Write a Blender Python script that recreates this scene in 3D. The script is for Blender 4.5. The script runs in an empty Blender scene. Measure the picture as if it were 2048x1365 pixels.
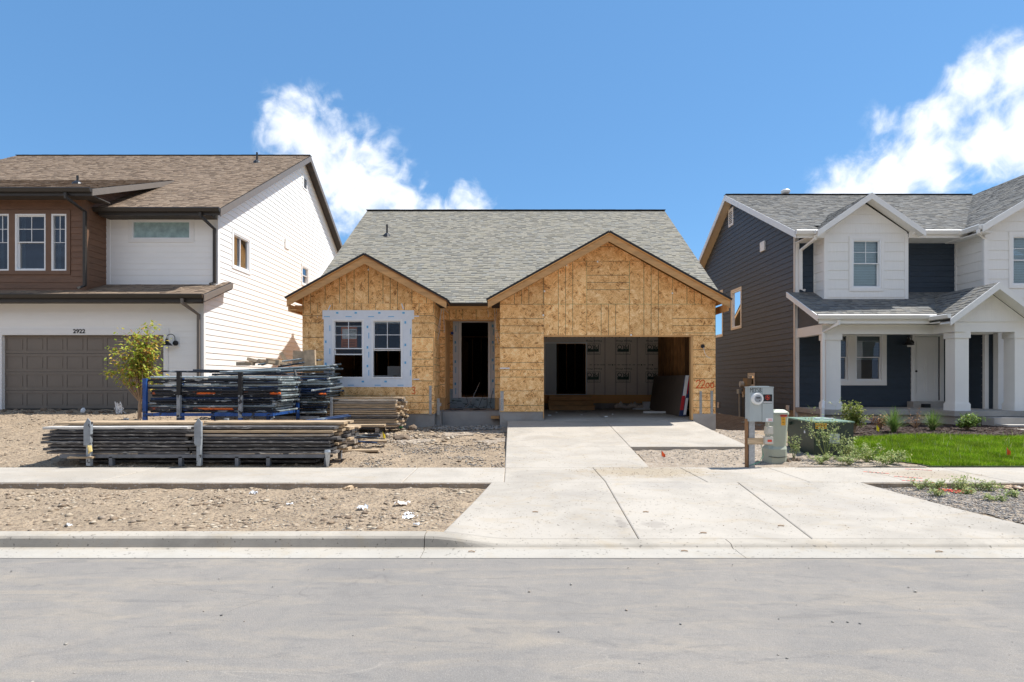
import bpy, bmesh, math, random
import numpy as np
from mathutils import Vector, Matrix, Euler, noise as mnoise
random.seed(7); NR = np.random.default_rng(11)
S = bpy.context.scene
COL = S.collection
F = 1138.0; CZ = 1.53                      # survey constants: focal length in photo pixels, eye height over the pavement
# ------------------------------------------------------------------ camera, sky, sun, exposure
cam = bpy.data.cameras.new('camera'); camo = bpy.data.objects.new('camera', cam); COL.objects.link(camo)
camo.location = (0, 0, CZ); camo.rotation_euler = (math.radians(90), 0, 0)
cam.sensor_width = 36; cam.lens = 36*F/2048; cam.shift_y = 77.5/2048; cam.clip_end = 3000; cam.clip_start = .05
S.camera = camo
SUNV = Vector((.53, .16, 1.0)).normalized()  # towards the sun
EXPOSURE = 0.93
SKY_STRENGTH = 0.15
SUN_STRENGTH = 3.65
S.view_settings.view_transform = 'Standard'; S.view_settings.look = 'None'
S.view_settings.gamma = 1.0; S.view_settings.use_curve_mapping = False; S.view_settings.exposure = EXPOSURE
S.render.engine = 'CYCLES'
try:
    S.cycles.use_denoising = True; S.cycles.max_bounces = 8; S.cycles.transparent_max_bounces = 24
    S.cycles.diffuse_bounces = 5; S.cycles.sample_clamp_indirect = 8
except Exception: pass
sd = bpy.data.lights.new('sun', 'SUN'); sd.energy = SUN_STRENGTH; sd.angle = math.radians(.53); sd.color = (1, .972, .915)
so = bpy.data.objects.new('sun', sd); COL.objects.link(so); so.rotation_euler = (-SUNV).to_track_quat('-Z', 'Y').to_euler(); so.location = (20, 5, 40)
wd = bpy.data.worlds.new('World'); S.world = wd; wd.use_nodes = True
nt = wd.node_tree; nt.nodes.clear()
def wn(t, **k):
    n = nt.nodes.new(t)
    for a, b in k.items(): setattr(n, a, b)
    return n
wl = nt.links.new
out = wn('ShaderNodeOutputWorld'); bg = wn('ShaderNodeBackground'); bg.inputs[1].default_value = SKY_STRENGTH
sky = wn('ShaderNodeTexSky', sky_type='NISHITA', sun_disc=False)
sky.sun_elevation = math.asin(SUNV.z); sky.sun_rotation = math.atan2(SUNV.x, SUNV.y)
sky.air_density = 1.0; sky.dust_density = 0.35; sky.ozone_density = 1.6; sky.altitude = 1300
tc = wn('ShaderNodeTexCoord')
def wmath(op, a, b=None, c=None, clamp=False):
    n = wn('ShaderNodeMath', operation=op, use_clamp=clamp)
    for i, v in enumerate((a, b, c)):
        if v is None: continue
        if isinstance(v, (int, float)): n.inputs[i].default_value = v
        else: wl(v, n.inputs[i])
    return n.outputs[0]
# clouds: soft banks at fixed directions of the sky, broken up by noise
banks = []
for (px, py, r, *st) in [(598,268,62),(640,300,80),(690,352,95),(735,400,88),(800,440,80),(880,450,62),(945,425,48),(930,400,40),
                    (2035,150,50),(1950,165,50),(1885,230,48),(1960,290,58),(1870,335,54),(1790,380,74),(1695,398,60),(2040,300,46),(1770,240,46,.5),(2090,220,60)
                    ]:
    banks.append((Vector(((px-1024)/F, 1, (760-py)/F)).normalized(), r/F, st[0] if st else 1.0))
for i in range(26):      # unseen cloud banks beside and behind the view, added for more fill light
    a = random.uniform(math.radians(75), math.radians(285)); e = math.radians(random.uniform(6, 42))
    banks.append((Vector((math.sin(a)*math.cos(e), math.cos(a)*math.cos(e), math.sin(e))), random.uniform(.10, .30), 1.0))
acc = None
for d, r, st in banks:
    dn = wn('ShaderNodeVectorMath', operation='DISTANCE'); wl(tc.outputs['Generated'], dn.inputs[0]); dn.inputs[1].default_value = d
    v = wmath('MULTIPLY_ADD', dn.outputs['Value'], -1.0/(r*1.35), st)
    acc = v if acc is None else wmath('SMOOTH_MAX', acc, v, .12)
ns = wn('ShaderNodeTexNoise'); ns.inputs['Scale'].default_value = 9; ns.inputs['Detail'].default_value = 9; ns.inputs['Roughness'].default_value = .62; ns.inputs['Distortion'].default_value = .35
wl(tc.outputs['Generated'], ns.inputs['Vector'])
ns2 = wn('ShaderNodeTexNoise'); ns2.inputs['Scale'].default_value = 30; ns2.inputs['Detail'].default_value = 6; ns2.inputs['Distortion'].default_value = .6
wl(tc.outputs['Generated'], ns2.inputs['Vector'])
nv = wmath('MULTIPLY_ADD', ns.outputs['Fac'], 2.5, -1.25)
nv = wmath('ADD', nv, wmath('MULTIPLY_ADD', ns2.outputs['Fac'], 1.3, -.65))
dens = wmath('ADD', wmath('MULTIPLY', acc, 1.25), nv)
mr = wn('ShaderNodeMapRange', interpolation_type='SMOOTHSTEP'); mr.inputs['From Min'].default_value = .02; mr.inputs['From Max'].default_value = 1.0
wl(dens, mr.inputs['Value']); gate = wn('ShaderNodeMapRange', interpolation_type='SMOOTHSTEP'); gate.inputs['From Min'].default_value = -.25; gate.inputs['From Max'].default_value = .3
wl(acc, gate.inputs['Value'])
cf = wmath('MULTIPLY', mr.outputs[0], gate.outputs[0]); cf = wmath('MULTIPLY', cf, .86)
tint = wn('ShaderNodeMix', data_type='RGBA', blend_type='MULTIPLY'); tint.inputs[0].default_value = 1.0
tint.inputs[7].default_value = (.53, .71, .77, 1)
wl(sky.outputs[0], tint.inputs[6])
even = wn('ShaderNodeMix', data_type='RGBA'); even.inputs[0].default_value = .6; wl(tint.outputs[2], even.inputs[6]); even.inputs[7].default_value = (.50, 1.24, 2.50, 1)
mixc = wn('ShaderNodeMix', data_type='RGBA'); wl(cf, mixc.inputs[0]); wl(even.outputs[2], mixc.inputs[6]); cc = wn('ShaderNodeMix', data_type='RGBA'); wl(ns2.outputs['Fac'], cc.inputs[0]); cc.inputs[6].default_value = (3.3, 3.55, 4.0, 1); cc.inputs[7].default_value = (5.2, 5.2, 5.2, 1); wl(cc.outputs[2], mixc.inputs[7])
wl(mixc.outputs[2], bg.inputs[0]); wl(bg.outputs[0], out.inputs[0])

# ------------------------------------------------------------------ materials
def M(name, col, rough=.7, var=.12, scale=3.0, detail=5, col2=None, bump=0, bscale=40, metal=0, stretch=(1, 1, 1), rnd=0, spec=.5, isl=0, speck=None, bstretch=None):
    m = bpy.data.materials.new(name); m.use_nodes = True
    n = m.node_tree; b = n.nodes['Principled BSDF']
    b.inputs['Roughness'].default_value = rough; b.inputs['Metallic'].default_value = metal
    b.inputs['Specular IOR Level'].default_value = spec
    ge = n.nodes.new('ShaderNodeNewGeometry')
    mp = n.nodes.new('ShaderNodeMapping'); mp.inputs['Scale'].default_value = stretch
    n.links.new(ge.outputs['Position'], mp.inputs['Vector'])
    no = n.nodes.new('ShaderNodeTexNoise'); no.inputs['Scale'].default_value = scale; no.inputs['Detail'].default_value = detail; no.inputs['Roughness'].default_value = .6
    n.links.new(mp.outputs[0], no.inputs['Vector'])
    mx = n.nodes.new('ShaderNodeMix'); mx.data_type = 'RGBA'
    c1 = tuple(max(0, c*(1-var)) for c in col); c2 = col2 or tuple(min(1, c*(1+var)) for c in col)
    mx.inputs[6].default_value = (*c1, 1); mx.inputs[7].default_value = (*c2, 1)
    rg = n.nodes.new('ShaderNodeMapRange'); rg.inputs['From Min'].default_value = .3; rg.inputs['From Max'].default_value = .7
    n.links.new(no.outputs['Fac'], rg.inputs['Value']); n.links.new(rg.outputs[0], mx.inputs[0])
    cur = mx.outputs[2]
    if speck:          # (colour, threshold, scale): flecks
        s2 = n.nodes.new('ShaderNodeTexNoise'); s2.inputs['Scale'].default_value = speck[2]; s2.inputs['Detail'].default_value = 3
        n.links.new(mp.outputs[0], s2.inputs['Vector'])
        r2 = n.nodes.new('ShaderNodeMapRange'); r2.inputs['From Min'].default_value = speck[1]; r2.inputs['From Max'].default_value = speck[1]+.03
        n.links.new(s2.outputs['Fac'], r2.inputs['Value'])
        m2 = n.nodes.new('ShaderNodeMix'); m2.data_type = 'RGBA'; n.links.new(r2.outputs[0], m2.inputs[0]); n.links.new(cur, m2.inputs[6]); m2.inputs[7].default_value = (*speck[0], 1)
        cur = m2.outputs[2]
    if rnd or isl:
        hs = n.nodes.new('ShaderNodeHueSaturation')
        src = n.nodes.new('ShaderNodeObjectInfo').outputs['Random'] if rnd else ge.outputs['Random Per Island']
        a = rnd or isl
        r3 = n.nodes.new('ShaderNodeMapRange'); r3.inputs['To Min'].default_value = 1-a; r3.inputs['To Max'].default_value = 1+a
        n.links.new(src, r3.inputs['Value']); n.links.new(r3.outputs[0], hs.inputs['Value']); n.links.new(cur, hs.inputs['Color']); cur = hs.outputs[0]
    n.links.new(cur, b.inputs['Base Color'])
    if bump:
        bn = n.nodes.new('ShaderNodeTexNoise'); bn.inputs['Scale'].default_value = bscale; bn.inputs['Detail'].default_value = 5
        if bstretch:
            mp2 = n.nodes.new('ShaderNodeMapping'); mp2.inputs['Scale'].default_value = bstretch; n.links.new(ge.outputs['Position'], mp2.inputs['Vector']); n.links.new(mp2.outputs[0], bn.inputs['Vector'])
        else: n.links.new(mp.outputs[0], bn.inputs['Vector'])
        bu = n.nodes.new('ShaderNodeBump'); bu.inputs['Strength'].default_value = 1; bu.inputs['Distance'].default_value = bump
        n.links.new(bn.outputs['Fac'], bu.inputs['Height']); n.links.new(bu.outputs[0], b.inputs['Normal'])
    return m
def ramp_island(name, cols, rough=.9, bump=.002, nvar=.18, nscale=90, src='isl', trans=0):
    m = bpy.data.materials.new(name); m.use_nodes = True; n = m.node_tree; b = n.nodes['Principled BSDF']; b.inputs['Roughness'].default_value = rough
    b.inputs['Specular IOR Level'].default_value = .25
    ge = n.nodes.new('ShaderNodeNewGeometry'); cr = n.nodes.new('ShaderNodeValToRGB'); cr.color_ramp.interpolation = 'CONSTANT'
    el = cr.color_ramp.elements
    while len(el) < len(cols): el.new(.5)
    for i, c in enumerate(cols): el[i].position = i/len(cols); el[i].color = (*c, 1)
    s = ge.outputs['Random Per Island'] if src == 'isl' else n.nodes.new('ShaderNodeObjectInfo').outputs['Random']
    n.links.new(s, cr.inputs[0])
    no = n.nodes.new('ShaderNodeTexNoise'); no.inputs['Scale'].default_value = nscale; n.links.new(ge.outputs['Position'], no.inputs['Vector'])
    r = n.nodes.new('ShaderNodeMapRange'); r.inputs['To Min'].default_value = 1-nvar*2; r.inputs['To Max'].default_value = 1+nvar*2; n.links.new(no.outputs['Fac'], r.inputs['Value'])
    hs = n.nodes.new('ShaderNodeHueSaturation'); n.links.new(cr.outputs[0], hs.inputs['Color']); n.links.new(r.outputs[0], hs.inputs['Value']); n.links.new(hs.outputs[0], b.inputs['Base Color'])
    if bump:
        bu = n.nodes.new('ShaderNodeBump'); bu.inputs['Distance'].default_value = bump; n.links.new(no.outputs['Fac'], bu.inputs['Height']); n.links.new(bu.outputs[0], b.inputs['Normal'])
    if trans:
        t = n.nodes.new('ShaderNodeBsdfTranslucent'); n.links.new(hs.outputs[0], t.inputs[0]); ms = n.nodes.new('ShaderNodeMixShader'); ms.inputs[0].default_value = trans
        n.links.new(b.outputs[0], ms.inputs[1]); n.links.new(t.outputs[0], ms.inputs[2]); n.links.new(ms.outputs[0], n.nodes['Material Output'].inputs[0])
    return m
def glass_mat(name, tint=(.9, .95, .95), refl=.08, rough=.0):
    m = bpy.data.materials.new(name); m.use_nodes = True; n = m.node_tree; n.nodes.remove(n.nodes['Principled BSDF'])
    t = n.nodes.new('ShaderNodeBsdfTransparent'); t.inputs[0].default_value = (*tint, 1)
    g = n.nodes.new('ShaderNodeBsdfGlossy'); g.inputs['Roughness'].default_value = rough; g.inputs[0].default_value = (.95, .97, 1, 1)
    fr = n.nodes.new('ShaderNodeFresnel'); fr.inputs[0].default_value = 1.5
    ad = n.nodes.new('ShaderNodeMath'); ad.inputs[1].default_value = refl; n.links.new(fr.outputs[0], ad.inputs[0])
    ms = n.nodes.new('ShaderNodeMixShader'); n.links.new(ad.outputs[0], ms.inputs[0]); n.links.new(t.outputs[0], ms.inputs[1]); n.links.new(g.outputs[0], ms.inputs[2])
    n.links.new(ms.outputs[0], n.nodes['Material Output'].inputs[0]); return m
def osb_mat(name='osb', lines=True):
    """strand board: cells of random direction, streaked along that direction; printed stud lines from the panel's own UVs (metres)"""
    m = bpy.data.materials.new(name); m.use_nodes = True; n = m.node_tree; b = n.nodes['Principled BSDF']; b.inputs['Roughness'].default_value = .75
    L = n.links.new; uv = n.nodes.new('ShaderNodeUVMap'); oi = n.nodes.new('ShaderNodeObjectInfo')
    def mth(op, a, bb=None, c=None):
        k = n.nodes.new('ShaderNodeMath'); k.operation = op
        for i, v in enumerate((a, bb, c)):
            if v is None: continue
            if isinstance(v, (int, float)): k.inputs[i].default_value = v
            else: L(v, k.inputs[i])
        return k.outputs[0]
    off = n.nodes.new('ShaderNodeVectorMath'); off.operation = 'ADD'; L(uv.outputs[0], off.inputs[0])
    cmb = n.nodes.new('ShaderNodeCombineXYZ'); L(mth('MULTIPLY', oi.outputs['Random'], 37.0), cmb.inputs[0]); L(mth('MULTIPLY', oi.outputs['Random'], 91.0), cmb.inputs[1]); L(cmb.outputs[0], off.inputs[1])
    layers = []
    for sc, st in ((8, 0.0), (12, 3.3)):
        vo = n.nodes.new('ShaderNodeTexVoronoi'); vo.voronoi_dimensions = '2D'; vo.inputs['Scale'].default_value = sc
        ad = n.nodes.new('ShaderNodeVectorMath'); ad.operation = 'ADD'; ad.inputs[1].default_value = (st, st*1.7, 0); L(off.outputs[0], ad.inputs[0])
        dn = n.nodes.new('ShaderNodeTexNoise'); dn.inputs['Scale'].default_value = 22; L(ad.outputs[0], dn.inputs['Vector'])
        wb = n.nodes.new('ShaderNodeMix'); wb.data_type = 'VECTOR'; wb.inputs[0].default_value = .06; L(ad.outputs[0], wb.inputs[4]); L(dn.outputs['Color'], wb.inputs[5]); L(wb.outputs[1], vo.inputs['Vector'])
        sp = n.nodes.new('ShaderNodeSeparateColor'); L(vo.outputs['Color'], sp.inputs[0])
        ang = mth('MULTIPLY', sp.outputs[0], 3.1416)
        vr = n.nodes.new('ShaderNodeVectorRotate'); vr.rotation_type = 'Z_AXIS'; L(ad.outputs[0], vr.inputs['Vector']); L(ang, vr.inputs['Angle'])
        mp = n.nodes.new('ShaderNodeMapping'); mp.inputs['Scale'].default_value = (5.5, 52, 1); L(vr.outputs[0], mp.inputs['Vector'])
        s2 = n.nodes.new('ShaderNodeTexNoise'); s2.noise_dimensions = '2D'; s2.inputs['Scale'].default_value = 1; s2.inputs['Detail'].default_value = 2; L(mp.outputs[0], s2.inputs['Vector'])
        layers.append(mth('MULTIPLY_ADD', s2.outputs['Fac'], .95, mth('MULTIPLY_ADD', sp.outputs[1], .26, .08)))
    v = mth('MULTIPLY', mth('ADD', layers[0], layers[1]), .5)
    cr = n.nodes.new('ShaderNodeValToRGB'); el = cr.color_ramp.elements
    el[0].position = .50; el[0].color = (.20, .08, .022, 1); el[1].position = .90; el[1].color = (1.0, .70, .38, 1)
    for p, c in ((.56, (.58, .29, .10)), (.65, (.76, .42, .155)), (.76, (.86, .54, .24))): e = el.new(p); e.color = (*c, 1)
    L(v, cr.inputs[0]); cur = cr.outputs[0]
    big = n.nodes.new('ShaderNodeTexNoise'); big.inputs['Scale'].default_value = 1.1; L(off.outputs[0], big.inputs['Vector'])
    hs = n.nodes.new('ShaderNodeHueSaturation'); L(cur, hs.inputs['Color']); r = n.nodes.new('ShaderNodeMapRange'); r.inputs['To Min'].default_value = .8; r.inputs['To Max'].default_value = 1.2; L(big.outputs['Fac'], r.inputs['Value'])
    L(mth('MULTIPLY', r.outputs[0], mth('MULTIPLY_ADD', oi.outputs['Random'], .24, .95)), hs.inputs['Value']); cur = hs.outputs[0]
    if lines:          # printed guide lines across the panel's width at 16, 24, 32 inches
        sx = n.nodes.new('ShaderNodeSeparateXYZ'); L(uv.outputs[0], sx.inputs[0]); tot = None
        for p in (.0, .406, .610, .813, 1.218):
            k = mth('LESS_THAN', mth('ABSOLUTE', mth('SUBTRACT', sx.outputs[0], p)),   .0075)
            tot = k if tot is None else mth('ADD', tot, k)
        mx = n.nodes.new('ShaderNodeMix'); mx.data_type = 'RGBA'; L(mth('MULTIPLY', tot, .80), mx.inputs[0]); L(cur, mx.inputs[6]); mx.inputs[7].default_value = (.05, .06, .035, 1); cur = mx.outputs[2]
    L(cur, b.inputs['Base Color'])
    bu = n.nodes.new('ShaderNodeBump'); bu.inputs['Distance'].default_value = .0025; L(v, bu.inputs['Height']); L(bu.outputs[0], b.inputs['Normal'])
    return m
def concrete_mat(name, col, stain=.2, warm=None, speck=.66, rnd=.03, sweep=True, spots=()):
    m = bpy.data.materials.new(name); m.use_nodes = True; n = m.node_tree; b = n.nodes['Principled BSDF']; b.inputs['Roughness'].default_value = .88; b.inputs['Specular IOR Level'].default_value = .3
    L = n.links.new; ge = n.nodes.new('ShaderNodeNewGeometry'); P = ge.outputs['Position']
    def noi(sc, det=5, st=(1, 1, 1), dis=0, rot=0):
        mp = n.nodes.new('ShaderNodeMapping'); mp.inputs['Scale'].default_value = st; mp.inputs['Rotation'].default_value = (0, 0, rot); L(P, mp.inputs['Vector'])
        t = n.nodes.new('ShaderNodeTexNoise'); t.inputs['Scale'].default_value = sc; t.inputs['Detail'].default_value = det; t.inputs['Roughness'].default_value = .62; t.inputs['Distortion'].default_value = dis; L(mp.outputs[0], t.inputs['Vector']); return t.outputs['Fac']
    def rg(v, a, c, lo=0, hi=1):
        r = n.nodes.new('ShaderNodeMapRange'); r.inputs['From Min'].default_value = a; r.inputs['From Max'].default_value = c; r.inputs['To Min'].default_value = lo; r.inputs['To Max'].default_value = hi; L(v, r.inputs['Value']); return r.outputs[0]
    def mix(f, a, c):
        k = n.nodes.new('ShaderNodeMix'); k.data_type = 'RGBA'; L(f, k.inputs[0])
        if isinstance(a, tuple): k.inputs[6].default_value = (*a, 1)
        else: L(a, k.inputs[6])
        k.inputs[7].default_value = (*c, 1); return k.outputs[2]
    dark = tuple(c*(1-stain) for c in col); warm = warm or (col[0]*.88, col[1]*.78, col[2]*.62)
    cur = mix(rg(noi(.9, 6, dis=.8), .42, .72), col, dark)
    cur = mix(rg(noi(1.7, 6, (1, 1.6, 1), 1.2, .5), .52, .74, 0, .55), cur, warm)
    cur = mix(rg(noi(4.5, 8, (1, 1, 1), 2.0, .2), .60, .72, 0, .5), cur, tuple(c*.70 for c in col))
    if sweep: cur = mix(rg(noi(2.2, 5, (.6, 5, 1), 1.5, -.35), .58, .75, 0, .45), cur, tuple(c*.82 for c in col))
    for (sx, sy, kx, ky, amt, sc_) in spots:      # spills and tracked soil that lie where they lie
        dv = n.nodes.new('ShaderNodeVectorMath'); dv.operation = 'SUBTRACT'; L(P, dv.inputs[0]); dv.inputs[1].default_value = (sx, sy, 0)
        sv = n.nodes.new('ShaderNodeVectorMath'); sv.operation = 'MULTIPLY'; L(dv.outputs[0], sv.inputs[0]); sv.inputs[1].default_value = (1/kx, 1/ky, .2)
        ln_ = n.nodes.new('ShaderNodeVectorMath'); ln_.operation = 'LENGTH'; L(sv.outputs[0], ln_.inputs[0])
        ad = n.nodes.new('ShaderNodeMath'); ad.operation = 'ADD'; L(ln_.outputs['Value'], ad.inputs[0]); L(rg(noi(9 if kx < .3 else 5, 6), .2, .8, -.55, .55), ad.inputs[1])
        cur = mix(rg(ad.outputs[0], .55, 1.05, amt, 0), cur, sc_)
    cur = mix(rg(noi(70, 3), .55, .75, 0, .35), cur, tuple(c*.72 for c in col))
    if speck: cur = mix(rg(noi(26, 2), speck, speck+.02, 0, .8), cur, tuple(c*.35 for c in col))
    if rnd:
        oi = n.nodes.new('ShaderNodeObjectInfo'); hs = n.nodes.new('ShaderNodeHueSaturation'); L(rg(oi.outputs['Random'], 0, 1, 1-rnd, 1+rnd), hs.inputs['Value']); L(cur, hs.inputs['Color']); cur = hs.outputs[0]
    L(cur, b.inputs['Base Color'])
    bu = n.nodes.new('ShaderNodeBump'); bu.inputs['Distance'].default_value = .0022; L(noi(85, 4), bu.inputs['Height']); L(bu.outputs[0], b.inputs['Normal']); return m

def asphalt_mat():
    m = bpy.data.materials.new('worn_asphalt'); m.use_nodes = True; n = m.node_tree; b = n.nodes['Principled BSDF']; b.inputs['Roughness'].default_value = .9; b.inputs['Specular IOR Level'].default_value = .25
    L = n.links.new; ge = n.nodes.new('ShaderNodeNewGeometry'); P = ge.outputs['Position']
    def noi(sc, det=4, st=(1, 1, 1), dis=0, rot=0, rough=.6):
        mp = n.nodes.new('ShaderNodeMapping'); mp.inputs['Scale'].default_value = st; mp.inputs['Rotation'].default_value = (0, 0, rot); L(P, mp.inputs['Vector'])
        t = n.nodes.new('ShaderNodeTexNoise'); t.inputs['Scale'].default_value = sc; t.inputs['Detail'].default_value = det; t.inputs['Roughness'].default_value = rough; t.inputs['Distortion'].default_value = dis; L(mp.outputs[0], t.inputs['Vector']); return t.outputs['Fac']
    def rg(v, a, c, lo=0, hi=1):
        r = n.nodes.new('ShaderNodeMapRange'); r.inputs['From Min'].default_value = a; r.inputs['From Max'].default_value = c; r.inputs['To Min'].default_value = lo; r.inputs['To Max'].default_value = hi; L(v, r.inputs['Value']); return r.outputs[0]
    def mul(a, c):
        k = n.nodes.new('ShaderNodeMath'); k.operation = 'MULTIPLY'
        for i, v in enumerate((a, c)):
            if isinstance(v, float): k.inputs[i].default_value = v
            else: L(v, k.inputs[i])
        return k.outputs[0]
    def mix(f, a, c):
        k = n.nodes.new('ShaderNodeMix'); k.data_type = 'RGBA'; L(f, k.inputs[0])
        if isinstance(a, tuple): k.inputs[6].default_value = (*a, 1)
        else: L(a, k.inputs[6])
        k.inputs[7].default_value = (*c, 1); return k.outputs[2]
    cur = mix(rg(noi(.35, 8, dis=1.2), .35, .68), (.272, .244, .214), (.198, .184, .170))
    cur = mix(rg(noi(1.3, 8, (.5, 2.2, 1), 1.6, -.12), .48, .70, 0, .7), cur, (.33, .280, .220))      # tracked dust
    cur = mix(rg(noi(2.1, 9, (.5, 2.2, 1), 2.8, .2), .54, .70, 0, .6), cur, (.160, .150, .142))        # dark scuffs
    ln = noi(.9, 3, (.35, 1.6, 1), .9, -.08); k = n.nodes.new('ShaderNodeMath'); k.operation = 'SUBTRACT'; L(ln, k.inputs[0]); k.inputs[1].default_value = .5; a = n.nodes.new('ShaderNodeMath'); a.operation = 'ABSOLUTE'; L(k.outputs[0], a.inputs[0])
    cur = mix(mul(rg(a.outputs[0], .0, .0035, 1, 0), rg(noi(.8, 2), .5, .6, 0, .55)), cur, (.36, .32, .27))   # pale drag lines
    cur = mix(rg(noi(9, 6, rough=.7), .4, .7, 0, .35), cur, (.17, .165, .16))
    cur = mix(rg(noi(120, 2), .5, .72, 0, .42), cur, (.13, .12, .11))                                  # aggregate
    cur = mix(rg(noi(165, 2, (1.3, .9, 1)), .56, .7, 0, .4), cur, (.44, .41, .37))
    vo = n.nodes.new('ShaderNodeTexVoronoi'); vo.feature = 'DISTANCE_TO_EDGE'; vo.inputs['Scale'].default_value = .42; wv = n.nodes.new('ShaderNodeTexNoise'); wv.inputs['Scale'].default_value = 2.2; wv.inputs['Detail'].default_value = 7; L(P, wv.inputs['Vector'])
    wm = n.nodes.new('ShaderNodeMix'); wm.data_type = 'VECTOR'; wm.inputs[0].default_value = .22; L(P, wm.inputs[4]); L(wv.outputs['Color'], wm.inputs[5]); L(wm.outputs[1], vo.inputs['Vector'])
    cur = mix(mul(rg(vo.outputs['Distance'], .0, .0028, 1, 0), rg(noi(.55, 2), .50, .60, 0, .38)), cur, (.11, .10, .095))
    L(cur, b.inputs['Base Color']); bu = n.nodes.new('ShaderNodeBump'); bu.inputs['Distance'].default_value = .004; L(noi(110, 4), bu.inputs['Height']); L(bu.outputs[0], b.inputs['Normal']); return m
MT = {}
MT['osb'] = osb_mat(); MT['osb_plain'] = osb_mat('osb_plain', False)
MT['concrete'] = concrete_mat('concrete_light', (.430, .386, .330), .24, spots=((1.24, 6.45, .06, .26, .6, (.25, .22, .19)), (1.60, 6.42, .16, .16, .55, (.27, .24, .21)), (2.25, 9.45, 1.3, .6, .6, (.34, .265, .17)), (.9, 7.8, .5, .25, .3, (.29, .265, .24)), (6.7, 9.2, .9, .55, .6, (.34, .27, .19)), (2.3, 8.3, .7, .3, .4, (.30, .275, .25)), (-6.0, 9.2, 3.0, .5, .45, (.36, .31, .25)), (4.4, 7.2, .9, .35, .3, (.32, .29, .26))))
MT['curb'] = concrete_mat('curb_concrete', (.42, .375, .315), .34)
MT['gutterpan'] = concrete_mat('gutter_concrete', (.42, .385, .335), .16)
MT['foundation'] = concrete_mat('foundation_concrete', (.38, .355, .33), .35, (.30, .21, .13), speck=0)
MT['porch_conc'] = concrete_mat('porch_concrete', (.40, .375, .345), .25, speck=0)
MT['tanfound'] = M('tan_foundation', (.33, .25, .16), .9, .12, 2, bump=.002, bscale=60)
MT['lumber'] = M('fresh_lumber', (.56, .31, .125), .7, .22, 2.5, stretch=(1, 6, 6), bump=.001, bscale=30, rnd=.12)
MT['lumber_z'] = M('fresh_lumber_upright', (.52, .30, .125), .7, .22, 2.5, stretch=(8, 8, 1), bump=.001, bscale=30, rnd=.15)
MT['underlay'] = M('black_underlay', (.02, .02, .022), .8, .2, 20)
MT['tape'] = M('white_flashing_tape', (.70, .74, .80), .55, .04, 8, bump=.002, bscale=14)
MT['vinyl'] = M('white_vinyl', (.80, .81, .82), .35, .02, 5)
MT['print_blue'] = M('blue_print', (.13, .42, .68), .6, .1, 30)
MT['bluewrap'] = M('pale_blue_membrane', (.30, .40, .46), .6, .18, 5, bump=.003, bscale=12)
MT['black'] = M('black_metal', (.012, .012, .014), .4, .2, 10)
MT['galv'] = M('galvanised_strap', (.42, .44, .46), .42, .2, 25, metal=.7)
MT['white_siding'] = M('white_painted_siding', (.86, .85, .825), .55, .02, 2, bump=.0006, bscale=60, stretch=(1, 1, 3), rnd=.012)
MT['white_trim'] = M('white_trim', (.80, .79, .77), .5, .02, 3, bump=.0004, bscale=50)
MT['white_shake'] = M('white_shake_siding', (.79, .78, .755), .6, .03, 3, bump=.0012, bscale=26, stretch=(9, 9, .7), rnd=.02)
MT['brown_siding'] = M('brown_siding', (.150, .076, .042), .6, .16, 3, bump=.0008, bscale=50, stretch=(1, 1, 3), rnd=.05)
MT['brown_trim'] = M('brown_trim', (.150, .080, .047), .6, .12, 4)
MT['blue_siding'] = M('slate_blue_siding', (.022, .038, .060), .6, .1, 3, bump=.0008, bscale=50, stretch=(1, 1, 3), rnd=.05)
MT['grey_siding'] = M('dark_grey_siding', (.062, .076, .098), .6, .1, 3, bump=.0008, bscale=50, stretch=(1, 1, 3), rnd=.04)
MT['beige_trim'] = M('beige_trim', (.68, .62, .55), .6, .04, 3)
MT['soffit_beige'] = M('beige_soffit', (.58, .51, .42), .7, .05, 4)
MT['bronze'] = M('dark_bronze_gutter', (.030, .025, .021), .45, .08, 6)
MT['darkgutter'] = M('grey_brown_fascia', (.17, .145, .125), .5, .06, 6)
MT['soffit_dark'] = M('dark_soffit', (.055, .046, .04), .7, .1, 4)
MT['garagedoor'] = M('grey_brown_garage_door', (.18, .15, .124), .55, .05, 3, bump=.0004, bscale=90)
MT['sh_brown_edge'] = ramp_island('brown_shingle_edge', [(.13,.095,.07),(.105,.078,.06),(.155,.115,.085)])  # darker strips paint the shadow in the gaps of each shingle course
MT['sh_light_edge'] = ramp_island('pale_shingle_edge', [(.14,.135,.12),(.165,.16,.15),(.12,.115,.10)])
MT['sh_grey_edge'] = ramp_island('grey_shingle_edge', [(.085,.085,.083),(.105,.102,.098),(.07,.072,.075)])
MT['sh_brown'] = ramp_island('brown_shingle', [(.26,.19,.135),(.275,.205,.145),(.245,.178,.125),(.285,.212,.152),(.255,.185,.13),(.27,.198,.14)])
MT['sh_light'] = ramp_island('pale_grey_shingle', [(.262,.242,.198),(.275,.254,.21),(.285,.262,.215),(.25,.234,.194),(.27,.247,.194),(.245,.236,.207)])
MT['sh_grey'] = ramp_island('grey_shingle', [(.20,.19,.172),(.185,.18,.168),(.215,.20,.175),(.172,.172,.168),(.205,.197,.18),(.165,.16,.15)])
MT['roofdark'] = M('roof_deck_felt', (.03, .03, .033), .9, .1, 8)
MT['glass'] = glass_mat('window_glass', (.86, .92, .93), .08)
MT['glass_sky'] = glass_mat('window_glass_coated', (.32, .40, .43), .22)
MT['frost'] = M('obscured_glass', (.30, .42, .42), .12, .25, 5, spec=.8)
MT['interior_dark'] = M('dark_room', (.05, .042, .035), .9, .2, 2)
MT['drywall'] = M('room_wall', (.45, .42, .38), .9, .05, 2)
MT['blind'] = M('pale_blind', (.72, .84, .90), .6, .05, 3)
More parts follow.
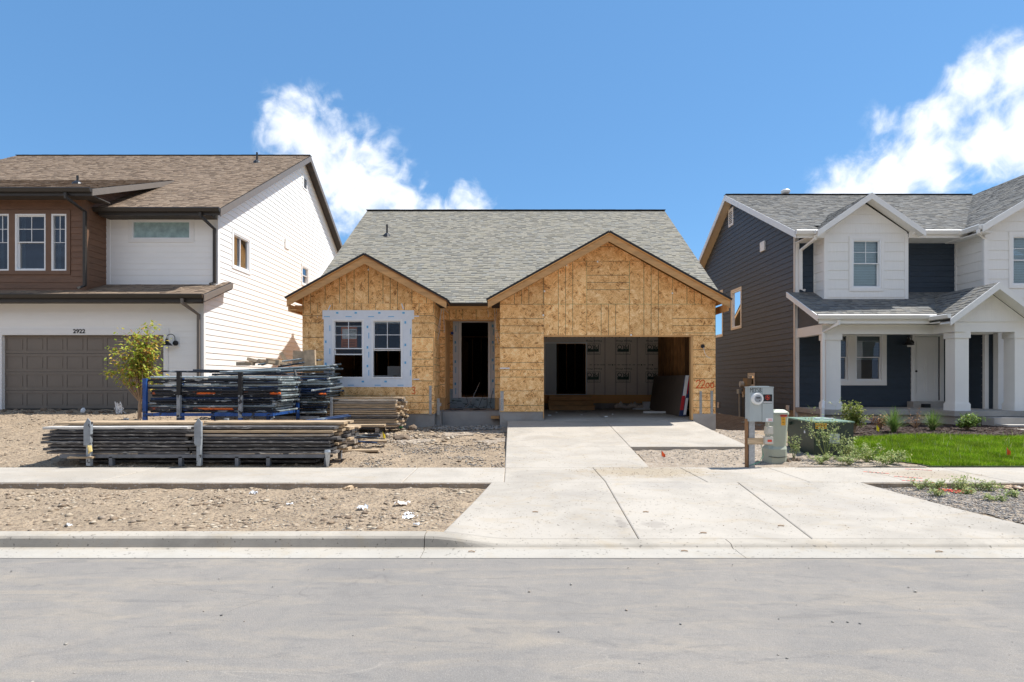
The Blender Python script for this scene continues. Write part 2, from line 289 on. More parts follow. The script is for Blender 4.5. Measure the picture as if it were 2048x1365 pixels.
MT['curtain'] = M('grey_curtain', (.42, .46, .50), .8, .1, 6, stretch=(8, 8, .3))
MT['wrap'] = M('house_wrap', (.72, .64, .57), .55, .06, 3, bump=.004, bscale=5)
MT['wrapprint'] = M('dark_green_print', (.02, .055, .045), .6, .1, 20)
MT['wrap_stud_mark'] = M('faint_stud_shadow_stain', (.50, .43, .40), .6, .05, 5)
MT['steel_grey'] = M('painted_grey_steel', (.40, .44, .44), .42, .05, 5, bump=.0003, bscale=60)
MT['steel_green'] = M('pale_green_steel', (.38, .40, .315), .45, .05, 4)
MT['trans_green'] = M('dark_green_transformer', (.030, .048, .034), .42, .15, 2)
MT['plastic_beige'] = M('beige_plastic', (.55, .52, .45), .45, .05, 6)
MT['white_plastic'] = M('white_plastic', (.78, .78, .76), .4, .03, 6)
MT['orange_sticker'] = M('orange_sticker', (.85, .42, .03), .5, .05, 9)
MT['red_sticker'] = M('red_sticker', (.70, .06, .03), .5, .05, 9)
MT['red_paint'] = M('red_marking_paint', (.72, .11, .08), .8, .2, 20)
MT['orange_paint'] = M('orange_spray_paint', (.85, .12, .02), .7, .1, 20)
MT['asphalt'] = asphalt_mat()
MT['dirt'] = M('dry_dirt', (.325, .245, .165), .95, .26, 3.6, detail=13, bump=.05, bscale=22, speck=((.19, .138, .093), .56, 24))
MT['gravel_soil'] = M('gravelly_soil', (.30, .24, .18), .95, .22, 5, detail=9, bump=.02, bscale=24, speck=((.48, .45, .42), .63, 30))
MT['mulchsoil'] = M('dark_mulch_soil', (.055, .036, .028), .95, .3, 8, bump=.03, bscale=18)
MT['lawnsoil'] = M('lawn_soil', (.05, .075, .022), .95, .3, 6)
MT['stone'] = ramp_island('dry_stone', [(.38,.30,.22),(.33,.255,.18),(.45,.38,.29),(.24,.175,.12),(.28,.22,.165),(.40,.32,.23),(.19,.14,.10)], nscale=20)
MT['gravel'] = ramp_island('grey_gravel', [(.29,.265,.235),(.21,.20,.19),(.36,.32,.28),(.42,.38,.33),(.17,.16,.155),(.33,.27,.215)], nscale=30)
MT['river'] = ramp_island('river_pebbles', [(.55,.40,.27),(.46,.32,.21),(.62,.50,.38),(.36,.24,.17),(.52,.45,.38),(.60,.46,.30)], nscale=20)
MT['mulch'] = ramp_island('bark_chips', [(.06,.035,.027),(.10,.055,.040),(.04,.026,.02),(.13,.08,.06)], nscale=30)
MT['grass'] = ramp_island('lawn_blades', [(.15,.28,.004),(.20,.35,.006),(.11,.23,.003),(.28,.42,.02),(.38,.46,.06)], bump=0, nscale=2.2, nvar=.42, trans=.35, rough=.6)
MT['leaf_yellow'] = ramp_island('yellow_green_leaves', [(.48,.50,.07),(.38,.46,.06),(.58,.54,.10),(.24,.34,.04),(.60,.46,.10),(.44,.52,.09),(.50,.25,.06)], bump=0, nscale=4, trans=.4, rough=.5)
MT['leaf_green'] = ramp_island('shrub_leaves', [(.12,.21,.035),(.17,.27,.05),(.09,.16,.03),(.26,.33,.07)], bump=0, nscale=4, trans=.35, rough=.5)
MT['leaf_shrub'] = ramp_island('yellow_shrub_leaves', [(.24,.30,.05),(.32,.36,.09),(.16,.23,.04),(.40,.40,.14)], bump=0, nscale=4, trans=.35, rough=.5)
MT['weed'] = ramp_island('weed_leaves', [(.30,.38,.13),(.40,.45,.17),(.24,.32,.12),(.48,.48,.22)], bump=0, nscale=4, trans=.35, rough=.6)
MT['reed'] = ramp_island('ornamental_grass', [(.14,.24,.05),(.19,.29,.07),(.10,.18,.04),(.26,.30,.12)], bump=0, nscale=4, trans=.3, rough=.5)
MT['dead'] = ramp_island('dead_leaves', [(.32,.16,.08),(.24,.11,.05),(.40,.22,.12)], bump=0, nscale=6, rough=.8)
MT['bark'] = M('young_bark', (.36, .24, .15), .85, .2, 20, bump=.003, bscale=30)
def metal_tube(name, col, sp):
    return M(name, col, .38, .45, 4, detail=6, metal=.15, speck=(sp, .60, 9), rnd=.35, stretch=(.35, 1, 1))  # long pale flecks are scuffs and painted highlights along the tube
MT['tube_black'] = metal_tube('scuff_glint_black_tube', (.022, .025, .032), (.35, .37, .38))
MT['tube_blue'] = metal_tube('scuff_glint_blue_tube', (.020, .042, .105), (.20, .24, .28))
MT['tube_grey'] = metal_tube('bare_grey_tube', (.22, .26, .27), (.55, .56, .55))
MT['tube_orange'] = M('part_orange_tube', (.03, .03, .035), .4, .4, 4, stretch=(1, 1, 1), speck=((.75, .14, .02), .54, 1.6))
MT['rack_blue'] = M('blue_rack_paint', (.018, .075, .27), .45, .25, 6, speck=((.02, .03, .05), .6, 9))
MT['rack_grey'] = M('grey_rack_post', (.27, .29, .31), .45, .25, 6, speck=((.03, .03, .035), .6, 7))
MT['plank_dark'] = M('weathered_dark_plank', (.075, .068, .066), .75, .5, 3, stretch=(1.2, 14, 14), speck=((.34, .32, .29), .60, 5), rnd=.35)
MT['plank_tan'] = M('weathered_tan_plank', (.44, .32, .20), .8, .35, 3, stretch=(1.2, 14, 14), bump=.001, bscale=30, rnd=.25)
MT['plank_grey'] = M('grey_plank', (.30, .25, .20), .8, .4, 3, stretch=(1.2, 14, 14), speck=((.08, .16, .26), .66, 4), rnd=.25)
MT['offcut'] = M('weathered_offcut', (.48, .36, .24), .8, .25, 9, bump=.001, bscale=40, rnd=.25)
MT['green_plastic'] = M('green_plastic', (.05, .42, .14), .4, .05, 5)
MT['yellow_flag'] = M('yellow_flag', (.85, .62, .02), .6, .05, 5)
MT['orange_flag'] = M('orange_flag', (.90, .13, .03), .6, .05, 5)
MT['wire_white'] = M('white_wire', (.72, .72, .70), .5, .05, 5)
MT['board_brown'] = M('brown_panel_face', (.115, .085, .065), .75, .1, 4)
MT['paper'] = M('white_scrap', (.80, .80, .80), .8, .06, 9, bump=.004, bscale=20)
MT['dark_scrap'] = M('dark_scrap', (.03, .028, .03), .8, .2, 9)
MT['hill'] = M('blue_green_hillside', (.035, .05, .075), .95, .25, .02, detail=8)
# ------------------------------------------------------------------ mesh helpers
def X(px, D): return (px-1024)*D/F          # a photo pixel column at a known distance -> metres
def Z(py, D): return CZ-(py-760)*D/F
WO = {}
class MB:
    def __init__(s): s.v = []; s.f = []; s.uv = []; s.mi = []
    def add(s, pts, faces, mi=0, uvs=None):
        b = len(s.v); s.v += [tuple(p) for p in pts]
        for i, f in enumerate(faces):
            s.f.append(tuple(b+k for k in f)); s.mi.append(mi); s.uv.append(uvs[i] if uvs else [(0, 0)]*len(f))
    def box(s, x0, x1, y0, y1, z0, z1, mi=0):
        p = [(x0,y0,z0),(x1,y0,z0),(x1,y1,z0),(x0,y1,z0),(x0,y0,z1),(x1,y0,z1),(x1,y1,z1),(x0,y1,z1)]
        s.add(p, [(3,2,1,0),(4,5,6,7),(0,1,5,4),(1,2,6,5),(2,3,7,6),(3,0,4,7)], mi); return s
    def prism(s, poly, mp, t0, t1, mi=0, uvf=None):
        n = len(poly); a = [mp(u, z, t0) for u, z in poly]; b = [mp(u, z, t1) for u, z in poly]
        fs = [tuple(range(n)), tuple(range(2*n-1, n-1, -1))]+[(i, n+i, n+(i+1) % n, (i+1) % n) for i in range(n)]
        uvs = None
        if uvf:
            U = [uvf(u, z) for u, z in poly]; uvs = [U, U[::-1]]+[[U[i], U[i], U[(i+1) % n], U[(i+1) % n]] for i in range(n)]
        s.add(a+b, fs, mi, uvs); return s
    def tube(s, path, r, seg=6, mi=0, cap=True):
        path = [Vector(p) for p in path]; rr = r if isinstance(r, (list, tuple)) else [r]*len(path)
        base = len(s.v); n = len(path)
        for i, p in enumerate(path):
            t = (path[min(i+1, n-1)]-path[max(i-1, 0)]).normalized()
            ref = Vector((0, 0, 1)) if abs(t.z) < .9 else Vector((0, 1, 0))
            a = t.cross(ref).normalized(); b = a.cross(t).normalized()
            for k in range(seg):
                q = 2*math.pi*(k+.5)/seg; s.v.append(tuple(p+(a*math.cos(q)+b*math.sin(q))*rr[i]))
        for i in range(n-1):
            for k in range(seg):
                a0 = base+i*seg+k; a1 = base+i*seg+(k+1) % seg; s.f.append((a0, a1, a1+seg, a0+seg)); s.mi.append(mi); s.uv.append([(0, 0)]*4)
        if cap:
            for f in (tuple(base+k for k in range(seg)), tuple(base+(n-1)*seg+k for k in range(seg-1, -1, -1))): s.f.append(f); s.mi.append(mi); s.uv.append([(0, 0)]*seg)
        return s
    def build(s, name, mats, parent=None, kind=None, smooth=False, origin=None, fix=True, **tags):
        me = bpy.data.meshes.new(name); V = np.array(s.v, dtype=float)
        if origin is None: origin = ((V[:,0].min()+V[:,0].max())/2, (V[:,1].min()+V[:,1].max())/2, V[:,2].min())
        o0 = Vector(origin); V = V-np.array(origin)
        me.from_pydata(V.tolist(), [], s.f)
        mats = mats if isinstance(mats, (list, tuple)) else [mats]
        for m in mats: me.materials.append(MT[m] if isinstance(m, str) else m)
        if len(mats) > 1: me.polygons.foreach_set('material_index', s.mi)
        if any(u != (0, 0) for u in (x for q in s.uv[:4] for x in q)):
            ul = me.uv_layers.new(name='UVMap'); flat = [c for q in s.uv for u in q for c in u]; ul.data.foreach_set('uv', flat)
        if fix and len(s.f) < 20000:
            bm = bmesh.new(); bm.from_mesh(me); bmesh.ops.recalc_face_normals(bm, faces=bm.faces); bm.to_mesh(me); bm.free()
        if smooth: me.polygons.foreach_set('use_smooth', [True]*len(me.polygons))
        return link(name, me, parent, o0, kind, **tags)
def link(name, me, parent, o0=Vector(), kind=None, **tags):
    o = bpy.data.objects.new(name, me); COL.objects.link(o)
    if parent is not None:
        o.parent = parent; o.location = Vector(o0)-WO[parent.name]
    else: o.location = o0
    WO[o.name] = Vector(o0)
    if kind: o['kind'] = kind
    for k, v in tags.items():
        if v: o[{'cat': 'category'}.get(k, k)] = v
    return o
def thing(name, label, cat, loc=(0, 0, 0), group=None, rz=0):
    o = bpy.data.objects.new(name, None); COL.objects.link(o); o.location = loc; o.rotation_euler = (0, 0, rz); o.empty_display_size = .2
    o['label'] = label; o['category'] = cat
    if group: o['group'] = group
    WO[o.name] = Vector(loc); return o
def local(o): WO[o.name] = Vector((0, 0, 0)); return o       # children given in the thing's own coordinates
def setting(name):
    o = bpy.data.objects.new(name, None); COL.objects.link(o); o['kind'] = 'structure'; WO[o.name] = Vector(); return o
def copy_tree(o, parent=None):
    c = o.copy(); COL.objects.link(c); c.parent = parent
    for ch in list(o.children): copy_tree(ch, c)
    return c
def clip(poly, a, b, c):       # keep a*u + b*z <= c
    outp = []
    for i in range(len(poly)):
        p, q = poly[i], poly[(i+1) % len(poly)]; fp = a*p[0]+b*p[1]-c; fq = a*q[0]+b*q[1]-c
        if fp <= 0: outp.append(p)
        if (fp < 0 < fq) or (fq < 0 < fp):
            t = fp/(fp-fq); outp.append((p[0]+(q[0]-p[0])*t, p[1]+(q[1]-p[1])*t))
    return outp
def span(poly, z):
    xs = []
    for i in range(len(poly)):
        (u0, z0), (u1, z1) = poly[i], poly[(i+1) % len(poly)]
        if abs(z1-z0) < 1e-9:
            if abs(z-z0) < 1e-6: xs += [u0, u1]
        elif min(z0, z1)-1e-7 <= z <= max(z0, z1)+1e-7: xs.append(u0+(u1-u0)*(z-z0)/(z1-z0))
    return (min(xs), max(xs)) if len(xs) > 1 else None
def slices(poly, holes, zs):
    res = []; e = 1e-5
    for z0, z1 in zip(zs[:-1], zs[1:]):
        a, b = span(poly, z0+e), span(poly, z1-e)
        if not a and not b: continue
        if not a or not b:
            k = a or b; a = b = k
        parts = [[a[0], a[1], b[0], b[1]]]; zm = (z0+z1)/2
        for h in holes:
            if h[2] < zm < h[3]:
                nw = []
                for l0, r0, l1, r1 in parts:
                    if h[1] <= min(l0, l1) or h[0] >= max(r0, r1): nw.append([l0, r0, l1, r1]); continue
                    if max(l0, l1) < h[0]: nw.append([l0, h[0], l1, h[0]])
                    if min(r0, r1) > h[1]: nw.append([h[1], r0, h[1], r1])
                parts = nw
        for p in parts:
            if p[1]-p[0] > .01 or p[3]-p[2] > .01: res.append((z0, z1, *p))
    return res
def front(Y): return lambda u, z, t: (u, Y-t, z)              # faces the street
def east(Xc): return lambda u, z, t: (Xc+t, u, z)             # faces +x, u runs back
def west(Xc): return lambda u, z, t: (Xc-t, u, z)
def backing(parent, mp, poly, holes, mat, name='wall', t0=-.14, t1=0):
    zs = sorted({z for _, z in poly} | {h[2] for h in holes} | {h[3] for h in holes}); zs = [z for z in zs if min(p[1] for p in poly)-1e-6 <= z <= max(p[1] for p in poly)+1e-6]
    m = MB()
    for z0, z1, a, b, c, d in slices(poly, holes, zs): m.prism([(a, z0), (b, z0), (d, z1), (c, z1)], mp, t0, t1)
    return m.build(name, mat, parent)
def siding(wall, mp, poly, holes, z0, exp, mat, name='siding_board', th=.015, lmax=3.6, zmax=None, seed=1, tb=.003, groove=.005):
    rd = random.Random(seed); zt = zmax or max(p[1] for p in poly); rows = int(math.ceil((zt-z0)/exp)); n = 0
    for k in range(rows):
        za = z0+k*exp; zb = min(za+exp, zt)
        for q0, q1, a, b, c, d in slices(poly, holes, [max(za, min(p[1] for p in poly)), zb]):
            cuts = [0.0]; L = max(b-a, d-c)
            if L > lmax*1.15:
                p = rd.uniform(.3, 1)*lmax
                while p < L-.4: cuts.append(p/L); p += lmax
            cuts.append(1.0)
            for f0, f1 in zip(cuts[:-1], cuts[1:]):
                g = .0015
                A = a+(b-a)*f0+g; B = a+(b-a)*f1-g; Cc = c+(d-c)*f0+g; Dd = c+(d-c)*f1-g
                if B-A < .01 and Dd-Cc < .01: continue
                m = MB(); tz = th-(th-tb)*(q1-q0)/exp
                qb = q0+groove
                P = [mp(A, qb, -.001), mp(B, qb, -.001), mp(Dd, q1, -.001), mp(Cc, q1, -.001), mp(A, qb, th), mp(B, qb, th), mp(Dd, q1, tz), mp(Cc, q1, tz)]
                m.add(P, [(3,2,1,0),(4,5,6,7),(0,1,5,4),(1,2,6,5),(2,3,7,6),(3,0,4,7)])
                m.build(name, mat, wall); n += 1
    return n
def frame_rect(m, mp, u0, u1, z0, z1, w, t0, t1, mi=0, wt=None, wb=None):
    wt = w if wt is None else wt; wb = w if wb is None else wb
    for (a, b, c, d) in ((u0, u0+w, z0, z1), (u1-w, u1, z0, z1), (u0+w, u1-w, z1-wt, z1), (u0+w, u1-w, z0, z0+wb)):
        m.prism([(a, c), (b, c), (b, d), (a, d)], mp, t0, t1, mi)
def rect(m, mp, u0, u1, z0, z1, t0, t1, mi=0): m.prism([(u0, z0), (u1, z0), (u1, z1), (u0, z1)], mp, t0, t1, mi); return m
def window(parent, mp, u0, u1, z0, z1, style='hung', fm='vinyl', gm='glass', grid=(2, 2), trim=None, tw=.09, opened=0, back=None, label=None, tt=.03, fw=.045):
    """window > sash, pane, muntin, window_trim, blind"""
    m = MB(); frame_rect(m, mp, u0, u1, z0, z1, fw, -.08, .018)
    w = m.build('window', fm, parent)
    if label: w['label'] = label
    if trim:
        m = MB(); frame_rect(m, mp, u0-tw, u1+tw, z0-tw, z1+tw, tw-.002, .0, tt); m.build('window_trim', trim, w)
    a0, a1, b0, b1 = u0+fw, u1-fw, z0+fw, z1-fw
    def pane(c0, c1, d0, d1, t=-.045): MBrect(mp, c0, c1, d0, d1, t).build('pane', gm, w)
    if style == 'hung':
        zm = (b0+b1)/2
        m = MB(); frame_rect(m, mp, a0+.001, a1-.001, zm-.005, b1, .028, -.055, -.02); m.build('sash', fm, w); pane(a0+.028, a1-.028, zm+.023, b1-.028, -.035)
        lo = b0+opened; m = MB(); frame_rect(m, mp, a0+.001, a1-.001, lo, min(zm+.035+opened, b1-.03), .032, -.09, -.058)
        m.build('sash', fm, w); pane(a0+.032, a1-.032, lo+.032, min(zm+.003+opened, b1-.06), -.075)
        if grid:
            m = MB()
            for i in range(1, grid[0]): x = a0+(a1-a0)*i/grid[0]; rect(m, mp, x-.008, x+.008, zm+.024, b1-.029, -.034, -.026)
            for i in range(1, grid[1]): y = zm+(b1-zm)*i/grid[1]; rect(m, mp, a0+.029, a1-.029, y-.008, y+.008, -.0335, -.0265)
            m.build('muntin', fm, w)
    elif style == 'fixed':
        pane(a0, a1, b0, b1, -.035)
        if grid:
            m = MB(); zm = (b0+b1)/2 if grid != 'one' else None
            if grid != 'one':
                rect(m, mp, (a0+a1)/2-.008, (a0+a1)/2+.008, zm+.01, b1-.001, -.034, -.026); rect(m, mp, a0, a1, zm-.007, zm+.007, -.034, -.0262)
                rect(m, mp, a0, a1, (zm+b1)/2-.007, (zm+b1)/2+.007, -.0338, -.0264)
                m.build('muntin', fm, w)
    elif style == 'slide':
        um = (a0+a1)/2
        m = MB(); frame_rect(m, mp, a0+.001, um+.02, b0, b1, .03, -.09, -.055); m.build('sash', fm, w); pane(a0+.03, um-.01, b0+.03, b1-.03, -.07)
        m = MB(); frame_rect(m, mp, um-.02, a1-.001, b0, b1, .03, -.052, -.02); m.build('sash', fm, w); pane(um+.01, a1-.03, b0+.03, b1-.03, -.036)
    if back:
        m = MB()
        if back[0] == 'blind':
            zz = b0+(b1-b0)*back[1]
            while zz < b1: rect(m, mp, a0, a1, zz, zz+.045, -.135, -.128); zz += .05
            m.build('blind', 'blind', w)
        elif back[0] == 'curtain':
            rect(m, mp, a0, a0+(a1-a0)*back[1], b0, b1, -.16, -.15); m.build('curtain', 'curtain', w)
    return w
def MBrect(mp, u0, u1, z0, z1, t):
    m = MB(); m.add([mp(u0, z0, t), mp(u1, z0, t), mp(u1, z1, t), mp(u0, z1, t)], [(0, 1, 2, 3)]); return m
def shingles(parent, O, eu, ev, poly, mat, exp=.143, wmin=.10, wmax=.24, seed=3, name='shingles'):
    rd = random.Random(seed); O = Vector(O); eu = Vector(eu).normalized(); ev = Vector(ev).normalized(); n = eu.cross(ev); n = n if n.z > 0 else -n
    v0 = min(p[1] for p in poly); v1 = max(p[1] for p in poly); m = MB(); rows = int(math.ceil((v1-v0)/exp))
    wob = [rd.uniform(-.003, .003) for _ in range(rows)]
    for k in range(rows):
        a = v0+k*exp; b = min(a+exp, v1)
        s0, s1 = span(poly, a+1e-4), span(poly, b-1e-4)
        if not s0 and not s1: continue
        s0 = s0 or s1; s1 = s1 or s0
        lo = min(s0[0], s1[0]); hi = max(s0[1], s1[1]); u = lo-rd.uniform(0, wmax)
        while u < hi:
            w = rd.uniform(wmin, wmax); ua = u+.0015; ub = u+w-.0015; u += w
            A0, B0 = max(ua, s0[0]), min(ub, s0[1]); A1, B1 = max(ua, s1[0]), min(ub, s1[1])
            if B0-A0 < .005 and B1-A1 < .005: continue
            if B0 < A0: A0 = B0 = min(max(ua, s0[0]), s0[1])
            if B1 < A1: A1 = B1 = min(max(ua, s1[0]), s1[1])
            lift = .011+(.006 if rd.random() < .45 else 0)
            q = lambda uu, vv, h: O+eu*uu+ev*vv+n*h
            av = a-.004+wob[k]
            if rd.random() < .42 and b-a > .08:
                am = a+.048; f = .048/(b-a); Am, Bm = A0+(A1-A0)*f, B0+(B1-B0)*f; lm = lift*.65
                m.add([q(A0, av, lm), q(B0, av, lm), q(Bm, am+.004, lm*.8), q(Am, am+.004, lm*.8), q(A0, av, -.002), q(B0, av, -.002)], [(0, 1, 2, 3), (4, 5, 1, 0)], 1)
                m.add([q(Am, am, lift), q(Bm, am, lift), q(B1, b+.008, .003+lift*.15), q(A1, b+.008, .003+lift*.15), q(Am, am, 0), q(Bm, am, 0)], [(0, 1, 2, 3), (4, 5, 1, 0)])
            else: m.add([q(A0, av, lift), q(B0, av, lift), q(B1, b+.008, .003+lift*.15), q(A1, b+.008, .003+lift*.15), q(A0, av, -.002), q(B0, av, -.002)], [(0, 1, 2, 3), (4, 5, 1, 0)])
    return m.build(name, [mat, mat+'_edge'], parent, kind='stuff', fix=False)
def slab3(m, O, eu, ev, poly, h0, h1, mi=0):
    O = Vector(O); eu = Vector(eu).normalized(); ev = Vector(ev).normalized(); n = eu.cross(ev); n = n if n.z > 0 else -n
    m.prism(poly, lambda u, v, t: tuple(O+eu*u+ev*v+n*t), h0, h1, mi)
def roof_plane(roof, O, eu, ev, poly, mat, th=.05, seed=3, cover=True, deckmat='roofdark', wmin=.10, wmax=.24, exp=.143):
    m = MB(); slab3(m, O, eu, ev, poly, -th, -.003); d = m.build('roof_deck', deckmat, roof)
    if cover: shingles(roof, O, eu, ev, poly, mat, seed=seed, wmin=wmin, wmax=wmax, exp=exp)
    return d
def ribbon(m, pts, w, mp, t, th=.0):
    for p, q in zip(pts[:-1], pts[1:]):
        p = Vector((*p, 0)); q = Vector((*q, 0)); d = (q-p).normalized() if (q-p).length > 1e-6 else Vector((1, 0, 0)); e = Vector((-d.y, d.x, 0))*w/2; d = d*w*.35
        P = [p-d-e, q+d-e, q+d+e, p-d+e]; m.add([mp(a.x, a.y, t) for a in P], [(0, 1, 2, 3)])
def text(body, size, loc, parent, mat, name, rot=(math.pi/2, 0, 0), ext=.002, bold=0, sx=1):
    c = bpy.data.curves.new(name, 'FONT'); c.body = body; c.size = size; c.align_x = 'CENTER'; c.align_y = 'CENTER'; c.extrude = ext; c.offset = bold; c.materials.append(MT[mat]); c.resolution_u = 3
    o_ = bpy.data.objects.new(name, c); COL.objects.link(o_); bpy.context.view_layer.update(); me = bpy.data.meshes.new_from_object(o_.evaluated_get(bpy.context.evaluated_depsgraph_get())); bpy.data.objects.remove(o_); bpy.data.curves.remove(c)
    o = bpy.data.objects.new(name, me); COL.objects.link(o); o.rotation_euler = rot; o.scale = (sx, 1, 1)
    WO[o.name] = Vector(loc)
    if parent: o.parent = parent; o.location = Vector(loc)-WO[parent.name]
    else: o.location = loc
    return o
DIG = {'2': [(0,.8),(.15,.98),(.45,1),(.62,.82),(.55,.6),(.3,.3),(0,.02),(.3,.06),(.7,0)], '0': [(.35,.62),(.12,.5),(.05,.25),(.25,.02),(.5,.08),(.6,.35),(.5,.58),(.35,.62)],
       '3': [(0,.85),(.3,1),(.6,.85),(.45,.6),(.2,.52),(.5,.45),(.6,.2),(.35,0),(0,.1)], 'M': [(0,0),(.02,1),(.3,.5),(.6,1),(.62,0)], '1': [(.2,1),(.2,0)],
       '5': [(.6,1),(.1,.98),(.08,.6),(.4,.62),(.58,.35),(.4,.05),(0,.05)], '8': [(.3,.5),(.08,.72),(.3,1),(.5,.78),(.3,.5),(.02,.25),(.3,0),(.6,.22),(.3,.5)],
       'B': [(.05,0),(.08,1),(.45,.9),(.4,.6),(.08,.52),(.5,.4),(.5,.08),(.05,0)]}
def hand(m, s, u, z, h, w, mp, t, adv=.72, tilt=0):
    for i, ch in enumerate(s): ribbon(m, [(u+(i*adv+a)*h*.8, z+b*h+tilt*i) for a, b in DIG[ch]], w, mp, t)
# ------------------------------------------------------------------ the ground and everything paved
def sm(a, b, x): t = min(1, max(0, (x-a)/(b-a))); return t*t*(3-2*t)
def lerp(a, b, t): return a+(b-a)*t
def curb_z(x):          # top of the kerb: full height, dropping at the drive crossing
    hi, lo = -.045, -.128
    if x < -.9: return hi
    if x < .05: return lerp(hi, lo, sm(-.88, .0, x))
    if x < 5.15: return lo
    return lerp(lo, hi, sm(5.2, 6.1, x))
XL = lambda y: lerp(-.72, -.31, (y-5.93)/2.57); XR = lambda y: lerp(5.75, 5.2, (y-5.93)/2.57)
def apron_z(x, y): return lerp(curb_z(x)+.002, 0.0, (y-5.93)/2.57)
def drive_z(y): return .385*(y-9.95)/6.05
def fract(x, y, s=1.0): return mnoise.fractal(Vector((x*s, y*s, 3.1)), .9, 2.1, 5)
def yard(x, y):
    t = min(1, (y-9.95)/6.2)
    if x < 1.5:
        e = lerp(.20, .66, sm(-5.6, -9.5, x) if x > -9.5 else 1) if x < -5.6 else .20
        z = e*max(0, t)**.9 - .01
        if y > 16.2 and x > -9: z = lerp(z, .1, sm(16.2, 19, y))
        return z
    z = .26*sm(9.9, 14.6, y)
    if x > 5.0: z = lerp(z, lerp(z*.55, -.35, sm(15, 21, y)), 1-sm(7.2, 10.0, x) if x < 10 else 0)
    return z
def gz(x, y, rough=True):
    """height of bare ground"""
    if y < 5.86: return -.42
    n = fract(x, y, 1.1)*.04+fract(x+7, y, 4.5)*.026 if rough and abs(x) < 22 and y < 30 else 0
    if y < 8.56:
        if XL(y)+.08 < x < XR(y)-.08: return -.42
        b = lerp(curb_z(x)-.008, -.075, sm(5.9, 6.3, y)); b = lerp(b, -.085, sm(7.6, 8.4, y))
        return b+n*sm(5.9, 6.4, y)*(.9 if x < 0 else .6)
    if y < 9.89: return -.3
    k = sm(9.9, 10.3, y)
    if -.02 < x < 2.4 and y < 16.3: return -.3
    if 2.4 <= x < 4.93 and 12.02 < y < 16.3: return -.3
    if 16.2 < y < 33 and -5.8 < x < 5.6: return -.4
    if y > 17 and x < -9.05 and y < 32: return -.2
    z = yard(x, y)
    if 2.4 <= x < 5 and y <= 12.02: z = lerp(-.03, -.05, k)+.10*sm(10, 12, y)
    if x > 6.2+max(0, (10.6-y))*.8: n *= .25
    return z+n*k
def grid_mesh(xs, ys, zf):
    nx, ny = len(xs), len(ys); V = [(x, y, zf(x, y)) for y in ys for x in xs]
    Fc = [(j*nx+i, j*nx+i+1, (j+1)*nx+i+1, (j+1)*nx+i) for j in range(ny-1) for i in range(nx-1)]
    m = MB(); m.v = V; m.f = Fc; m.mi = [0]*len(Fc); m.uv = [[(0, 0)]*4]*len(Fc); return m
def fr(a, b, s): n = max(1, int(round((b-a)/s))); return [a+(b-a)*i/n for i in range(n)]
xs = [-900, -300, -100, -50, -30, -20]+fr(-16, 17, .075)+[17, 20, 30, 50, 100, 300, 900]
ys = [-900, -300, -100, -40, -20, -14, 0, 5.5, 5.85]+fr(5.87, 8.57, .06)+fr(8.57, 9.88, .4)+fr(9.88, 16.6, .075)+fr(16.6, 26, .5)+[26, 30, 34, 50, 100, 300, 900]
grid_mesh(xs, ys, gz).build('ground', 'dirt', None, 'structure', smooth=True, origin=(0, 0, 0), fix=False)
# road, its gutter and kerb
m = grid_mesh([-300, -60, -25]+fr(-14, 14, 1.0)+[14, 25, 60, 300], fr(-5.0, 5.42, .8)+[5.42], lambda x, y: -.172+.03*(1-((y-.2)/5.3)**2)*.6)
m.build('road', 'asphalt', None, 'structure', smooth=True, origin=(0, 0, 0), fix=False)
curb = setting('curb')
def curb_piece(x0, x1, name, prof, mat, parent):
    n = max(2, int((x1-x0)/.12)) if x1-x0 < 12 else 40
    xx = [x0+(x1-x0)*i/n for i in range(n+1)]; m = MB(); k = len(prof(0))
    for x in xx: m.v += [(x, y, z) for y, z in prof(x)]
    for i in range(n):
        for j in range(k): a = i*k+j; b = i*k+(j+1) % k; m.f.append((a, b, b+k, a+k)); m.mi.append(0); m.uv.append([(0, 0)]*4)
    for f in (tuple(range(k)), tuple(range(n*k+k-1, n*k-1, -1))): m.f.append(f); m.mi.append(0); m.uv.append([(0, 0)]*k)
    return m.build(name, mat, parent)
def cprof(x):
    t = curb_z(x); b = -.40; h = t+.168
    r = min(.03, h*.4)
    return [(5.93, b), (5.93, t-.004), (5.92, t), (5.80, t-.002), (5.77, t-r*.3), (5.752, t-r), (5.735, -.160), (5.70, -.168), (5.70, b)]
cx = [-60, -30, -13.2, -7.05, -.885, 2.22, 5.3, 8.4, 14.6, 30, 60]
for a, b in zip(cx[:-1], cx[1:]): curb_piece(a+.004, b-.004, 'curb_stone', cprof, 'curb', curb)
gut = setting('gutter')
for a, b in zip(cx[:-1], cx[1:]): curb_piece(a+.003+.01, b-.003+.01, 'gutter_slab', lambda x: [(5.698, -.4), (5.698, -.1675), (5.56, -.170), (5.415, -.166), (5.415, -.4)], 'gutterpan', gut)
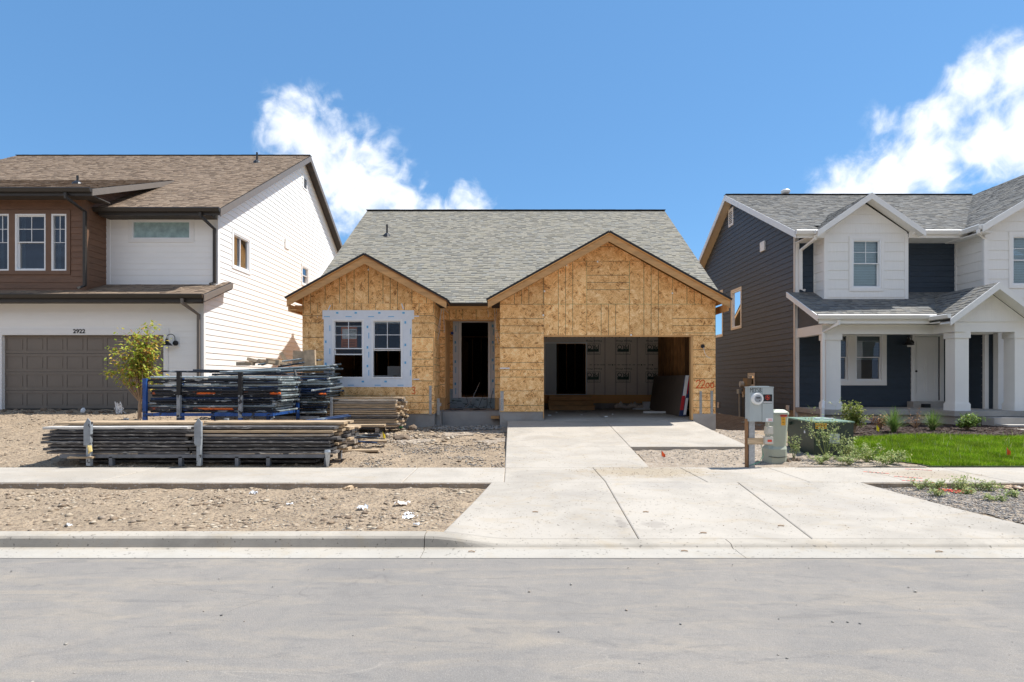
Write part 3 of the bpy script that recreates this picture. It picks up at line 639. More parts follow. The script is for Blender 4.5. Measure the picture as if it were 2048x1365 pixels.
# sidewalk slabs
def slab_grid(poly4, zf, th, step, name, mat, parent):
    """a paving slab: quad poly4 (x,y)x4 from near-left anticlockwise, top surface zf, bevelled edge"""
    (ax, ay), (bx, by), (cx_, cy), (dx, dy) = poly4; nu = max(2, int(abs(bx-ax)/step)+1); nv = max(2, int(abs(dy-ay)/step)+1); m = MB(); e = .012
    def at(u, v):
        x = lerp(lerp(ax, bx, u), lerp(dx, cx_, u), v); y = lerp(lerp(ay, by, u), lerp(dy, cy, u), v); return x, y
    us = [0, e/max(.3, abs(bx-ax))]+[i/nu for i in range(1, nu)]+[1-e/max(.3, abs(bx-ax)), 1]; vs = [0, e/max(.3, abs(dy-ay))]+[i/nv for i in range(1, nv)]+[1-e/max(.3, abs(dy-ay)), 1]
    W = len(us)
    for v in vs:
        for u in us:
            x, y = at(u, v); edge = u in (0, 1) or v in (0, 1); m.v.append((x, y, zf(x, y)-(.007 if edge else 0)))
    for j in range(len(vs)-1):
        for i in range(W-1): m.f.append((j*W+i, j*W+i+1, (j+1)*W+i+1, (j+1)*W+i))
    ring = [i for i in range(W)]+[j*W+W-1 for j in range(1, len(vs))]+[(len(vs)-1)*W+i for i in range(W-2, -1, -1)]+[j*W for j in range(len(vs)-2, 0, -1)]
    b0 = len(m.v); m.v += [(m.v[i][0], m.v[i][1], m.v[i][2]-th) for i in ring]; k = len(ring)
    for i in range(k): m.f.append((ring[i], b0+i, b0+(i+1) % k, ring[(i+1) % k]))
    m.f.append(tuple(range(b0+k-1, b0-1, -1))); m.mi = [0]*len(m.f); m.uv = [[(0, 0)]*len(f) for f in m.f]
    return m.build(name, mat, parent, fix=False)
sw = setting('sidewalk'); g = .005
js = [-.12+1.524*k for k in range(-1, 8)]; js = [-.12-1.524-4.57*k for k in range(11, 0, -1)]+js+[js[-1]+1.524*k for k in range(1, 30)]
for a, b in zip(js[:-1], js[1:]):
    dz = random.uniform(-.002, .002); slab_grid([(a+g, 8.505), (b-g, 8.505), (b-g, 9.93), (a+g, 9.93)], lambda x, y, d=dz: .0+d, .12, 1.0, 'sidewalk_slab', 'concrete', sw)
ap = setting('driveway_apron')
for (f0, f1) in (((XL(5.935)+.0, 1.32), (XL(8.5), 1.40)), ((1.32, 3.13), (1.40, 3.37)), ((3.13, XR(5.935)), (3.37, XR(8.5)))):
    slab_grid([(f0[0]+g, 5.937), (f0[1]-g, 5.937), (f1[1]-g, 8.497), (f1[0]+g, 8.497)], apron_z, .12, .15, 'apron_slab', 'concrete', ap)
dw = setting('driveway')
ysd = [9.94, 11.95, 13.9, 15.98]
for a, b in zip(ysd[:-1], ysd[1:]):
    jl, jr = lerp(2.41, 2.62, (a-9.95)/6), lerp(2.41, 2.62, (b-9.95)/6)
    slab_grid([(-.12, a+g), (jl-g, a+g), (jr-g, b-g), (-.12, b-g)], lambda x, y: drive_z(y), .12, .5, 'driveway_slab', 'concrete', dw)
    if a > 10: slab_grid([(jl+g, a+g), (5.0, a+g), (5.02 if b < 15 else 5.08, b-g), (jr+g, b-g)], lambda x, y: drive_z(y), .12, .5, 'driveway_slab', 'concrete', dw)
# expansion-joint soil in the slab gaps
m = MB(); m.box(-60, 60, 8.46, 9.98, -.2, -.012); m.box(-.1, 5, 9.95, 15.95, -.25, -.02)
m.build('joint_soil', 'gravel_soil', None, 'structure')
# right verge: gravel, and loose soils laid as sheets over the ground
def patch(name, mat, inside, x0, x1, y0, y1, s, lift, kind='structure', zf=gz):
    xx = fr(x0, x1, s)+[x1]; yy = fr(y0, y1, s)+[y1]; m = MB(); idx = {}
    for j in range(len(yy)-1):
        for i in range(len(xx)-1):
            cx_, cy = (xx[i]+xx[i+1])/2, (yy[j]+yy[j+1])/2
            if not inside(cx_, cy): continue
            q = []
            for (a, b) in ((i, j), (i+1, j), (i+1, j+1), (i, j+1)):
                if (a, b) not in idx: idx[(a, b)] = len(m.v); m.v.append((xx[a], yy[b], zf(xx[a], yy[b])+lift))
                q.append(idx[(a, b)])
            m.f.append(tuple(q)); m.mi.append(0); m.uv.append([(0, 0)]*4)
    return m.build(name, mat, None, kind, smooth=True, fix=False)
def in_rverge(x, y): return 5.96 < y < 8.5 and x > XR(y)+.02
patch('gravel_verge', 'gravel_soil', in_rverge, 5.1, 17, 5.95, 8.52, .075, .012)
def in_front_gravel(x, y): return (2.5 < x < 6.2+1.1*max(0, 11-y)+fract(x, y, 1.5)*.3 and 9.94 < y < (11.9 if x < 5 else 16.5)) or (-2.4+fract(x, y, 1)*1.2 < x < -.12 and 12.6 < y < 15.9 and fract(x+3, y, .9) > .08)
patch('gravel_strip', 'gravel_soil', in_front_gravel, -4, 9.5, 9.94, 16.5, .075, .012)
# lawn: soil sheet and blades
def lawn_back(x): return 13.1+.25*math.sin(x*.9)+.05*(x-7)
def in_lawn(x, y): return 9.99 < y < lawn_back(x) and x > 6.75+max(0, 10.9-y)*.7+.12*math.sin(y*5)-max(0, y-11)*.12
patch('lawn_soil', 'lawnsoil', in_lawn, 6.2, 17, 9.95, 14, .1, .016)
def in_bed(x, y): return lawn_back(x)-.05 < y < 16.35 and x > 6.9+(y-13)*.35
patch('planting_bed', 'mulchsoil', in_bed, 6.8, 17, 12.8, 16.4, .08, .03)
def scatter(name, mat, pts, size, seed=0, squash=.6, kind='stuff', parent=None, chip=False):
    """many small faceted stones or chips joined in one object: pts [(x,y,z)], size (min,max)"""
    r = np.random.default_rng(seed); n = len(pts)
    if n == 0: return
    P = np.array(pts); base = np.array([(0,0,1),(.9,0,.25),(.28,.86,.3),(-.73,.53,.2),(-.73,-.53,.3),(.28,-.86,.2),(0,0,-.6)])
    if chip: base = np.array([(.2,0,.25),(1.2,0,.1),(.5,.35,.12),(-.7,.33,.1),(-1.1,-.1,.15),(.3,-.4,.08),(0,0,-.1)])
    fc = np.array([(0,1,2),(0,2,3),(0,3,4),(0,4,5),(0,5,1),(6,2,1),(6,3,2),(6,4,3),(6,5,4),(6,1,5)])
    s = size[0]+(size[1]-size[0])*r.random(n)**2.2; a = r.random(n)*6.283
    V = base[None]*(1+.35*(r.random((n, 7, 1))-.5)); V = V*s[:, None, None]*np.stack([1+.4*r.random(n), .8+.4*r.random(n), squash*(.7+.6*r.random(n))], 1)[:, None, :]
    tl = (r.random(n)-.5)*(1.4 if chip else .5); y1 = V[..., 1]*np.cos(tl)[:, None]-V[..., 2]*np.sin(tl)[:, None]; z1 = V[..., 1]*np.sin(tl)[:, None]+V[..., 2]*np.cos(tl)[:, None]
    x2 = V[..., 0]*np.cos(a)[:, None]-y1*np.sin(a)[:, None]; y2 = V[..., 0]*np.sin(a)[:, None]+y1*np.cos(a)[:, None]
    V = np.stack([x2, y2, z1], -1)+P[:, None, :]
    Fc = fc[None]+(np.arange(n)*7)[:, None, None]
    return fast_mesh(name, V.reshape(-1, 3), Fc.reshape(-1, 3), mat, kind, parent)
def fast_mesh(name, V, Fc, mat, kind=None, parent=None, **tags):
    me = bpy.data.meshes.new(name); k = Fc.shape[1]; c = np.array(V.mean(0)); c[2] = V[:, 2].min(); V = V-c
    me.vertices.add(len(V)); me.vertices.foreach_set('co', V.astype(np.float32).ravel()); me.loops.add(Fc.size); me.loops.foreach_set('vertex_index', Fc.astype(np.int32).ravel())
    me.polygons.add(len(Fc)); me.polygons.foreach_set('loop_start', np.arange(0, Fc.size, k, dtype=np.int32)); me.polygons.foreach_set('loop_total', np.full(len(Fc), k, dtype=np.int32))
    me.update(calc_edges=True); me.materials.append(MT[mat]); return link(name, me, parent, Vector(c.tolist()), kind, **tags)
def rpts(n, x0, x1, y0, y1, inside=None, lift=0.0, dens=None):
    out = []; t = 0
    while len(out) < n and t < n*12:
        t += 1; x, y = random.uniform(x0, x1), random.uniform(y0, y1)
        if inside and not inside(x, y): continue
        if dens and random.random() > dens(x, y): continue
        out.append((x, y, gz(x, y)+lift))
    return out
clump = lambda x, y: .12+.88*sm(-.05, .35, fract(x+20, y+5, .9))
in_park = lambda x, y: x < XL(y)-.03
scatter('verge_clods', 'stone', rpts(5200, -9.6, -.4, 5.98, 8.45, in_park, -.004, clump), (.004, .032), 1)
scatter('verge_stones', 'stone', rpts(520, -9.6, -.4, 6.0, 8.4, in_park, -.006, clump), (.02, .06), 2)
scatter('verge_gravel', 'gravel', rpts(1800, -3.2, -.4, 6.0, 8.4, in_park, .0), (.004, .013), 3)
scatter('yard_clods', 'stone', rpts(7000, -15.5, -.15, 9.98, 16.2, None, .0, clump), (.006, .04), 4)
scatter('yard_gravel', 'gravel', rpts(3600, -3.4, -.15, 9.98, 15.9, None, .006, clump), (.006, .026), 5)
scatter('yard_rubble', 'stone', rpts(420, -5, -.15, 12.5, 15.9, None, .0, clump), (.03, .09), 15)
scatter('strip_gravel', 'gravel', rpts(9000, 2.55, 9, 9.98, 16, in_front_gravel, .010), (.004, .017), 6)
scatter('right_verge_gravel', 'gravel', rpts(16000, 5.2, 8.2, 5.98, 8.45, in_rverge, .012), (.006, .02), 7)
in_river = lambda x, y: in_rverge(x, y) and x > 7.0+(8.5-y)*.75+fract(x, y, 3)*.2
scatter('river_pebbles', 'river', rpts(1500, 6.9, 10, 6.6, 8.46, in_river, .025), (.025, .062), 8)
scatter('bark_mulch', 'mulch', rpts(9000, 6.9, 15.8, 12.8, 16.3, in_bed, .035), (.012, .04), 9, chip=True)
gp = [(random.uniform(-9, 9), random.uniform(2.4, 5.35)) for _ in range(330)]
scatter('road_grit', 'gravel', [(x, y, -.16) for x, y in gp], (.003, .013), 10)
pv = []
for _ in range(900):
    x, y = random.uniform(-.6, 6.5), random.uniform(5.95, 11.5)
    if y < 8.5:
        if XL(y)+.05 < x < XR(y)-.05: pv.append((x, y, apron_z(x, y)))
    elif y < 9.9: pv.append((x, y, .002))
    elif 0 < x < 2.3: pv.append((x, y, drive_z(y)))
scatter('crumbs_on_paving', 'stone', pv, (.003, .010), 12)
pv = [(random.gauss(2.2, .6), random.uniform(8.9, 9.95), .002) for _ in range(520)]+[(random.gauss(6.6, .5), random.gauss(9.3, .3), .002) for _ in range(110)]
scatter('spilled_soil', 'stone', [p for p in pv if 8.55 < p[1] < 9.95], (.003, .011), 13)
scatter('porch_footing_rubble', 'gravel', rpts(1500, -2.2, -.3, 15.2, 16.1, None, .03), (.012, .05), 14)
# marking paint on the pavement
m = MB(); up = lambda u, z, t: (u, z, t)
for x, y, dx, dy, w in ((5.85, 9.45, .28, -.18, .035), (6.75, 9.75, .32, -.16, .03), (6.05, 9.0, .30, -.18, .03), (5.92, 8.62, .34, -.05, .03), (8.15, 8.62, .22, -.08, .03)):
    ribbon(m, [(x+dx*i/6, y+dy*i/6+random.uniform(-.006, .006)) for i in range(7)], w, up, .005)
for x, w in ((6.27, .045), (8.38, .045)):
    m.add([(x-w, 8.5015, .0), (x+w, 8.5015, .0), (x+w*.6, 8.5015, -.085), (x-w*.6, 8.5015, -.085)], [(0, 1, 2, 3)])
m.build('marking_paint', 'red_paint', None, 'structure', fix=False)
scatter('red_painted_stones', 'red_paint', [(x, y, gz(x, y)+.02) for x, y in [(6.2+random.gauss(.12, .12), 8.25-random.random()*.28) for _ in range(150)]+[(8.3+random.gauss(0, .12), 8.2-random.random()*.2) for _ in range(60)]], (.008, .028), 21)
# lawn blades
def blades(name, mat, pts, h, w, seed=0, lean=.5, kind='stuff', parent=None, **tags):
    r = np.random.default_rng(seed); P = np.array(pts); n = len(P); hh = h[0]+(h[1]-h[0])*r.random(n); a = r.random(n)*6.283; l = lean*hh*(.2+.8*r.random(n)); b = r.random(n)*6.283
    ww = w*(.7+.6*r.random(n)); D = np.stack([np.cos(a)*ww, np.sin(a)*ww, np.zeros(n)], 1); Ln = np.stack([np.cos(b)*l, np.sin(b)*l, np.zeros(n)], 1); up_ = np.stack([np.zeros(n), np.zeros(n), hh], 1)
    V = np.stack([P-D, P+D, P+D*.7+Ln*.35+up_*.6, P-D*.7+Ln*.35+up_*.6, P+Ln+up_], 1)
    base = (np.arange(n)*5)[:, None]
    T = np.concatenate([base+np.array([[0, 1, 2]]), base+np.array([[0, 2, 3]]), base+np.array([[3, 2, 4]])], 0)
    return fast_mesh(name, V.reshape(-1, 3), T, mat, kind, parent, **tags)
n = 0; lp = []
while len(lp) < 105000:
    x = random.uniform(6.3, 14.2); y = 10+4*random.random()**1.25
    if in_lawn(x, y): lp.append((x, y, gz(x, y, False)+.012))
blades('lawn_grass', 'grass', lp, (.035, .085), .0035, 3)
lp = [(x, y, gz(x, y, False)+.012) for x, y in [(random.uniform(6.8, 14), random.uniform(10, 13.4)) for _ in range(260)] if in_lawn(x, y)]
blades('tall_lawn_tufts', 'weed', lp, (.12, .20), .005, 4)
# ------------------------------------------------------------------ the unfinished house in the middle
UH = thing('unfinished_house', 'unfinished single storey house sheathed in bare strand board with an open garage', 'house', (0, 16, 0))
Y0 = 16.0
m = MB()
m.box(-5.89, -2.19, Y0+.012, Y0+.2, -.5, .574); m.box(-.34, .895, Y0+.012, Y0+.2, -.5, .63); m.box(5.085, 5.72, Y0-.03, Y0+.2, -.5, .574)
m.box(-5.89, -5.69, Y0+.2, 31.5, -.6, .574); m.box(5.52, 5.72, Y0+.2, 31.5, -.6, .574); m.box(-5.69, 5.52, 31.3, 31.5, -.6, .574)
m.box(-2.39, -2.19, Y0+.2, 18.5, -.5, .57); m.box(-.34, -.14, Y0+.2, 21.3, -.5, .57)
m.build('foundation', 'foundation', UH)
# garage slab inside
slab_grid([(.90, 15.985), (5.08, 15.985), (5.08, 16.3), (.90, 16.3)], lambda x, y: .385+.1*(y-15.98), .2, .5, 'garage_sill_slab', 'concrete', UH)
slab_grid([(-.14, 16.305), (2.62, 16.305), (2.95, 21.45), (-.14, 21.45)], lambda x, y: .417+.006*(y-16.3), .15, 1, 'garage_slab', 'concrete', UH)
slab_grid([(2.63, 16.305), (5.52, 16.305), (5.52, 21.45), (2.96, 21.45)], lambda x, y: .417+.006*(y-16.3), .15, 1, 'garage_slab', 'concrete', UH)
def osb(wall, mp, poly, vert, origin, mat='osb', t0=0.0, t1=.012):
    """one sheet; vert: guide lines run upright; origin: (u or z) edge from which the 4 ft width is measured"""
    if len(poly) < 3: return
    cx = sum(p[0] for p in poly)/len(poly); cy = sum(p[1] for p in poly)/len(poly); g = .0022
    P = [(cx+(u-cx)*(1-g*2/max(.2, abs(u-cx)*2+.001)) if abs(u-cx) > .01 else u, cy+(z-cy)*(1-g*2/max(.2, abs(z-cy)*2+.001)) if abs(z-cy) > .01 else z) for u, z in poly]
    f = (lambda u, z: (u-origin, z)) if vert else (lambda u, z: (z-origin, u))
    tt = t1+random.uniform(-.0012, .0012)
    MB().prism(P, mp, t0, tt, 0, f).build('osb_panel', mat, wall)
R4 = lambda a, b, c, d: [(a, c), (b, c), (b, d), (a, d)]
def studs(m, mp, u0, u1, z0, z1, step=.406, t0=-.14, t1=-.002, plates=True):
    u = u0
    while u < u1: rect(m, mp, u, min(u+.038, u1), z0+.04, z1-.04, t0, t1); u += step
    if plates: rect(m, mp, u0, u1, z0, z0+.038, t0, t1-.001); rect(m, mp, u0, u1, z1-.076, z1, t0, t1-.001)
# --- left bump front
mp = front(Y0); RS = .556
m = MB(); studs(m, mp, -5.88, -5.0, .60, 3.6); studs(m, mp, -2.75, -2.20, .60, 3.6); studs(m, mp, -4.9, -2.9, .6, 1.2)
WL = m.build('front_wall_left', 'lumber_z', UH)
wx0, wx1, wz0, wz1 = X(664.5, Y0), X(806, Y0), Z(757.5, Y0), Z(639, Y0)
ax, az = -4.07, 4.86
gab = [(-5.89, 3.68), (-2.19, 3.68), (-2.19, 3.80), (ax, az), (-5.89, 3.84)]
zt = 3.475
osb(WL, mp, R4(-5.89, wx0, .574, 1.50), False, .28); osb(WL, mp, R4(-5.89, wx0, 1.50, 2.72), False, 1.50); osb(WL, mp, R4(-5.89, wx0, 2.72, 3.40), False, 2.72)
osb(WL, mp, R4(wx0, wx1, .574, wz0), False, .28); osb(WL, mp, R4(wx1, -2.19, .574, 1.50), False, .28); osb(WL, mp, R4(wx1, -2.19, 1.50, 2.72), False, 1.50); osb(WL, mp, R4(wx1, -2.19, 2.72, 3.40), False, 2.72)
osb(WL, mp, R4(wx0, wx1, wz1, 3.40), False, 2.4)
xsm = [-6.47, -5.25, -4.03, -2.81, -1.59]
for a, b in zip(xsm[:-1], xsm[1:]):
    a_, b_ = max(a, -5.89), min(b, -2.19); osb(WL, mp, R4(a_, b_, 3.40, 3.68), True, a+.2)
    P = [(a_, 3.68), (b_, 3.68), (b_, 6), (a_, 6)]; P = clip(P, RS, 1, az+RS*ax); P = clip(P, -RS, 1, az-RS*ax); osb(WL, mp, P, True, a)
# corner boards of the cut edge
# --- window pair with flashing tape
w1 = (X(665, Y0), X(728.5, Y0)); w2 = (X(743.5, Y0), X(805.5, Y0))
wa = window(UH, front(Y0-.014), w1[0], w1[1], wz0, wz1, 'hung', opened=.62, gm='glass', label='left vinyl window of the pair with an orange notice behind the glass'); window(UH, front(Y0-.014), w2[0], w2[1], wz0, wz1, 'hung', opened=.74, gm='glass', label='right vinyl window of the pair, lower sash raised')
m = MB(); tp = front(Y0-.0135)
L0, L1, T0, T1 = X(648, Y0), X(824, Y0), Z(774.5, Y0), Z(621, Y0)
rect(m, tp, L0, w1[0], wz0, wz1+.03, 0, .002); rect(m, tp, w2[1], L1, wz0, wz1+.03, 0, .002); rect(m, tp, w1[1], w2[0], wz0, wz1, 0, .0022)
rect(m, tp, L0, L1, T0, wz0, 0, .0018); rect(m, tp, L0-.04, L1+.06, wz1+.0, T1, .0005, .0034)
tape = m.build('flashing_tape', 'tape', UH)
rd = random.Random(5); m = MB()
for (a, b, c, d, vert) in ((L0+.03, w1[0]-.06, wz0, wz1, 1), (w2[1]+.05, L1-.03, wz0, wz1, 1), (w1[1]+.07, w2[0]-.07, wz0, wz1, 1), (L0+.1, L1-.1, T0+.04, wz0-.06, 0), (L0, L1, wz1+.06, T1-.05, 0)):
    if vert:
        z = c+.08; k = 0
        while z < d-.1:
            h = .07 if k % 2 else .16; u = a if k % 2 else b-.02; w_ = .05 if k % 2 else .022; rect(m, tp, u, u+w_, z, z+h, .0036, .0042); z += rd.uniform(.22, .34); k += 1
    else:
        u = a; k = 0
        while u < b-.2: h = .05 if k % 2 else .022; w_ = .07 if k % 2 else .17; z = d-.05 if k % 2 else c; rect(m, tp, u, u+w_, z, z+h, .0036, .0042); u += rd.uniform(.25, .4); k += 1
m.build('tape_print', 'print_blue', tape, kind='stuff')
# notice in the left window
pm = MB(); nx0, nx1, nz0, nz1 = X(681, Y0), X(713, Y0), Z(695, Y0), Z(651.5, Y0); np_ = front(Y0+.06)
rect(pm, np_, nx0, nx1, nz0, nz1, 0, .002); MT['notice'] = M('orange_notice_paper', (.62, .22, .10), .7, .05, 8)
nt_ = thing('posted_notice', 'orange printed notice with a white address box taped inside the left front window', 'sign', ((nx0+nx1)/2, Y0+.06, nz0)); pm.build('notice_sheet', 'notice', nt_)
pm = MB(); rect(pm, np_, nx0+.03, nx1-.01, nz0+.24, nz1-.09, .0022, .003); wb = pm.build('white_box', 'paper', nt_)
text('2200', .10, ((nx0+nx1)/2+.10, Y0+.0565, nz1-.16), wb, 'dark_scrap', 'notice_text')
pm = MB()
for k in range(3): rect(pm, np_, nx0+.25, nx1-.04, nz0+.29+k*.035, nz0+.303+k*.035, .0032, .0036)
for k in range(4): rect(pm, np_, nx0+.05, nx1-.05, nz0+.04+k*.045, nz0+.052+k*.045, .0022, .0026)
pm.build('notice_lines', 'wrapprint', nt_)
# --- gable overhangs (both front gables)
def gable(name, axx, xl, xr, zap, YF, Yb, rs, mat='lumber'):
    r = thing_part(name, UH)
    al = math.atan(rs); c, s = math.cos(al), math.sin(al)
    for sgn, xe in ((-1, xl), (1, xr)):
        L = abs(xe-axx)/c; O = (axx, YF, zap); eu = (0, 1, 0); ev = Vector((sgn*c, 0, -s))
        m = MB(); slab3(m, O, eu, ev, [(-.03, 0), (Yb-YF, 0), (Yb-YF, L+.02), (-.03, L+.02)], -.035, -.012); m.build('roof_deck', 'osb_plain', r)
        m = MB(); slab3(m, O, eu, ev, [(-.045, 0), (Yb-YF, 0), (Yb-YF, L+.035), (-.045, L+.035)], -.0115, .040); m.build('underlayment', 'underlay', r)
        slopev = lambda h: h/c
        m = MB(); m.prism([(axx+sgn*.001, zap-.045), (xe, zap-.045-rs*abs(xe-axx)), (xe, zap-.045-rs*abs(xe-axx)-.185), (axx+sgn*.001, zap-.045-.185/c*.98)], front(YF+.04), 0, .038); m.build('rake_board', mat, r)
        k = 0; u = .55
        while u < L-.2:
            x0 = axx+sgn*u*c; z0 = zap-rs*u*c-.05
            m = MB(); m.prism([(x0, z0), (x0+sgn*.085*c, z0-.085*s), (x0+sgn*(.085*c-.04*s)-0, z0-.085*s-.04*c), (x0-sgn*.04*s, z0-.04*c)], front(YF+.045), -(Y0-YF-.047), 0); m.build('lookout', mat, r); u += 1.2
    # eave board along the outer ends
    return r
def thing_part(name, parent, loc=None):
    o = bpy.data.objects.new(name, None); COL.objects.link(o); o.parent = parent; L = Vector(loc or WO[parent.name]); o.location = L-WO[parent.name]; WO[o.name] = L; o.empty_display_size = .2; return o
YF = 15.55
g1 = gable('left_gable_roof', -4.03, -6.16, -1.80, 4.955, YF, 18.6, .556)
g2 = gable('right_gable_roof', 2.655, -.66, 5.965, 5.565, YF, 19.5, .556)
m = MB(); m.box(-6.10, -5.92, 15.62, 16.0, 3.44, 3.47); m.box(-6.14, -6.10, YF+.045, 17.0, 3.42, 3.60); m.box(-6.10, -5.90, 15.98, 16.018, 3.44, 3.62); m.build('eave_framing', 'lumber', UH)
m = MB(); m.box(5.905, 5.943, YF+.045, 17.0, 3.42, 3.62); m.build('eave_framing', 'lumber', UH)
# --- garage front
m = MB(); studs(m, mp, -.33, .87, .65, 3.6); studs(m, mp, 5.10, 5.71, .60, 3.6); rect(m, mp, .9, 5.08, 2.80, 3.1, -.14, -.002)
WR = m.build('front_wall_garage', 'lumber_z', UH)
oz = 2.78; gx = [-.34, .895, 2.10, 3.30, 4.51, 5.72]; zb = 3.655
for a, b in ((.633, 1.22), (1.22, 2.42), (2.42, zb)): osb(WR, mp, R4(-.34, .895, a, b), False, b-1.22)
for a, b in zip(gx[1:4], gx[2:5]): osb(WR, mp, R4(a, b, oz, zb), True, a)
osb(WR, mp, R4(4.51, 5.72, oz, zb), False, 2.44); 
for a, b in ((.574, 1.56), (1.56, oz)): osb(WR, mp, R4(5.085, 5.72, a, b), False, b-1.22)
ga, gzp = 2.69, 5.40
for i, (a, b) in enumerate(zip(gx[:-1], gx[1:])):
    lo = zb; cut = 4.86
    for (q0, q1, vert) in ((lo, cut, i != 2), (cut, 6.5, False)):
        P = clip(clip(R4(a, b, q0, q1), RS, 1, gzp+RS*ga), -RS, 1, gzp-RS*ga)
        if len(P) > 2 and max(p[1] for p in P)-min(p[1] for p in P) > .05: osb(WR, mp, P, vert, a if vert else q0)
MT['dark_sheath'] = M('shaded_sheathing', (.20, .095, .035), .8, .3, 4); MT['brown_stud'] = M('shaded_stud', (.26, .125, .045), .8, .4, 3, stretch=(8, 8, 1), rnd=.65); MT['seam'] = M('green_panel_edge', (.10, .26, .13), .7, .2, 9)  # gloom between the garage studs is put into sheathing and stud colours
m = MB()
for u in (2.10, 3.30): rect(m, mp, u-.003, u+.003, zb, 4.88, .012, .0145)
rect(m, mp, .6, 5.3, zb-.003, zb+.003, .012, .0144); rect(m, mp, 5.714, 5.722, 2.7, zb, .005, .0145)
m.build('panel_edge_seal', 'seam', WR)
# trimmer lumber round the opening
m = MB(); rect(m, mp, .898, 5.08, oz-.038, oz, -.14, .006); m.build('header_jamb', 'lumber', UH)
m = MB(); rect(m, mp, 5.03, 5.085, .40, oz-.039, -.13, .03); m.build('side_jamb', 'lumber_z', UH)
m = MB(); rect(m, mp, .87, .899, .45, oz-.039, -.14, .003); m.build('side_jamb', 'lumber_z', UH)
m = MB()
for u, z in ((X(1133, Y0), Z(531, Y0)), (X(1089, Y0), Z(583, Y0)), (X(1344.5, Y0), Z(587, Y0)), (X(1086.5, Y0), Z(631, Y0)), (X(1195, Y0), Z(524, Y0)), (X(737, Y0), Z(540, Y0)), (X(1262, Y0), Z(670.5, Y0))):
    rect(m, mp, u-.02, u+.02, z-.025, z+.025, .0145, .017)
m.build('paper_tag', 'paper', UH)
# straps
def strap(x, z0, z1, y=Y0-.02, w=.07):
    m = MB(); rect(m, front(y), x-w/2, x+w/2, z0, z1, 0, .003)
    s = m.build('metal_strap', 'galv', UH); m = MB(); z = z0+.06
    while z < z1-.02:
        for dx in (-.018, .018): rect(m, front(y-.0035), x+dx-.004, x+dx+.004, z, z+.008, 0, .002)
        z += .05
    m.build('nail_head', 'black', s, kind='stuff')
strap(X(861, Y0), Z(830, Y0), Z(772, Y0)); strap(X(1401, Y0), Z(828, Y0), Z(783, Y0)); strap(X(1423, Y0), Z(828, Y0), Z(782, Y0)); strap(X(1004, Y0), Z(822, Y0), Z(783, Y0), w=.09)
# garage light box and dangling wire, spray-painted numbers
m = MB(); m.tube([(X(1405, Y0), Y0-.013, Z(693, Y0)), (X(1405, Y0), Y0-.035, Z(693, Y0))], .055, 12); m.build('electrical_box', 'black', UH)
m = MB(); m.tube([(X(1406, Y0), Y0-.05, Z(696, Y0)), (X(1407, Y0), Y0-.09, Z(706, Y0)), (X(1411, Y0), Y0-.10, Z(713, Y0)), (X(1418, Y0), Y0-.08, Z(717, Y0))], .006, 5); m.build('loose_wire', 'wire_white', UH)
m = MB(); hand(m, '2200', X(1392, Y0), Z(777, Y0), .225, .026, mp, .0155, adv=.72, tilt=.004); m.build('sprayed_number', 'orange_paint', UH)
m = MB(); hand(m, '3', X(824, Y0), Z(788, Y0), .19, .022, mp, .0155); m.build('sprayed_number', 'orange_paint', UH)
for (px, py, dx, dz) in ((635, 635, .0, 0), (655, 622, .07, .16), (806, 619, -.05, .16), (826, 634, .16, 0), (826, 760, .17, .0), (1000, 738, .26, .0)):
    m = MB(); x, z = X(px, Y0), Z(py, Y0); m.prism([(x, z), (x+dx+.012, z-dz*0), (x+dx+.012, z+dz+.03), (x, z+.03)] if dz == 0 else [(x, z), (x+.03, z), (x+dx+.03, z+dz), (x+dx, z+dz)], mp, .0145, .017); m.build('tape_tab', 'tape', UH)
# --- entry recess
yo, yd = 17.2, 18.6; me_ = east(-2.19)
m = MB(); studs(m, me_, 16.15, 17.3, .6, 3.6); ws = m.build('entry_side_wall', 'lumber_z', UH)
for a, b in ((.574, 1.35), (1.35, 2.57), (2.57, 3.72)): osb(ws, me_, R4(Y0+.0, yo-.012, a, b), False, b-1.22)
m = MB(); rect(m, front(Y0+.0), -2.215, -2.185, 1.45, 2.72, -.02, .018); m.build('corner_lath', 'lumber_z', UH)
fo = front(yo); m = MB(); studs(m, fo, -2.18, -2.04, .7, 3.3); we = m.build('entry_front_wall', 'lumber_z', UH)
osb(we, fo, R4(-2.178, -2.03, .98, 2.2), False, .98); osb(we, fo, R4(-2.178, -2.03, 2.2, 3.345), False, 2.2)
osb(we, fo, R4(-.52, -.33, .98, 2.2), False, .98); osb(we, fo, R4(-.52, -.33, 2.2, 3.345), False, 2.2)
osb(we, fo, R4(-2.178, -.34, 3.345, 3.78), True, -2.3)
m = MB(); m.box(-2.20, -2.03, yo-.02, yo+.14, .62, .98); m.build('post_base', 'lumber_z', UH); m = MB(); m.box(-.52, -.35, yo-.02, yo+.14, .62, .98); m.build('post_base', 'lumber_z', UH)
m = MB(); m.box(-2.03, -1.99, yo+.002, yo+.14, .98, 3.33); m.build('opening_jamb', 'lumber_z', UH)
m = MB(); m.box(-2.03, -.52, yo+.002, yo+.14, 3.31, 3.345); m.build('opening_jamb', 'lumber', UH)
m = MB(); m.box(-2.17, -2.03, yo+.145, yd, .60, 3.5); m.build('alcove_side', 'osb_plain', UH); m = MB(); m.box(-.50, -.36, yo+.145, yd, .60, 3.5); m.build('alcove_side', 'osb_plain', UH)
fd = front(yd); dz0, dz1 = Z(795, yd), Z(645.5, yd); dx0, dx1 = X(923, yd), X(976.5, yd)
m = MB(); studs(m, fd, -2.0, dx0-.1, .96, 3.5, .3); wd_ = m.build('entry_back_wall', 'lumber_z', UH)
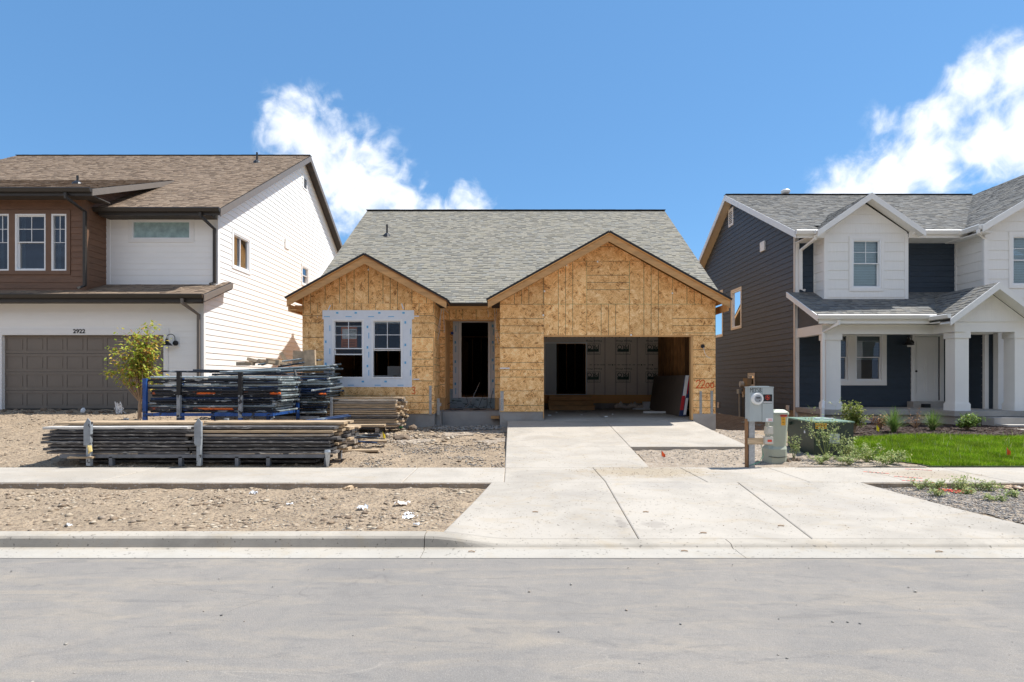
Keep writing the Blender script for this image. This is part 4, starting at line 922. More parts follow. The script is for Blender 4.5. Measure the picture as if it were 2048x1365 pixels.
osb(wd_, fd, R4(-2.03, dx0-.10, 1.2, 2.4), False, 1.2); osb(wd_, fd, R4(-2.03, dx0-.10, 2.4, 3.6), False, 2.4); osb(wd_, fd, R4(dx1+.08, -.50, .95, 3.6), False, 2.4); osb(wd_, fd, R4(dx0-.1, dx1+.08, dz1+.1, 3.6), True, -1.9)
m = MB(); t2 = front(yd-.0145)
rect(m, t2, X(906, yd), dx0-.09, dz0-.02, Z(636, yd), 0, .002); rect(m, t2, dx1+.08, X(990, yd)+.02, dz0-.02, Z(636, yd), 0, .002); rect(m, t2, X(902, yd), X(990, yd)+.03, dz1+.09, Z(634, yd), .001, .003)
et = m.build('flashing_tape', 'tape', UH); m = MB()
for u in (X(909, yd), X(984, yd)):
    z = dz0+.1; k = 0
    while z < dz1: h = .09 if k % 2 else .2; rect(m, t2, u+(.0 if k % 2 else .03), u+(.055 if k % 2 else .055), z, z+h, .0024, .003); z += rd.uniform(.25, .4); k += 1
m.build('tape_print', 'print_blue', et, kind='stuff')
m = MB(); rect(m, t2, -2.03, -.50, .55, dz0-.022, 0, .002); rect(m, t2, -2.03, X(906, yd)-.003, dz0-.022, dz0+.27, 0, .0021); bw = m.build('membrane_wrap', 'bluewrap', UH); m = MB()
for k in range(26): u, z = rd.uniform(-2.0, -.65), rd.uniform(.6, .92); rect(m, t2, u, u+rd.uniform(.06, .16), z, z+.015, .0024, .003)
m.build('membrane_print', 'wrapprint', bw, kind='stuff')
m = MB(); frame_rect(m, fd, dx0-.085, dx1+.075, dz0-.03, dz1+.085, .078, -.14, .012, wb=.03)
df = m.build('entry_door_frame', 'vinyl', UH)
for z in (1.15, 1.75, 2.4, 3.1): rect(MB(), fd, dx1-.012, dx1-.003, z, z+.10, -.03, .004).build('door_hinge', 'black', df)
# porch step, wires
m = MB(); m.box(-2.03, -.36, 16.62, 18.6, -.4, .60); m.build('porch_step', 'foundation', UH); MB().box(-2.17, -2.04, 16.3, 17.2, -.3, .62).build('step_cheek', 'foundation', UH)
m = MB(); m.box(X(982, 16.5), X(999, 16.5), 16.45, 16.6, .40, .48); m.build('scrap_block', 'lumber', UH)
for px in (877, 1001):
    m = MB(); x = X(px, 16.3); m.box(x-.04, x+.04, 16.25, 16.26, Z(830, 16.3), Z(797, 16.3)); m.box(x-.03, x+.08, 16.24, 16.32, Z(812, 16.3), Z(806, 16.3)); m.build('post_bracket', 'galv', UH)
def wire(name, pts, r, mat): return MB().tube(pts, r, 5).build(name, mat, UH)
for dx, e in ((0, -.25), (.05, .02), (-.02, -.1)):
    x = X(884, 16.7)+dx; wire('loose_wire', [(x, 16.7, 3.62), (x+e*.2, 16.65, 3.35), (x+e*.5+.02, 16.6, 3.0), (x+e, 16.6, 2.75+dx*3)], .007, 'wire_white')
wire('loose_wire', [(X(888, 16.6), 16.6, 3.6), (X(895, 16.6), 16.55, 3.5), (X(897, 16.6), 16.55, 3.47)], .006, 'wire_white')
wire('loose_wire', [(X(970, 17), 17.1, 3.7), (X(976, 17), 17.0, 3.6), (X(977, 17), 17.0, 3.4)], .006, 'wire_white')
for dx in (0, .06): wire('loose_wire', [(X(989, 17)+dx, 16.9, 3.65), (X(989, 17)+dx*.5, 16.88, 3.1), (X(993, 17)+dx, 16.85, 2.85), (X(997, 17)+dx*1.2, 16.85, 2.6+dx)], .006, 'wire_white')
for i in range(6):
    x = rd.uniform(-2.0, -.6); wire('cable_tangle', [(x, 18.2, .9+rd.uniform(-.2, .3)), (x-rd.uniform(-.3, .3), 17.8, .75), (x-rd.uniform(-.5, .5), 17.4, .63), (x-rd.uniform(-.7, .7), 17.1, .625)], .008, 'black')
wire('cable_tangle', [(X(960, 18), 17.9, 1.45), (X(945, 18), 17.6, .9), (X(928, 17.5), 17.3, .63)], .009, 'galv')
m = MB(); m.tube([(X(904.5, yd), yd-.014, Z(667, yd)), (X(904.5, yd), yd-.05, Z(667, yd))], .05, 10); MT['bluebox'] = M('blue_box_plastic', (.02, .08, .30), .5, .1, 6); m.build('outlet_box', 'bluebox', UH)
# --- sides, back, interior
m = MB()
m.box(-5.89, -5.75, 16.15, 31.5, .574, 3.68); m.box(-5.75, 5.58, 31.36, 31.5, .574, 3.90); m.box(5.58, 5.72, 16.15, 31.5, .574, 3.68)
m.build('rear_walls', 'osb_plain', UH)
m = MB()
for xx in (-5.89, 5.58): m.prism([(16.9, 3.68), (31.5, 3.68), (31.4, 4.0), (24.2, 8.60), (17.1, 4.0)], east(xx+.14), -.14, 0)
m.build('side_gable', 'osb_plain', UH)
m = MB(); m.box(-5.75, -2.3, 16.15, 31.3, .90, .96); m.box(-2.3, -.15, 18.6, 31.3, .90, .956); m.box(-.15, 5.55, 21.7, 31.3, .90, .953); m.build('subfloor', 'osb_plain', UH)
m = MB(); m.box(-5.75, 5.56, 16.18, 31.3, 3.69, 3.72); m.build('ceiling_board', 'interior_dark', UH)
m = MB()
studs(m, front(20.5), -5.7, -2.4, .96, 3.6); studs(m, east(-2.35), 18.8, 31, .96, 3.6); studs(m, front(27), -2.3, 5.5, .96, 3.6); studs(m, west(-.3), 18.8, 31, .96, 3.6)
m.build('interior_studs', 'lumber_z', UH)
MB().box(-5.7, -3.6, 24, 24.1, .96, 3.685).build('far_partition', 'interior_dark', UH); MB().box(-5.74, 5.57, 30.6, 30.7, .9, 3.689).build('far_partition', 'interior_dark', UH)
# garage interior: back wall with house wrap
yb = 21.45; fb = front(yb)
m = MB(); rect(m, fb, -.14, 5.56, .42, Z(807, yb), -.15, .0); m.build('garage_back_curb', 'foundation', UH)
dL, dR, dB, dT = X(1113, yb), X(1171, yb), Z(789, yb), Z(688, yb)
m = MB()
for a, b, c, d in ((-.3, dL, Z(807, yb), 3.68), (dR+.0, 5.56, Z(807, yb), 3.68), (dL, dR, dT, 3.68), (dL, dR, Z(807, yb), dB)): rect(m, fb, a, b, c, d, -.13, .004)
gb = m.build('garage_back_wall', 'osb_plain', UH)
wb0 = Z(790, yb)
m = MB()
for a, b, c, d in ((-.3, dL-.001, wb0, 3.68), (dR+.06, 5.56, wb0, 3.68), (dL-.001, dR+.06, dT+.06, 3.68)): rect(m, fb, a, b, c, d, .0045, .007)
wr = m.build('house_wrap', 'wrap', UH)
m = MB(); frame_rect(m, fb, X(1088, yb), dR+.055, dB-.02, dT+.055, .05, .008, .06, wb=.03); m.build('inner_door_frame', 'vinyl', UH)
m = MB(); rect(m, fb, X(1091, yb), dL-.002, dB+.01, dT, .0075, .03); MT['door_slab'] = M('pale_door_slab', (.42, .46, .50), .5, .04, 4); m.build('inner_door_slab', 'door_slab', UH)
m = MB()
for k, u in enumerate(np.arange(dR+.3, 5.4, .406)): rect(m, fb, u, u+.05, wb0, 3.6, .0075, .0082)
m.build('stud_shadow_stain', 'wrap_stud_mark', wr)  # upright stripes paint the stud shadows and reddish staining on the wrap
m = MB(); px_ = [X(980+x/4.452, yb) for x in (650, 917, 1185, 1451)]
zc1, zc2 = Z(640+262/4.452, yb), Z(640+510/4.452, yb)
lines = MB()
for r_, zc in enumerate((zc1, zc2)):
    for u in px_:
        if u < dR+.2: u0 = None
        hw, hh = .275, .205
        if u-hw > dR+.06 or True:
            if u+hw < dR+.07: continue
            uu0 = max(u-hw, dR+.062)
            frame_rect(m, fb, uu0, u+hw, zc-hh, zc+hh, .012, .009, .0095)
            rect(m, fb, max(u-.22, dR+.065), u+.22, zc-.10, zc+.0, .009, .0095)
            if u-.2 > dR: text('PRO', .24, (u, yb-.012, zc+.09), wr, 'wrapprint', 'wrap_lettering', rot=(math.pi/2, math.pi, 0), ext=.0005, bold=.004)
            else: text('PR', .24, (u+.10, yb-.012, zc+.09), wr, 'wrapprint', 'wrap_lettering', rot=(math.pi/2, math.pi, 0), ext=.0005, bold=.004)
            if u-.2 > dR: text('House Wrap', .115, (u+.03, yb-.012, zc+hh+.10), wr, 'wrapprint', 'wrap_lettering', rot=(math.pi/2, math.pi, 0), ext=.0005)
            if u-.2 > dR: text('WEATHER SHIELD', .055, (u, yb-.013, zc-.15), wr, 'wrapprint', 'wrap_lettering', rot=(math.pi/2, math.pi, 0), ext=.0005)
    u = -.1; zz = zc+hh+.245
    while u < 5.3:
        if not (u < dR+.1 and zz < dT+.08):
            L = rd.uniform(.05, .14); rect(lines, fb, u, u+L, zz, zz+.018, .009, .0095)
            if rd.random() < .25: rect(lines, fb, u+L+.03, u+L+.08, zz-.015, zz+.035, .009, .0095); u += .1
        u += rd.uniform(.1, .2)
m.build('wrap_print', 'wrapprint', wr, kind='stuff'); lines.build('wrap_fine_print', 'wrapprint', wr, kind='stuff')
# garage right wall: bare studs, boards between
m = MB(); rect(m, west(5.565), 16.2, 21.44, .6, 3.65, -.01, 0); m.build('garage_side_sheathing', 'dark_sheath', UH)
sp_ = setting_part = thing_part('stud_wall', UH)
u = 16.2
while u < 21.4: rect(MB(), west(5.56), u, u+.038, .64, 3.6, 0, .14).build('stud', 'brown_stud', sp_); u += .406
m = MB(); rect(m, west(5.56), 16.17, 21.44, .58, .64, 0, .141); m.build('sill_plate', 'lumber', sp_)
m = MB(); rect(m, east(-.14), 16.2, 21.44, .42, 3.66, -.03, 0); m.build('garage_left_wall', 'wrap', UH)
# --- main roof
a_ = math.atan(.658); cv = (0, math.cos(a_), math.sin(a_)); RL = 7.5/math.cos(a_)
rf = thing_part('main_roof', UH)
roof_plane(rf, (0, 16.7, 3.785), (1, 0, 0), cv, [(-6.15, 0), (6.30, 0), (6.48, RL), (-6.15, RL)], 'sh_light', th=.03, seed=5, wmin=.09, wmax=.24)
rb = (0, -math.cos(a_), math.sin(a_)); m = MB(); slab3(m, (0, 31.7, 3.785), (1, 0, 0), rb, [(-6.15, 0), (6.3, 0), (6.48, RL), (-6.15, RL)], -.03, 0); m.build('rear_slope', 'sh_light', rf)
m = MB(); rd = random.Random(3)
x = -6.17
while x < 6.48: m.box(x, min(x+.29, 6.5), 24.2-.12, 24.2+.12, 8.715, 8.738+rd.uniform(0, .006)); x += .285
m.build('ridge_cap', 'roofdark', rf, kind='stuff')
m = MB()
for xx in (-6.165, 6.305):
    m.prism([(16.7, 3.745), (24.2, 8.68), (31.7, 3.745), (31.7, 3.60), (24.2, 8.52), (16.7, 3.60)], east(xx), 0, .025)
m.build('barge_board', 'lumber', rf)
m = MB(); m.box(-1.9, -.6, 16.69, 16.73, 3.60, 3.75); m.build('entry_fascia', 'lumber', rf); m = MB(); m.box(-1.95, -.58, 16.655, 16.69, 3.735, 3.79); m.build('drip_edge', 'underlay', rf)
def vent_pipe(parent, x, y, z, r=.035, h=.42, mat='black'):
    m = MB(); m.tube([(x, y, z-.1), (x, y, z+h)], r, 10); p = m.build('vent_pipe', mat, parent); m = MB(); m.tube([(x, y, z-.14), (x, y, z+.02), (x, y, z+.09)], [.20, .13, .05], 12); m.build('vent_flashing', mat, p)
D = 21.6; vent_pipe(rf, X(774, D), D, 8.72-.658*(24.2-D), h=.42)
# ------------------------------------------------------------------ the white and brown house on the left
def gutter(parent, x0, x1, y, ztop, mat, size=.12):
    s = size; m = MB(); pr = [(0, 0), (-s*.85, 0), (-s, -.02), (-s*.95, -.04), (-s*.7, -s*.85), (-s*.6, -s), (0, -s)]
    m.prism([(y+a, ztop+b) for a, b in pr], lambda u, z, t: (t, u, z), x0, x1); return m.build('gutter', mat, parent)
def downspout(parent, pts, mat, r=.052):
    m = MB(); m.tube(pts, r, 4); d = m.build('downspout', mat, parent); m = MB(); p = Vector(pts[-1]); m.box(p.x-.045, p.x+.045, p.y-.02, p.y+.02, p.z-.01, p.z+.015)
    z = (pts[-2][2]+pts[-3][2])/2 if len(pts) > 3 else pts[-2][2]; return d
def barn_lamp(parent, x, y, z, s=1.0, plate='white_trim'):
    l = thing_part('wall_lamp', parent, (x, y, z))
    MB().box(x+.02*s, x+.20*s, y-.022, y-.002, z-.12*s, z+.14*s).build('mounting_plate', plate, l)
    m = MB(); m.tube([(x+.12*s, y-.02, z), (x+.12*s, y-.055, z)], .075*s, 12); m.build('lamp_canopy', 'black', l)
    m = MB(); P = []
    for i in range(11):
        a = math.pi*i/10; P.append((x+.03*s-.07*s*math.cos(a)*-1*1 if False else x+.03*s+.085*s*math.cos(a), y-.07-.10*s*i/10, z+.17*s+.085*s*math.sin(a)))
    P = [(x+.115*s, y-.05, z)]+P+[(x-.055*s, y-.17*s, z+.10*s)]
    m.tube(P, .010*s, 6); m.build('lamp_arm', 'black', l)
    c = (x-.055*s, y-.17*s); m = MB(); m.tube([(c[0], c[1], z+.12*s), (c[0], c[1], z+.04*s), (c[0], c[1], z+.02*s), (c[0], c[1], z-.06*s), (c[0], c[1], z-.075*s)], [.035*s, .045*s, .06*s, .135*s, .14*s], 18); m.build('lamp_shade', 'black', l)
    return l
LH = thing('white_house', 'two storey white sided house with a brown bay and brown shingle roof', 'house', (-12, 16.6, .5))
XW = -9.0; YG = 16.6; YU = 17.4
# foundation, garage wall
m = MB(); m.box(-21, XW-.03, YG+.04, 32.3, -.5, .55); m.build('foundation', 'foundation', LH)
gf = front(YG); gd0, gd1, gdt, gdb = X(5, YG), X(328, YG), Z(670.5, YG), Z(818, YG)
ptop = 4.02
wg = backing(LH, gf, R4(-21, XW-.002, .5, ptop), [(gd0, gd1, .3, gdt)], 'white_siding', 'garage_wall')
siding(wg, gf, R4(-15.4, XW-.10, .62, ptop), [(gd0-.13, gd1+.13, .3, gdt+.19)], .62, .178, 'white_siding', seed=2, th=.010)
m = MB(); rect(m, gf, XW-.10, XW+.0, .62, ptop, .001, .022); m.build('corner_board', 'white_trim', wg)
m = MB(); rect(m, gf, gd0-.13, gd0, .55, gdt, .001, .028); rect(m, gf, gd1, gd1+.13, .55, gdt, .001, .028); rect(m, gf, gd0-.13, gd1+.15, gdt, gdt+.19, .001, .03); m.build('garage_trim', 'white_trim', wg)
text('2922', .165, (X(160, YG), YG-.032, Z(663.5, YG)), LH, 'black', 'house_number', ext=.006, bold=.004, sx=1.08)
# garage door: four sections of eight raised panels
dr = thing_part('garage_door', LH, ((gd0+gd1)/2, YG, .5)); sh = (gdt-gdb)/4; fdr = front(YG+.09)
for r in range(4):
    z0 = gdb+r*sh; m = MB(); rect(m, fdr, gd0, gd1, z0+.004, z0+sh-.004, -.03, .0); rect(m, fdr, gd0, gd1, z0+.004, z0+.085, .0, .012); rect(m, fdr, gd0, gd1, z0+sh-.085, z0+sh-.004, .0, .012)
    for c in range(9): w = (gd1-gd0)/8; rect(m, fdr, max(gd0, gd0+c*w-.05), min(gd1, gd0+c*w+.05), z0+.085, z0+sh-.085, 0, .0118)
    m.build('door_section', 'garagedoor', dr)
    for c in range(8):
        w = (gd1-gd0)/8; a = gd0+c*w+.06; b = a+w-.12; m = MB()
        rect(m, fdr, a+.018, b-.018, z0+.115, z0+sh-.115, .0, .009); m.build('door_panel', 'garagedoor', dr)
MB().box(gd0-.0, gd1, YG+.085, YG+.13, .45, gdb).build('door_seal', 'black', dr)
barn_lamp(LH, X(345, YG), YG-.012, Z(687, YG), 1.0)
# upper white wall
fu = front(YU); ub, ut = 4.38, 6.55
tw = (X(264.5, YU), X(381.5, YU), Z(478.5, YU), Z(442, YU))
wu = backing(LH, fu, R4(-12.3, XW-.002, 4.2, 6.6), [tw], 'white_siding', 'upper_wall')
siding(wu, fu, R4(-12.38, XW-.10, ub, ut), [(tw[0]-.1, tw[1]+.1, tw[2]-.12, tw[3]+.12)], ub-.02, .178, 'white_siding', seed=3, th=.010)
m = MB(); rect(m, fu, XW-.10, XW, ub-.1, ut+.05, .001, .022); m.build('corner_board', 'white_trim', wu); m = MB(); rect(m, fu, -12.4, -12.28, ub-.1, ut+.02, .001, .0215); m.build('corner_board', 'white_trim', wu)
w = window(LH, fu, *tw, style='fixed', grid='one', gm='frost', trim='white_trim', tw=.11, fw=.04, tt=.024)
# side wall
me = east(XW)
s1 = (X(0, 1), 0)
def yat(px): return XW*F/(px-1024)          # depth of a point on the side wall plane
def sidehole(pa, pb, ya, yb): Ya, Yb = yat(pa), yat(pb); return (Ya, Yb, CZ-(yb-760)*Yb/F, CZ-(ya-760)*Ya/F)
Ya, Yb = yat(463), yat(500); h1 = (Ya+.09, Yb-.09, Z(532, Ya+.1), Z(458, Ya+.1)-.12)
Ya2, Yb2 = yat(602), yat(617); h2 = (Ya2+.09, Yb2-.09, Z(566, Ya2), Z(527, Ya2)-.08)
lo = [(YG, .3), (32.2, .3), (32.2, 4.4), (YU, 4.4), (YG, 4.08)]
hi = [(YU, 4.4), (32.2, 4.4), (32.1, 6.55), (24.5, 11.06), (YU, 6.80)]
wsd = thing_part('side_wall', LH)
backing(wsd, me, lo, [], 'white_siding', 'sheathing'); backing(wsd, me, hi, [h1, h2], 'white_siding', 'sheathing', t1=-.0005)
siding(wsd, me, [(YG+.02, .55), (32.2, .55), (32.2, 4.466), (YU, 4.466), (YG+.02, 4.08)], [], .55, .178, 'white_siding', seed=5, th=.016)
siding(wsd, me, [(YU+.1, 4.4), (32.2, 4.4), (32.1, 6.55), (24.5, 11.06), (YU+.1, 6.84)], [(h1[0]-.09, h1[1]+.09, h1[2]-.09, h1[3]+.09), (h2[0]-.08, h2[1]+.08, h2[2]-.08, h2[3]+.08)], .55+22*.178, .178, 'white_siding', seed=6, th=.016)
m = MB(); rect(m, me, YG-.022, YG+.09, .5, 4.07, .001, .022); m.build('corner_board', 'white_trim', wsd); m = MB(); rect(m, me, YU-.022, YU+.10, 4.42, 6.75, .001, .022); m.build('corner_board', 'white_trim', wsd)
MT['screen'] = M('window_room_dark', (.13, .10, .08), .4, .5, 2, col2=(.20, .26, .17), stretch=(1, 1.2, .3))
w = window(LH, me, *h1, style='slide', gm='glass_sky', trim='white_trim', tw=.09)
w = window(LH, me, *h2, style='hung', grid=None, gm='glass_sky', trim='white_trim', tw=.08)
def wallbox(parent, mp, u0, u1, z0, z1, name, mat, louvre=False, t=.03):
    m = MB(); rect(m, mp, u0, u1, z0, z1, .001, t); b = m.build(name, mat, parent)
    if louvre:
        m = MB(); n = 7; a, c = u0+(u1-u0)*.22, u1-(u1-u0)*.22
        for k in range(n): z = z0+(z1-z0)*(.15+.7*k/n); m.prism([(a, z), (c, z), (c, z+.03), (a, z+.03)], mp, t+.001, t+.012)
        m.build('louvre', 'black', b)
    return b
a, b = yat(604.5), yat(613.5); wallbox(LH, me, a, b, Z(376, a), Z(350, a), 'gable_vent', 'white_trim', True)
a, b = yat(568.5), yat(576.5); wallbox(LH, me, a, b, Z(496, a), Z(479, a), 'vent_cover', 'white_trim', t=.05)
# brown bay
YB = 16.56; fb_ = front(YB); XB = -12.4; bb, bt = 4.10, 6.92
ww = [(X(-62, YB), X(19, YB)), (X(31, YB), X(92.5, YB)), (X(103.5, YB), X(134, YB))]
ww[0] = (X(-12, YB), X(19, YB)); wz = (Z(542, YB), Z(428.5, YB))
wbk = backing(LH, fb_, R4(-21, XB, bb-.15, 7.0), [(p[0], p[1], wz[0], wz[1]) for p in ww], 'brown_siding', 'bay_wall')
siding(wbk, fb_, R4(-15.4, XB-.10, bb-.05, bt), [(-15.4, ww[2][1]+.12, wz[0]-.12, wz[1]+.12)], bb-.1, .178, 'brown_siding', seed=8, th=.016, groove=.008)
m = MB(); rect(m, fb_, XB-.10, XB, bb-.15, bt, .001, .022); m.build('corner_board', 'brown_trim', wbk)
m = MB()
rect(m, fb_, -15.4, ww[2][1]+.11, wz[1], wz[1]+.11, .001, .026); rect(m, fb_, -15.4, ww[2][1]+.11, wz[0]-.11, wz[0], .001, .026)
for a, b in ((ww[0][1], ww[1][0]), (ww[1][1], ww[2][0]), (ww[2][1], ww[2][1]+.11)): rect(m, fb_, a, b, wz[0], wz[1], .001, .0255)
m.build('bay_window_trim', 'brown_trim', wbk)
window(LH, fb_, ww[0][0], ww[0][1], *wz, style='fixed', gm='glass_sky', back=('curtain', .3)); window(LH, fb_, ww[1][0], ww[1][1], *wz, style='hung', gm='glass_sky', back=('curtain', .15)); window(LH, fb_, ww[2][0], ww[2][1], *wz, style='fixed', gm='glass_sky', back=('curtain', .3))
mb = east(XB); sb = thing_part('bay_side_wall', LH)
pb = [(YB, 3.95), (20.0, 5.0), (20.0, 8.45), (YB, 7.05)]
backing(sb, mb, pb, [], 'brown_siding', 'sheathing', t0=-.12, t1=-.001); siding(sb, mb, pb, [], 3.9, .178, 'brown_siding', seed=9, th=.014)
m = MB(); rect(m, mb, YB-.022, YB+.09, 4.1, 7.0, .001, .022); m.build('corner_board', 'brown_trim', sb)
# closing walls behind
m = MB(); m.box(-21, -20.86, YG, 32.2, .5, 7); m.box(-20.86, XW-.15, 32.06, 32.2, .5, 7); m.prism([(16.9, 6.4), (32.1, 6.4), (24.5, 11.0)], east(-20.9), -.1, 0); m.build('rear_walls', 'white_siding', LH)
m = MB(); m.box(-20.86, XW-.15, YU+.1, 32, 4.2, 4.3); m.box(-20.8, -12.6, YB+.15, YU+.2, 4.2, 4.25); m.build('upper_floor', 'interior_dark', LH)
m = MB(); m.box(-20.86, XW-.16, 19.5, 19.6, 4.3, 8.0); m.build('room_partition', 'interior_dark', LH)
# main roof
al = math.atan(.60); ev = (0, math.cos(al), math.sin(al)); RLn = 7.6/math.cos(al)
r1 = thing_part('main_roof', LH)
roof_plane(r1, (0, 16.9, 6.62), (1, 0, 0), ev, [(-21.3, 0), (-8.67, 0), (-8.67, RLn), (-21.3, RLn)], 'sh_brown', th=.06, seed=11)
m = MB(); slab3(m, (0, 32.4, 6.37), (1, 0, 0), (0, -math.cos(math.atan(.604)), math.sin(math.atan(.604))), [(-21.3, 0), (-8.67, 0), (-8.67, 9.24), (-21.3, 9.24)], -.05, 0); m.build('rear_slope', 'sh_brown', r1)
m = MB(); m.prism([(16.9, 6.60), (24.5, 11.15), (32.4, 6.38), (32.4, 6.18), (24.5, 10.93), (16.9, 6.38)], east(-8.68), 0, .03); m.build('barge_board', 'darkgutter', r1)
m = MB(); m.prism([(16.9, 6.50), (24.5, 11.05), (32.4, 6.28), (32.4, 6.25), (24.5, 11.01), (16.9, 6.46)], east(-8.68), -.30, -.002); m.build('rake_soffit', 'soffit_dark', r1)
m = MB(); x = -21.3
while x < -8.7: m.box(x, min(x+.29, -8.66), 24.4, 24.62, 11.165, 11.185+random.uniform(0, .006)); x += .285
m.build('ridge_cap', 'roofdark', r1, kind='stuff')
m = MB(); m.box(-12.3, -8.99, 16.93, YU, 6.42, 6.45); m.build('eave_soffit', 'soffit_dark', r1); m = MB(); m.box(-12.3, -8.69, 16.90, 16.93, 6.42, 6.60); m.build('fascia', 'bronze', r1)
gutter(LH, -12.55, -8.66, 16.9, 6.63, 'bronze')
# bay shed roof
ab = math.atan(.41); r2 = thing_part('bay_roof', LH)
roof_plane(r2, (0, 16.1, 6.94), (1, 0, 0), (0, math.cos(ab), math.sin(ab)), [(-21, 0), (-11.9, 0), (-11.9, 4.25), (-21, 4.25)], 'sh_brown', th=.06, seed=12)
m = MB(); m.prism([(16.1, 6.93), (20.0, 8.53), (20.0, 8.36), (16.1, 6.74)], east(-11.9), 0, .03); m.build('barge_board', 'darkgutter', r2)
m = MB(); m.box(-21, -11.93, 16.13, YB, 6.76, 6.79); m.box(-12.4, -11.93, YB, 16.9, 6.76, 6.79); m.build('eave_soffit', 'soffit_dark', r2)
m = MB(); m.box(-21, -11.91, 16.10, 16.13, 6.74, 6.92); m.build('fascia', 'bronze', r2)
gutter(LH, -21, -11.88, 16.1, 6.95, 'bronze')
# lower roof over the garage
ac = math.atan(.38); r3 = thing_part('garage_roof', LH)
roof_plane(r3, (0, 16.1, 3.945), (1, 0, 0), (0, math.cos(ac), math.sin(ac)), [(-21, 0), (-8.74, 0), (-8.74, 1.75), (-21, 1.75)], 'sh_brown', th=.06, seed=13)
m = MB(); m.prism([(16.1, 3.93), (17.78, 4.565), (17.78, 4.40), (16.1, 3.74)], east(-8.74), 0, .03); m.build('barge_board', 'darkgutter', r3)
m = MB(); m.box(-21, -8.99, 16.13, YG, 3.75, 3.78); m.prism([(16.13, 3.75), (17.78, 4.38), (17.78, 4.35), (16.13, 3.72)], east(-8.74), -.26, -.002); m.build('eave_soffit', 'soffit_dark', r3)
m = MB(); m.box(-21, -8.76, 16.10, 16.13, 3.73, 3.92); m.build('fascia', 'bronze', r3)
gutter(LH, -21, -8.72, 16.1, 3.955, 'bronze')
m = MB(); rect(m, fu, -12.3, XW, 4.36, 4.42, .001, .05); m.build('roof_flashing', 'black', LH)
# downspouts
def ds(px, y_g, zg, y_w, z1, bend=.28): x = X(px, y_w-.06); return [(x-.0, y_g-.06, zg), (x, y_g-.06, zg-.10), (x+.0, y_w-.075, zg-.10-bend), (x, y_w-.075, z1)]
x = X(392, 16.5)
downspout(LH, [(x-.13, 16.04, 3.82), (x-.13, 16.04, 3.70), (x+.06, YG-.07, 3.42), (x+.06, YG-.07, .58)], 'darkgutter')
x = X(424, 17.3); downspout(LH, [(x-.10, 16.84, 6.48), (x-.10, 16.84, 6.38), (x+.06, YU-.07, 6.12), (x+.06, YU-.07, 4.50), (x-.02, YU-.18, 4.43)], 'bronze')
x = X(166, 16.5); downspout(LH, [(x-.14, 16.04, 6.80), (x-.14, 16.04, 6.68), (x+.06, YB-.07, 6.40), (x+.06, YB-.07, 4.26), (x-.06, YB-.2, 4.16)], 'bronze')
D = 23.2; vent_pipe(r1, X(514, D), D, 6.62+.6*(D-16.9), h=.40); D = 18.2; vent_pipe(r2, X(155, D), D, 6.94+.41*(D-16.1)+.0, h=.26)
# ------------------------------------------------------------------ the blue house on the right
RH = thing('blue_house', 'two storey dark blue and white house with a columned front porch', 'house', (12, 18, .3))
XE = 9.0; YR = 18.05; mw = west(XE)
def ye(px): return XE*F/(px-1024)
m = MB(); m.box(XE+.03, 22.5, YR+.05, 33, -.6, .60); m.build('foundation', 'tanfound', RH)
m = MB(); m.box(XE+.02, XE+.03, YR+.06, 33, -.8, .6); m.build('side_foundation', 'tanfound', RH)
hs1 = (ye(1484)+.08, ye(1463)-.08, Z(654, 22.6), Z(580, 22.6)); hs2 = (ye(1446.5)+.08, ye(1425)-.08, Z(672, 24.9), Z(588, 24.9)); hs3 = (ye(1510.5)+.07, ye(1497)-.07, Z(772, 21.1), Z(750, 21.1))
hi = [(YR, .55), (33, .55), (33, 4.4), (23.2, 9.0), (YR, 6.35)]
ws = thing_part('side_wall', RH)
def zbot(y): return .55 if y < 20.6 else .1
backing(ws, mw, hi, [hs1, hs2, hs3], 'grey_siding', 'sheathing')
m = MB(); rect(m, mw, 21.4, 33, -.05, .55, -.1, .0); m.build('sheathing', 'grey_siding', ws)
polyA = [(YR+.10, .55), (33, .55), (33, 4.4), (23.2, 9.0), (YR+.10, 6.38)]
gy = lambda h, e: (h[0]-e, h[1]+e, h[2]-e, h[3]+e)
siding(ws, mw, polyA, [gy(hs1, .08), gy(hs2, .08), gy(hs3, .07)], .55, .178, 'grey_siding', seed=21, th=.018, groove=.010)
siding(ws, mw, [(21.4, .016), (33, .016), (33, .55), (21.4, .55)], [], .016, .178, 'grey_siding', seed=22, th=.018, groove=.010)
siding(ws, mw, [(23.9, -.34), (33, -.34), (33, .016), (23.9, .016)], [], -.34, .178, 'grey_siding', seed=23, th=.018, groove=.010)
m = MB(); rect(m, mw, YR-.022, YR+.10, .35, 6.3, .001, .024); m.build('corner_board', 'beige_trim', ws)
m = MB(); rect(m, mw, 21.3, 21.4, .0, .56, .001, .024); rect(m, mw, 23.8, 23.9, -.36, .03, .001, .024); m.build('step_trim', 'beige_trim', ws)
for h, st in ((hs1, 'fixed'), (hs2, 'fixed')): window(RH, mw, *h, style=st, grid='one', gm='glass_sky', trim='beige_trim', tw=.08, back=('curtain', .4))
window(RH, mw, *hs3, style='fixed', grid='one', gm='glass_sky', trim='beige_trim', tw=.07)
wallbox(RH, mw, ye(1467.5), ye(1458), Z(453, ye(1462)), Z(418, ye(1462)), 'gable_vent', 'white_trim', True)
wallbox(RH, mw, ye(1531.5), ye(1523), Z(503, ye(1527)), Z(484, ye(1527)), 'vent_cover', 'white_trim', t=.06)
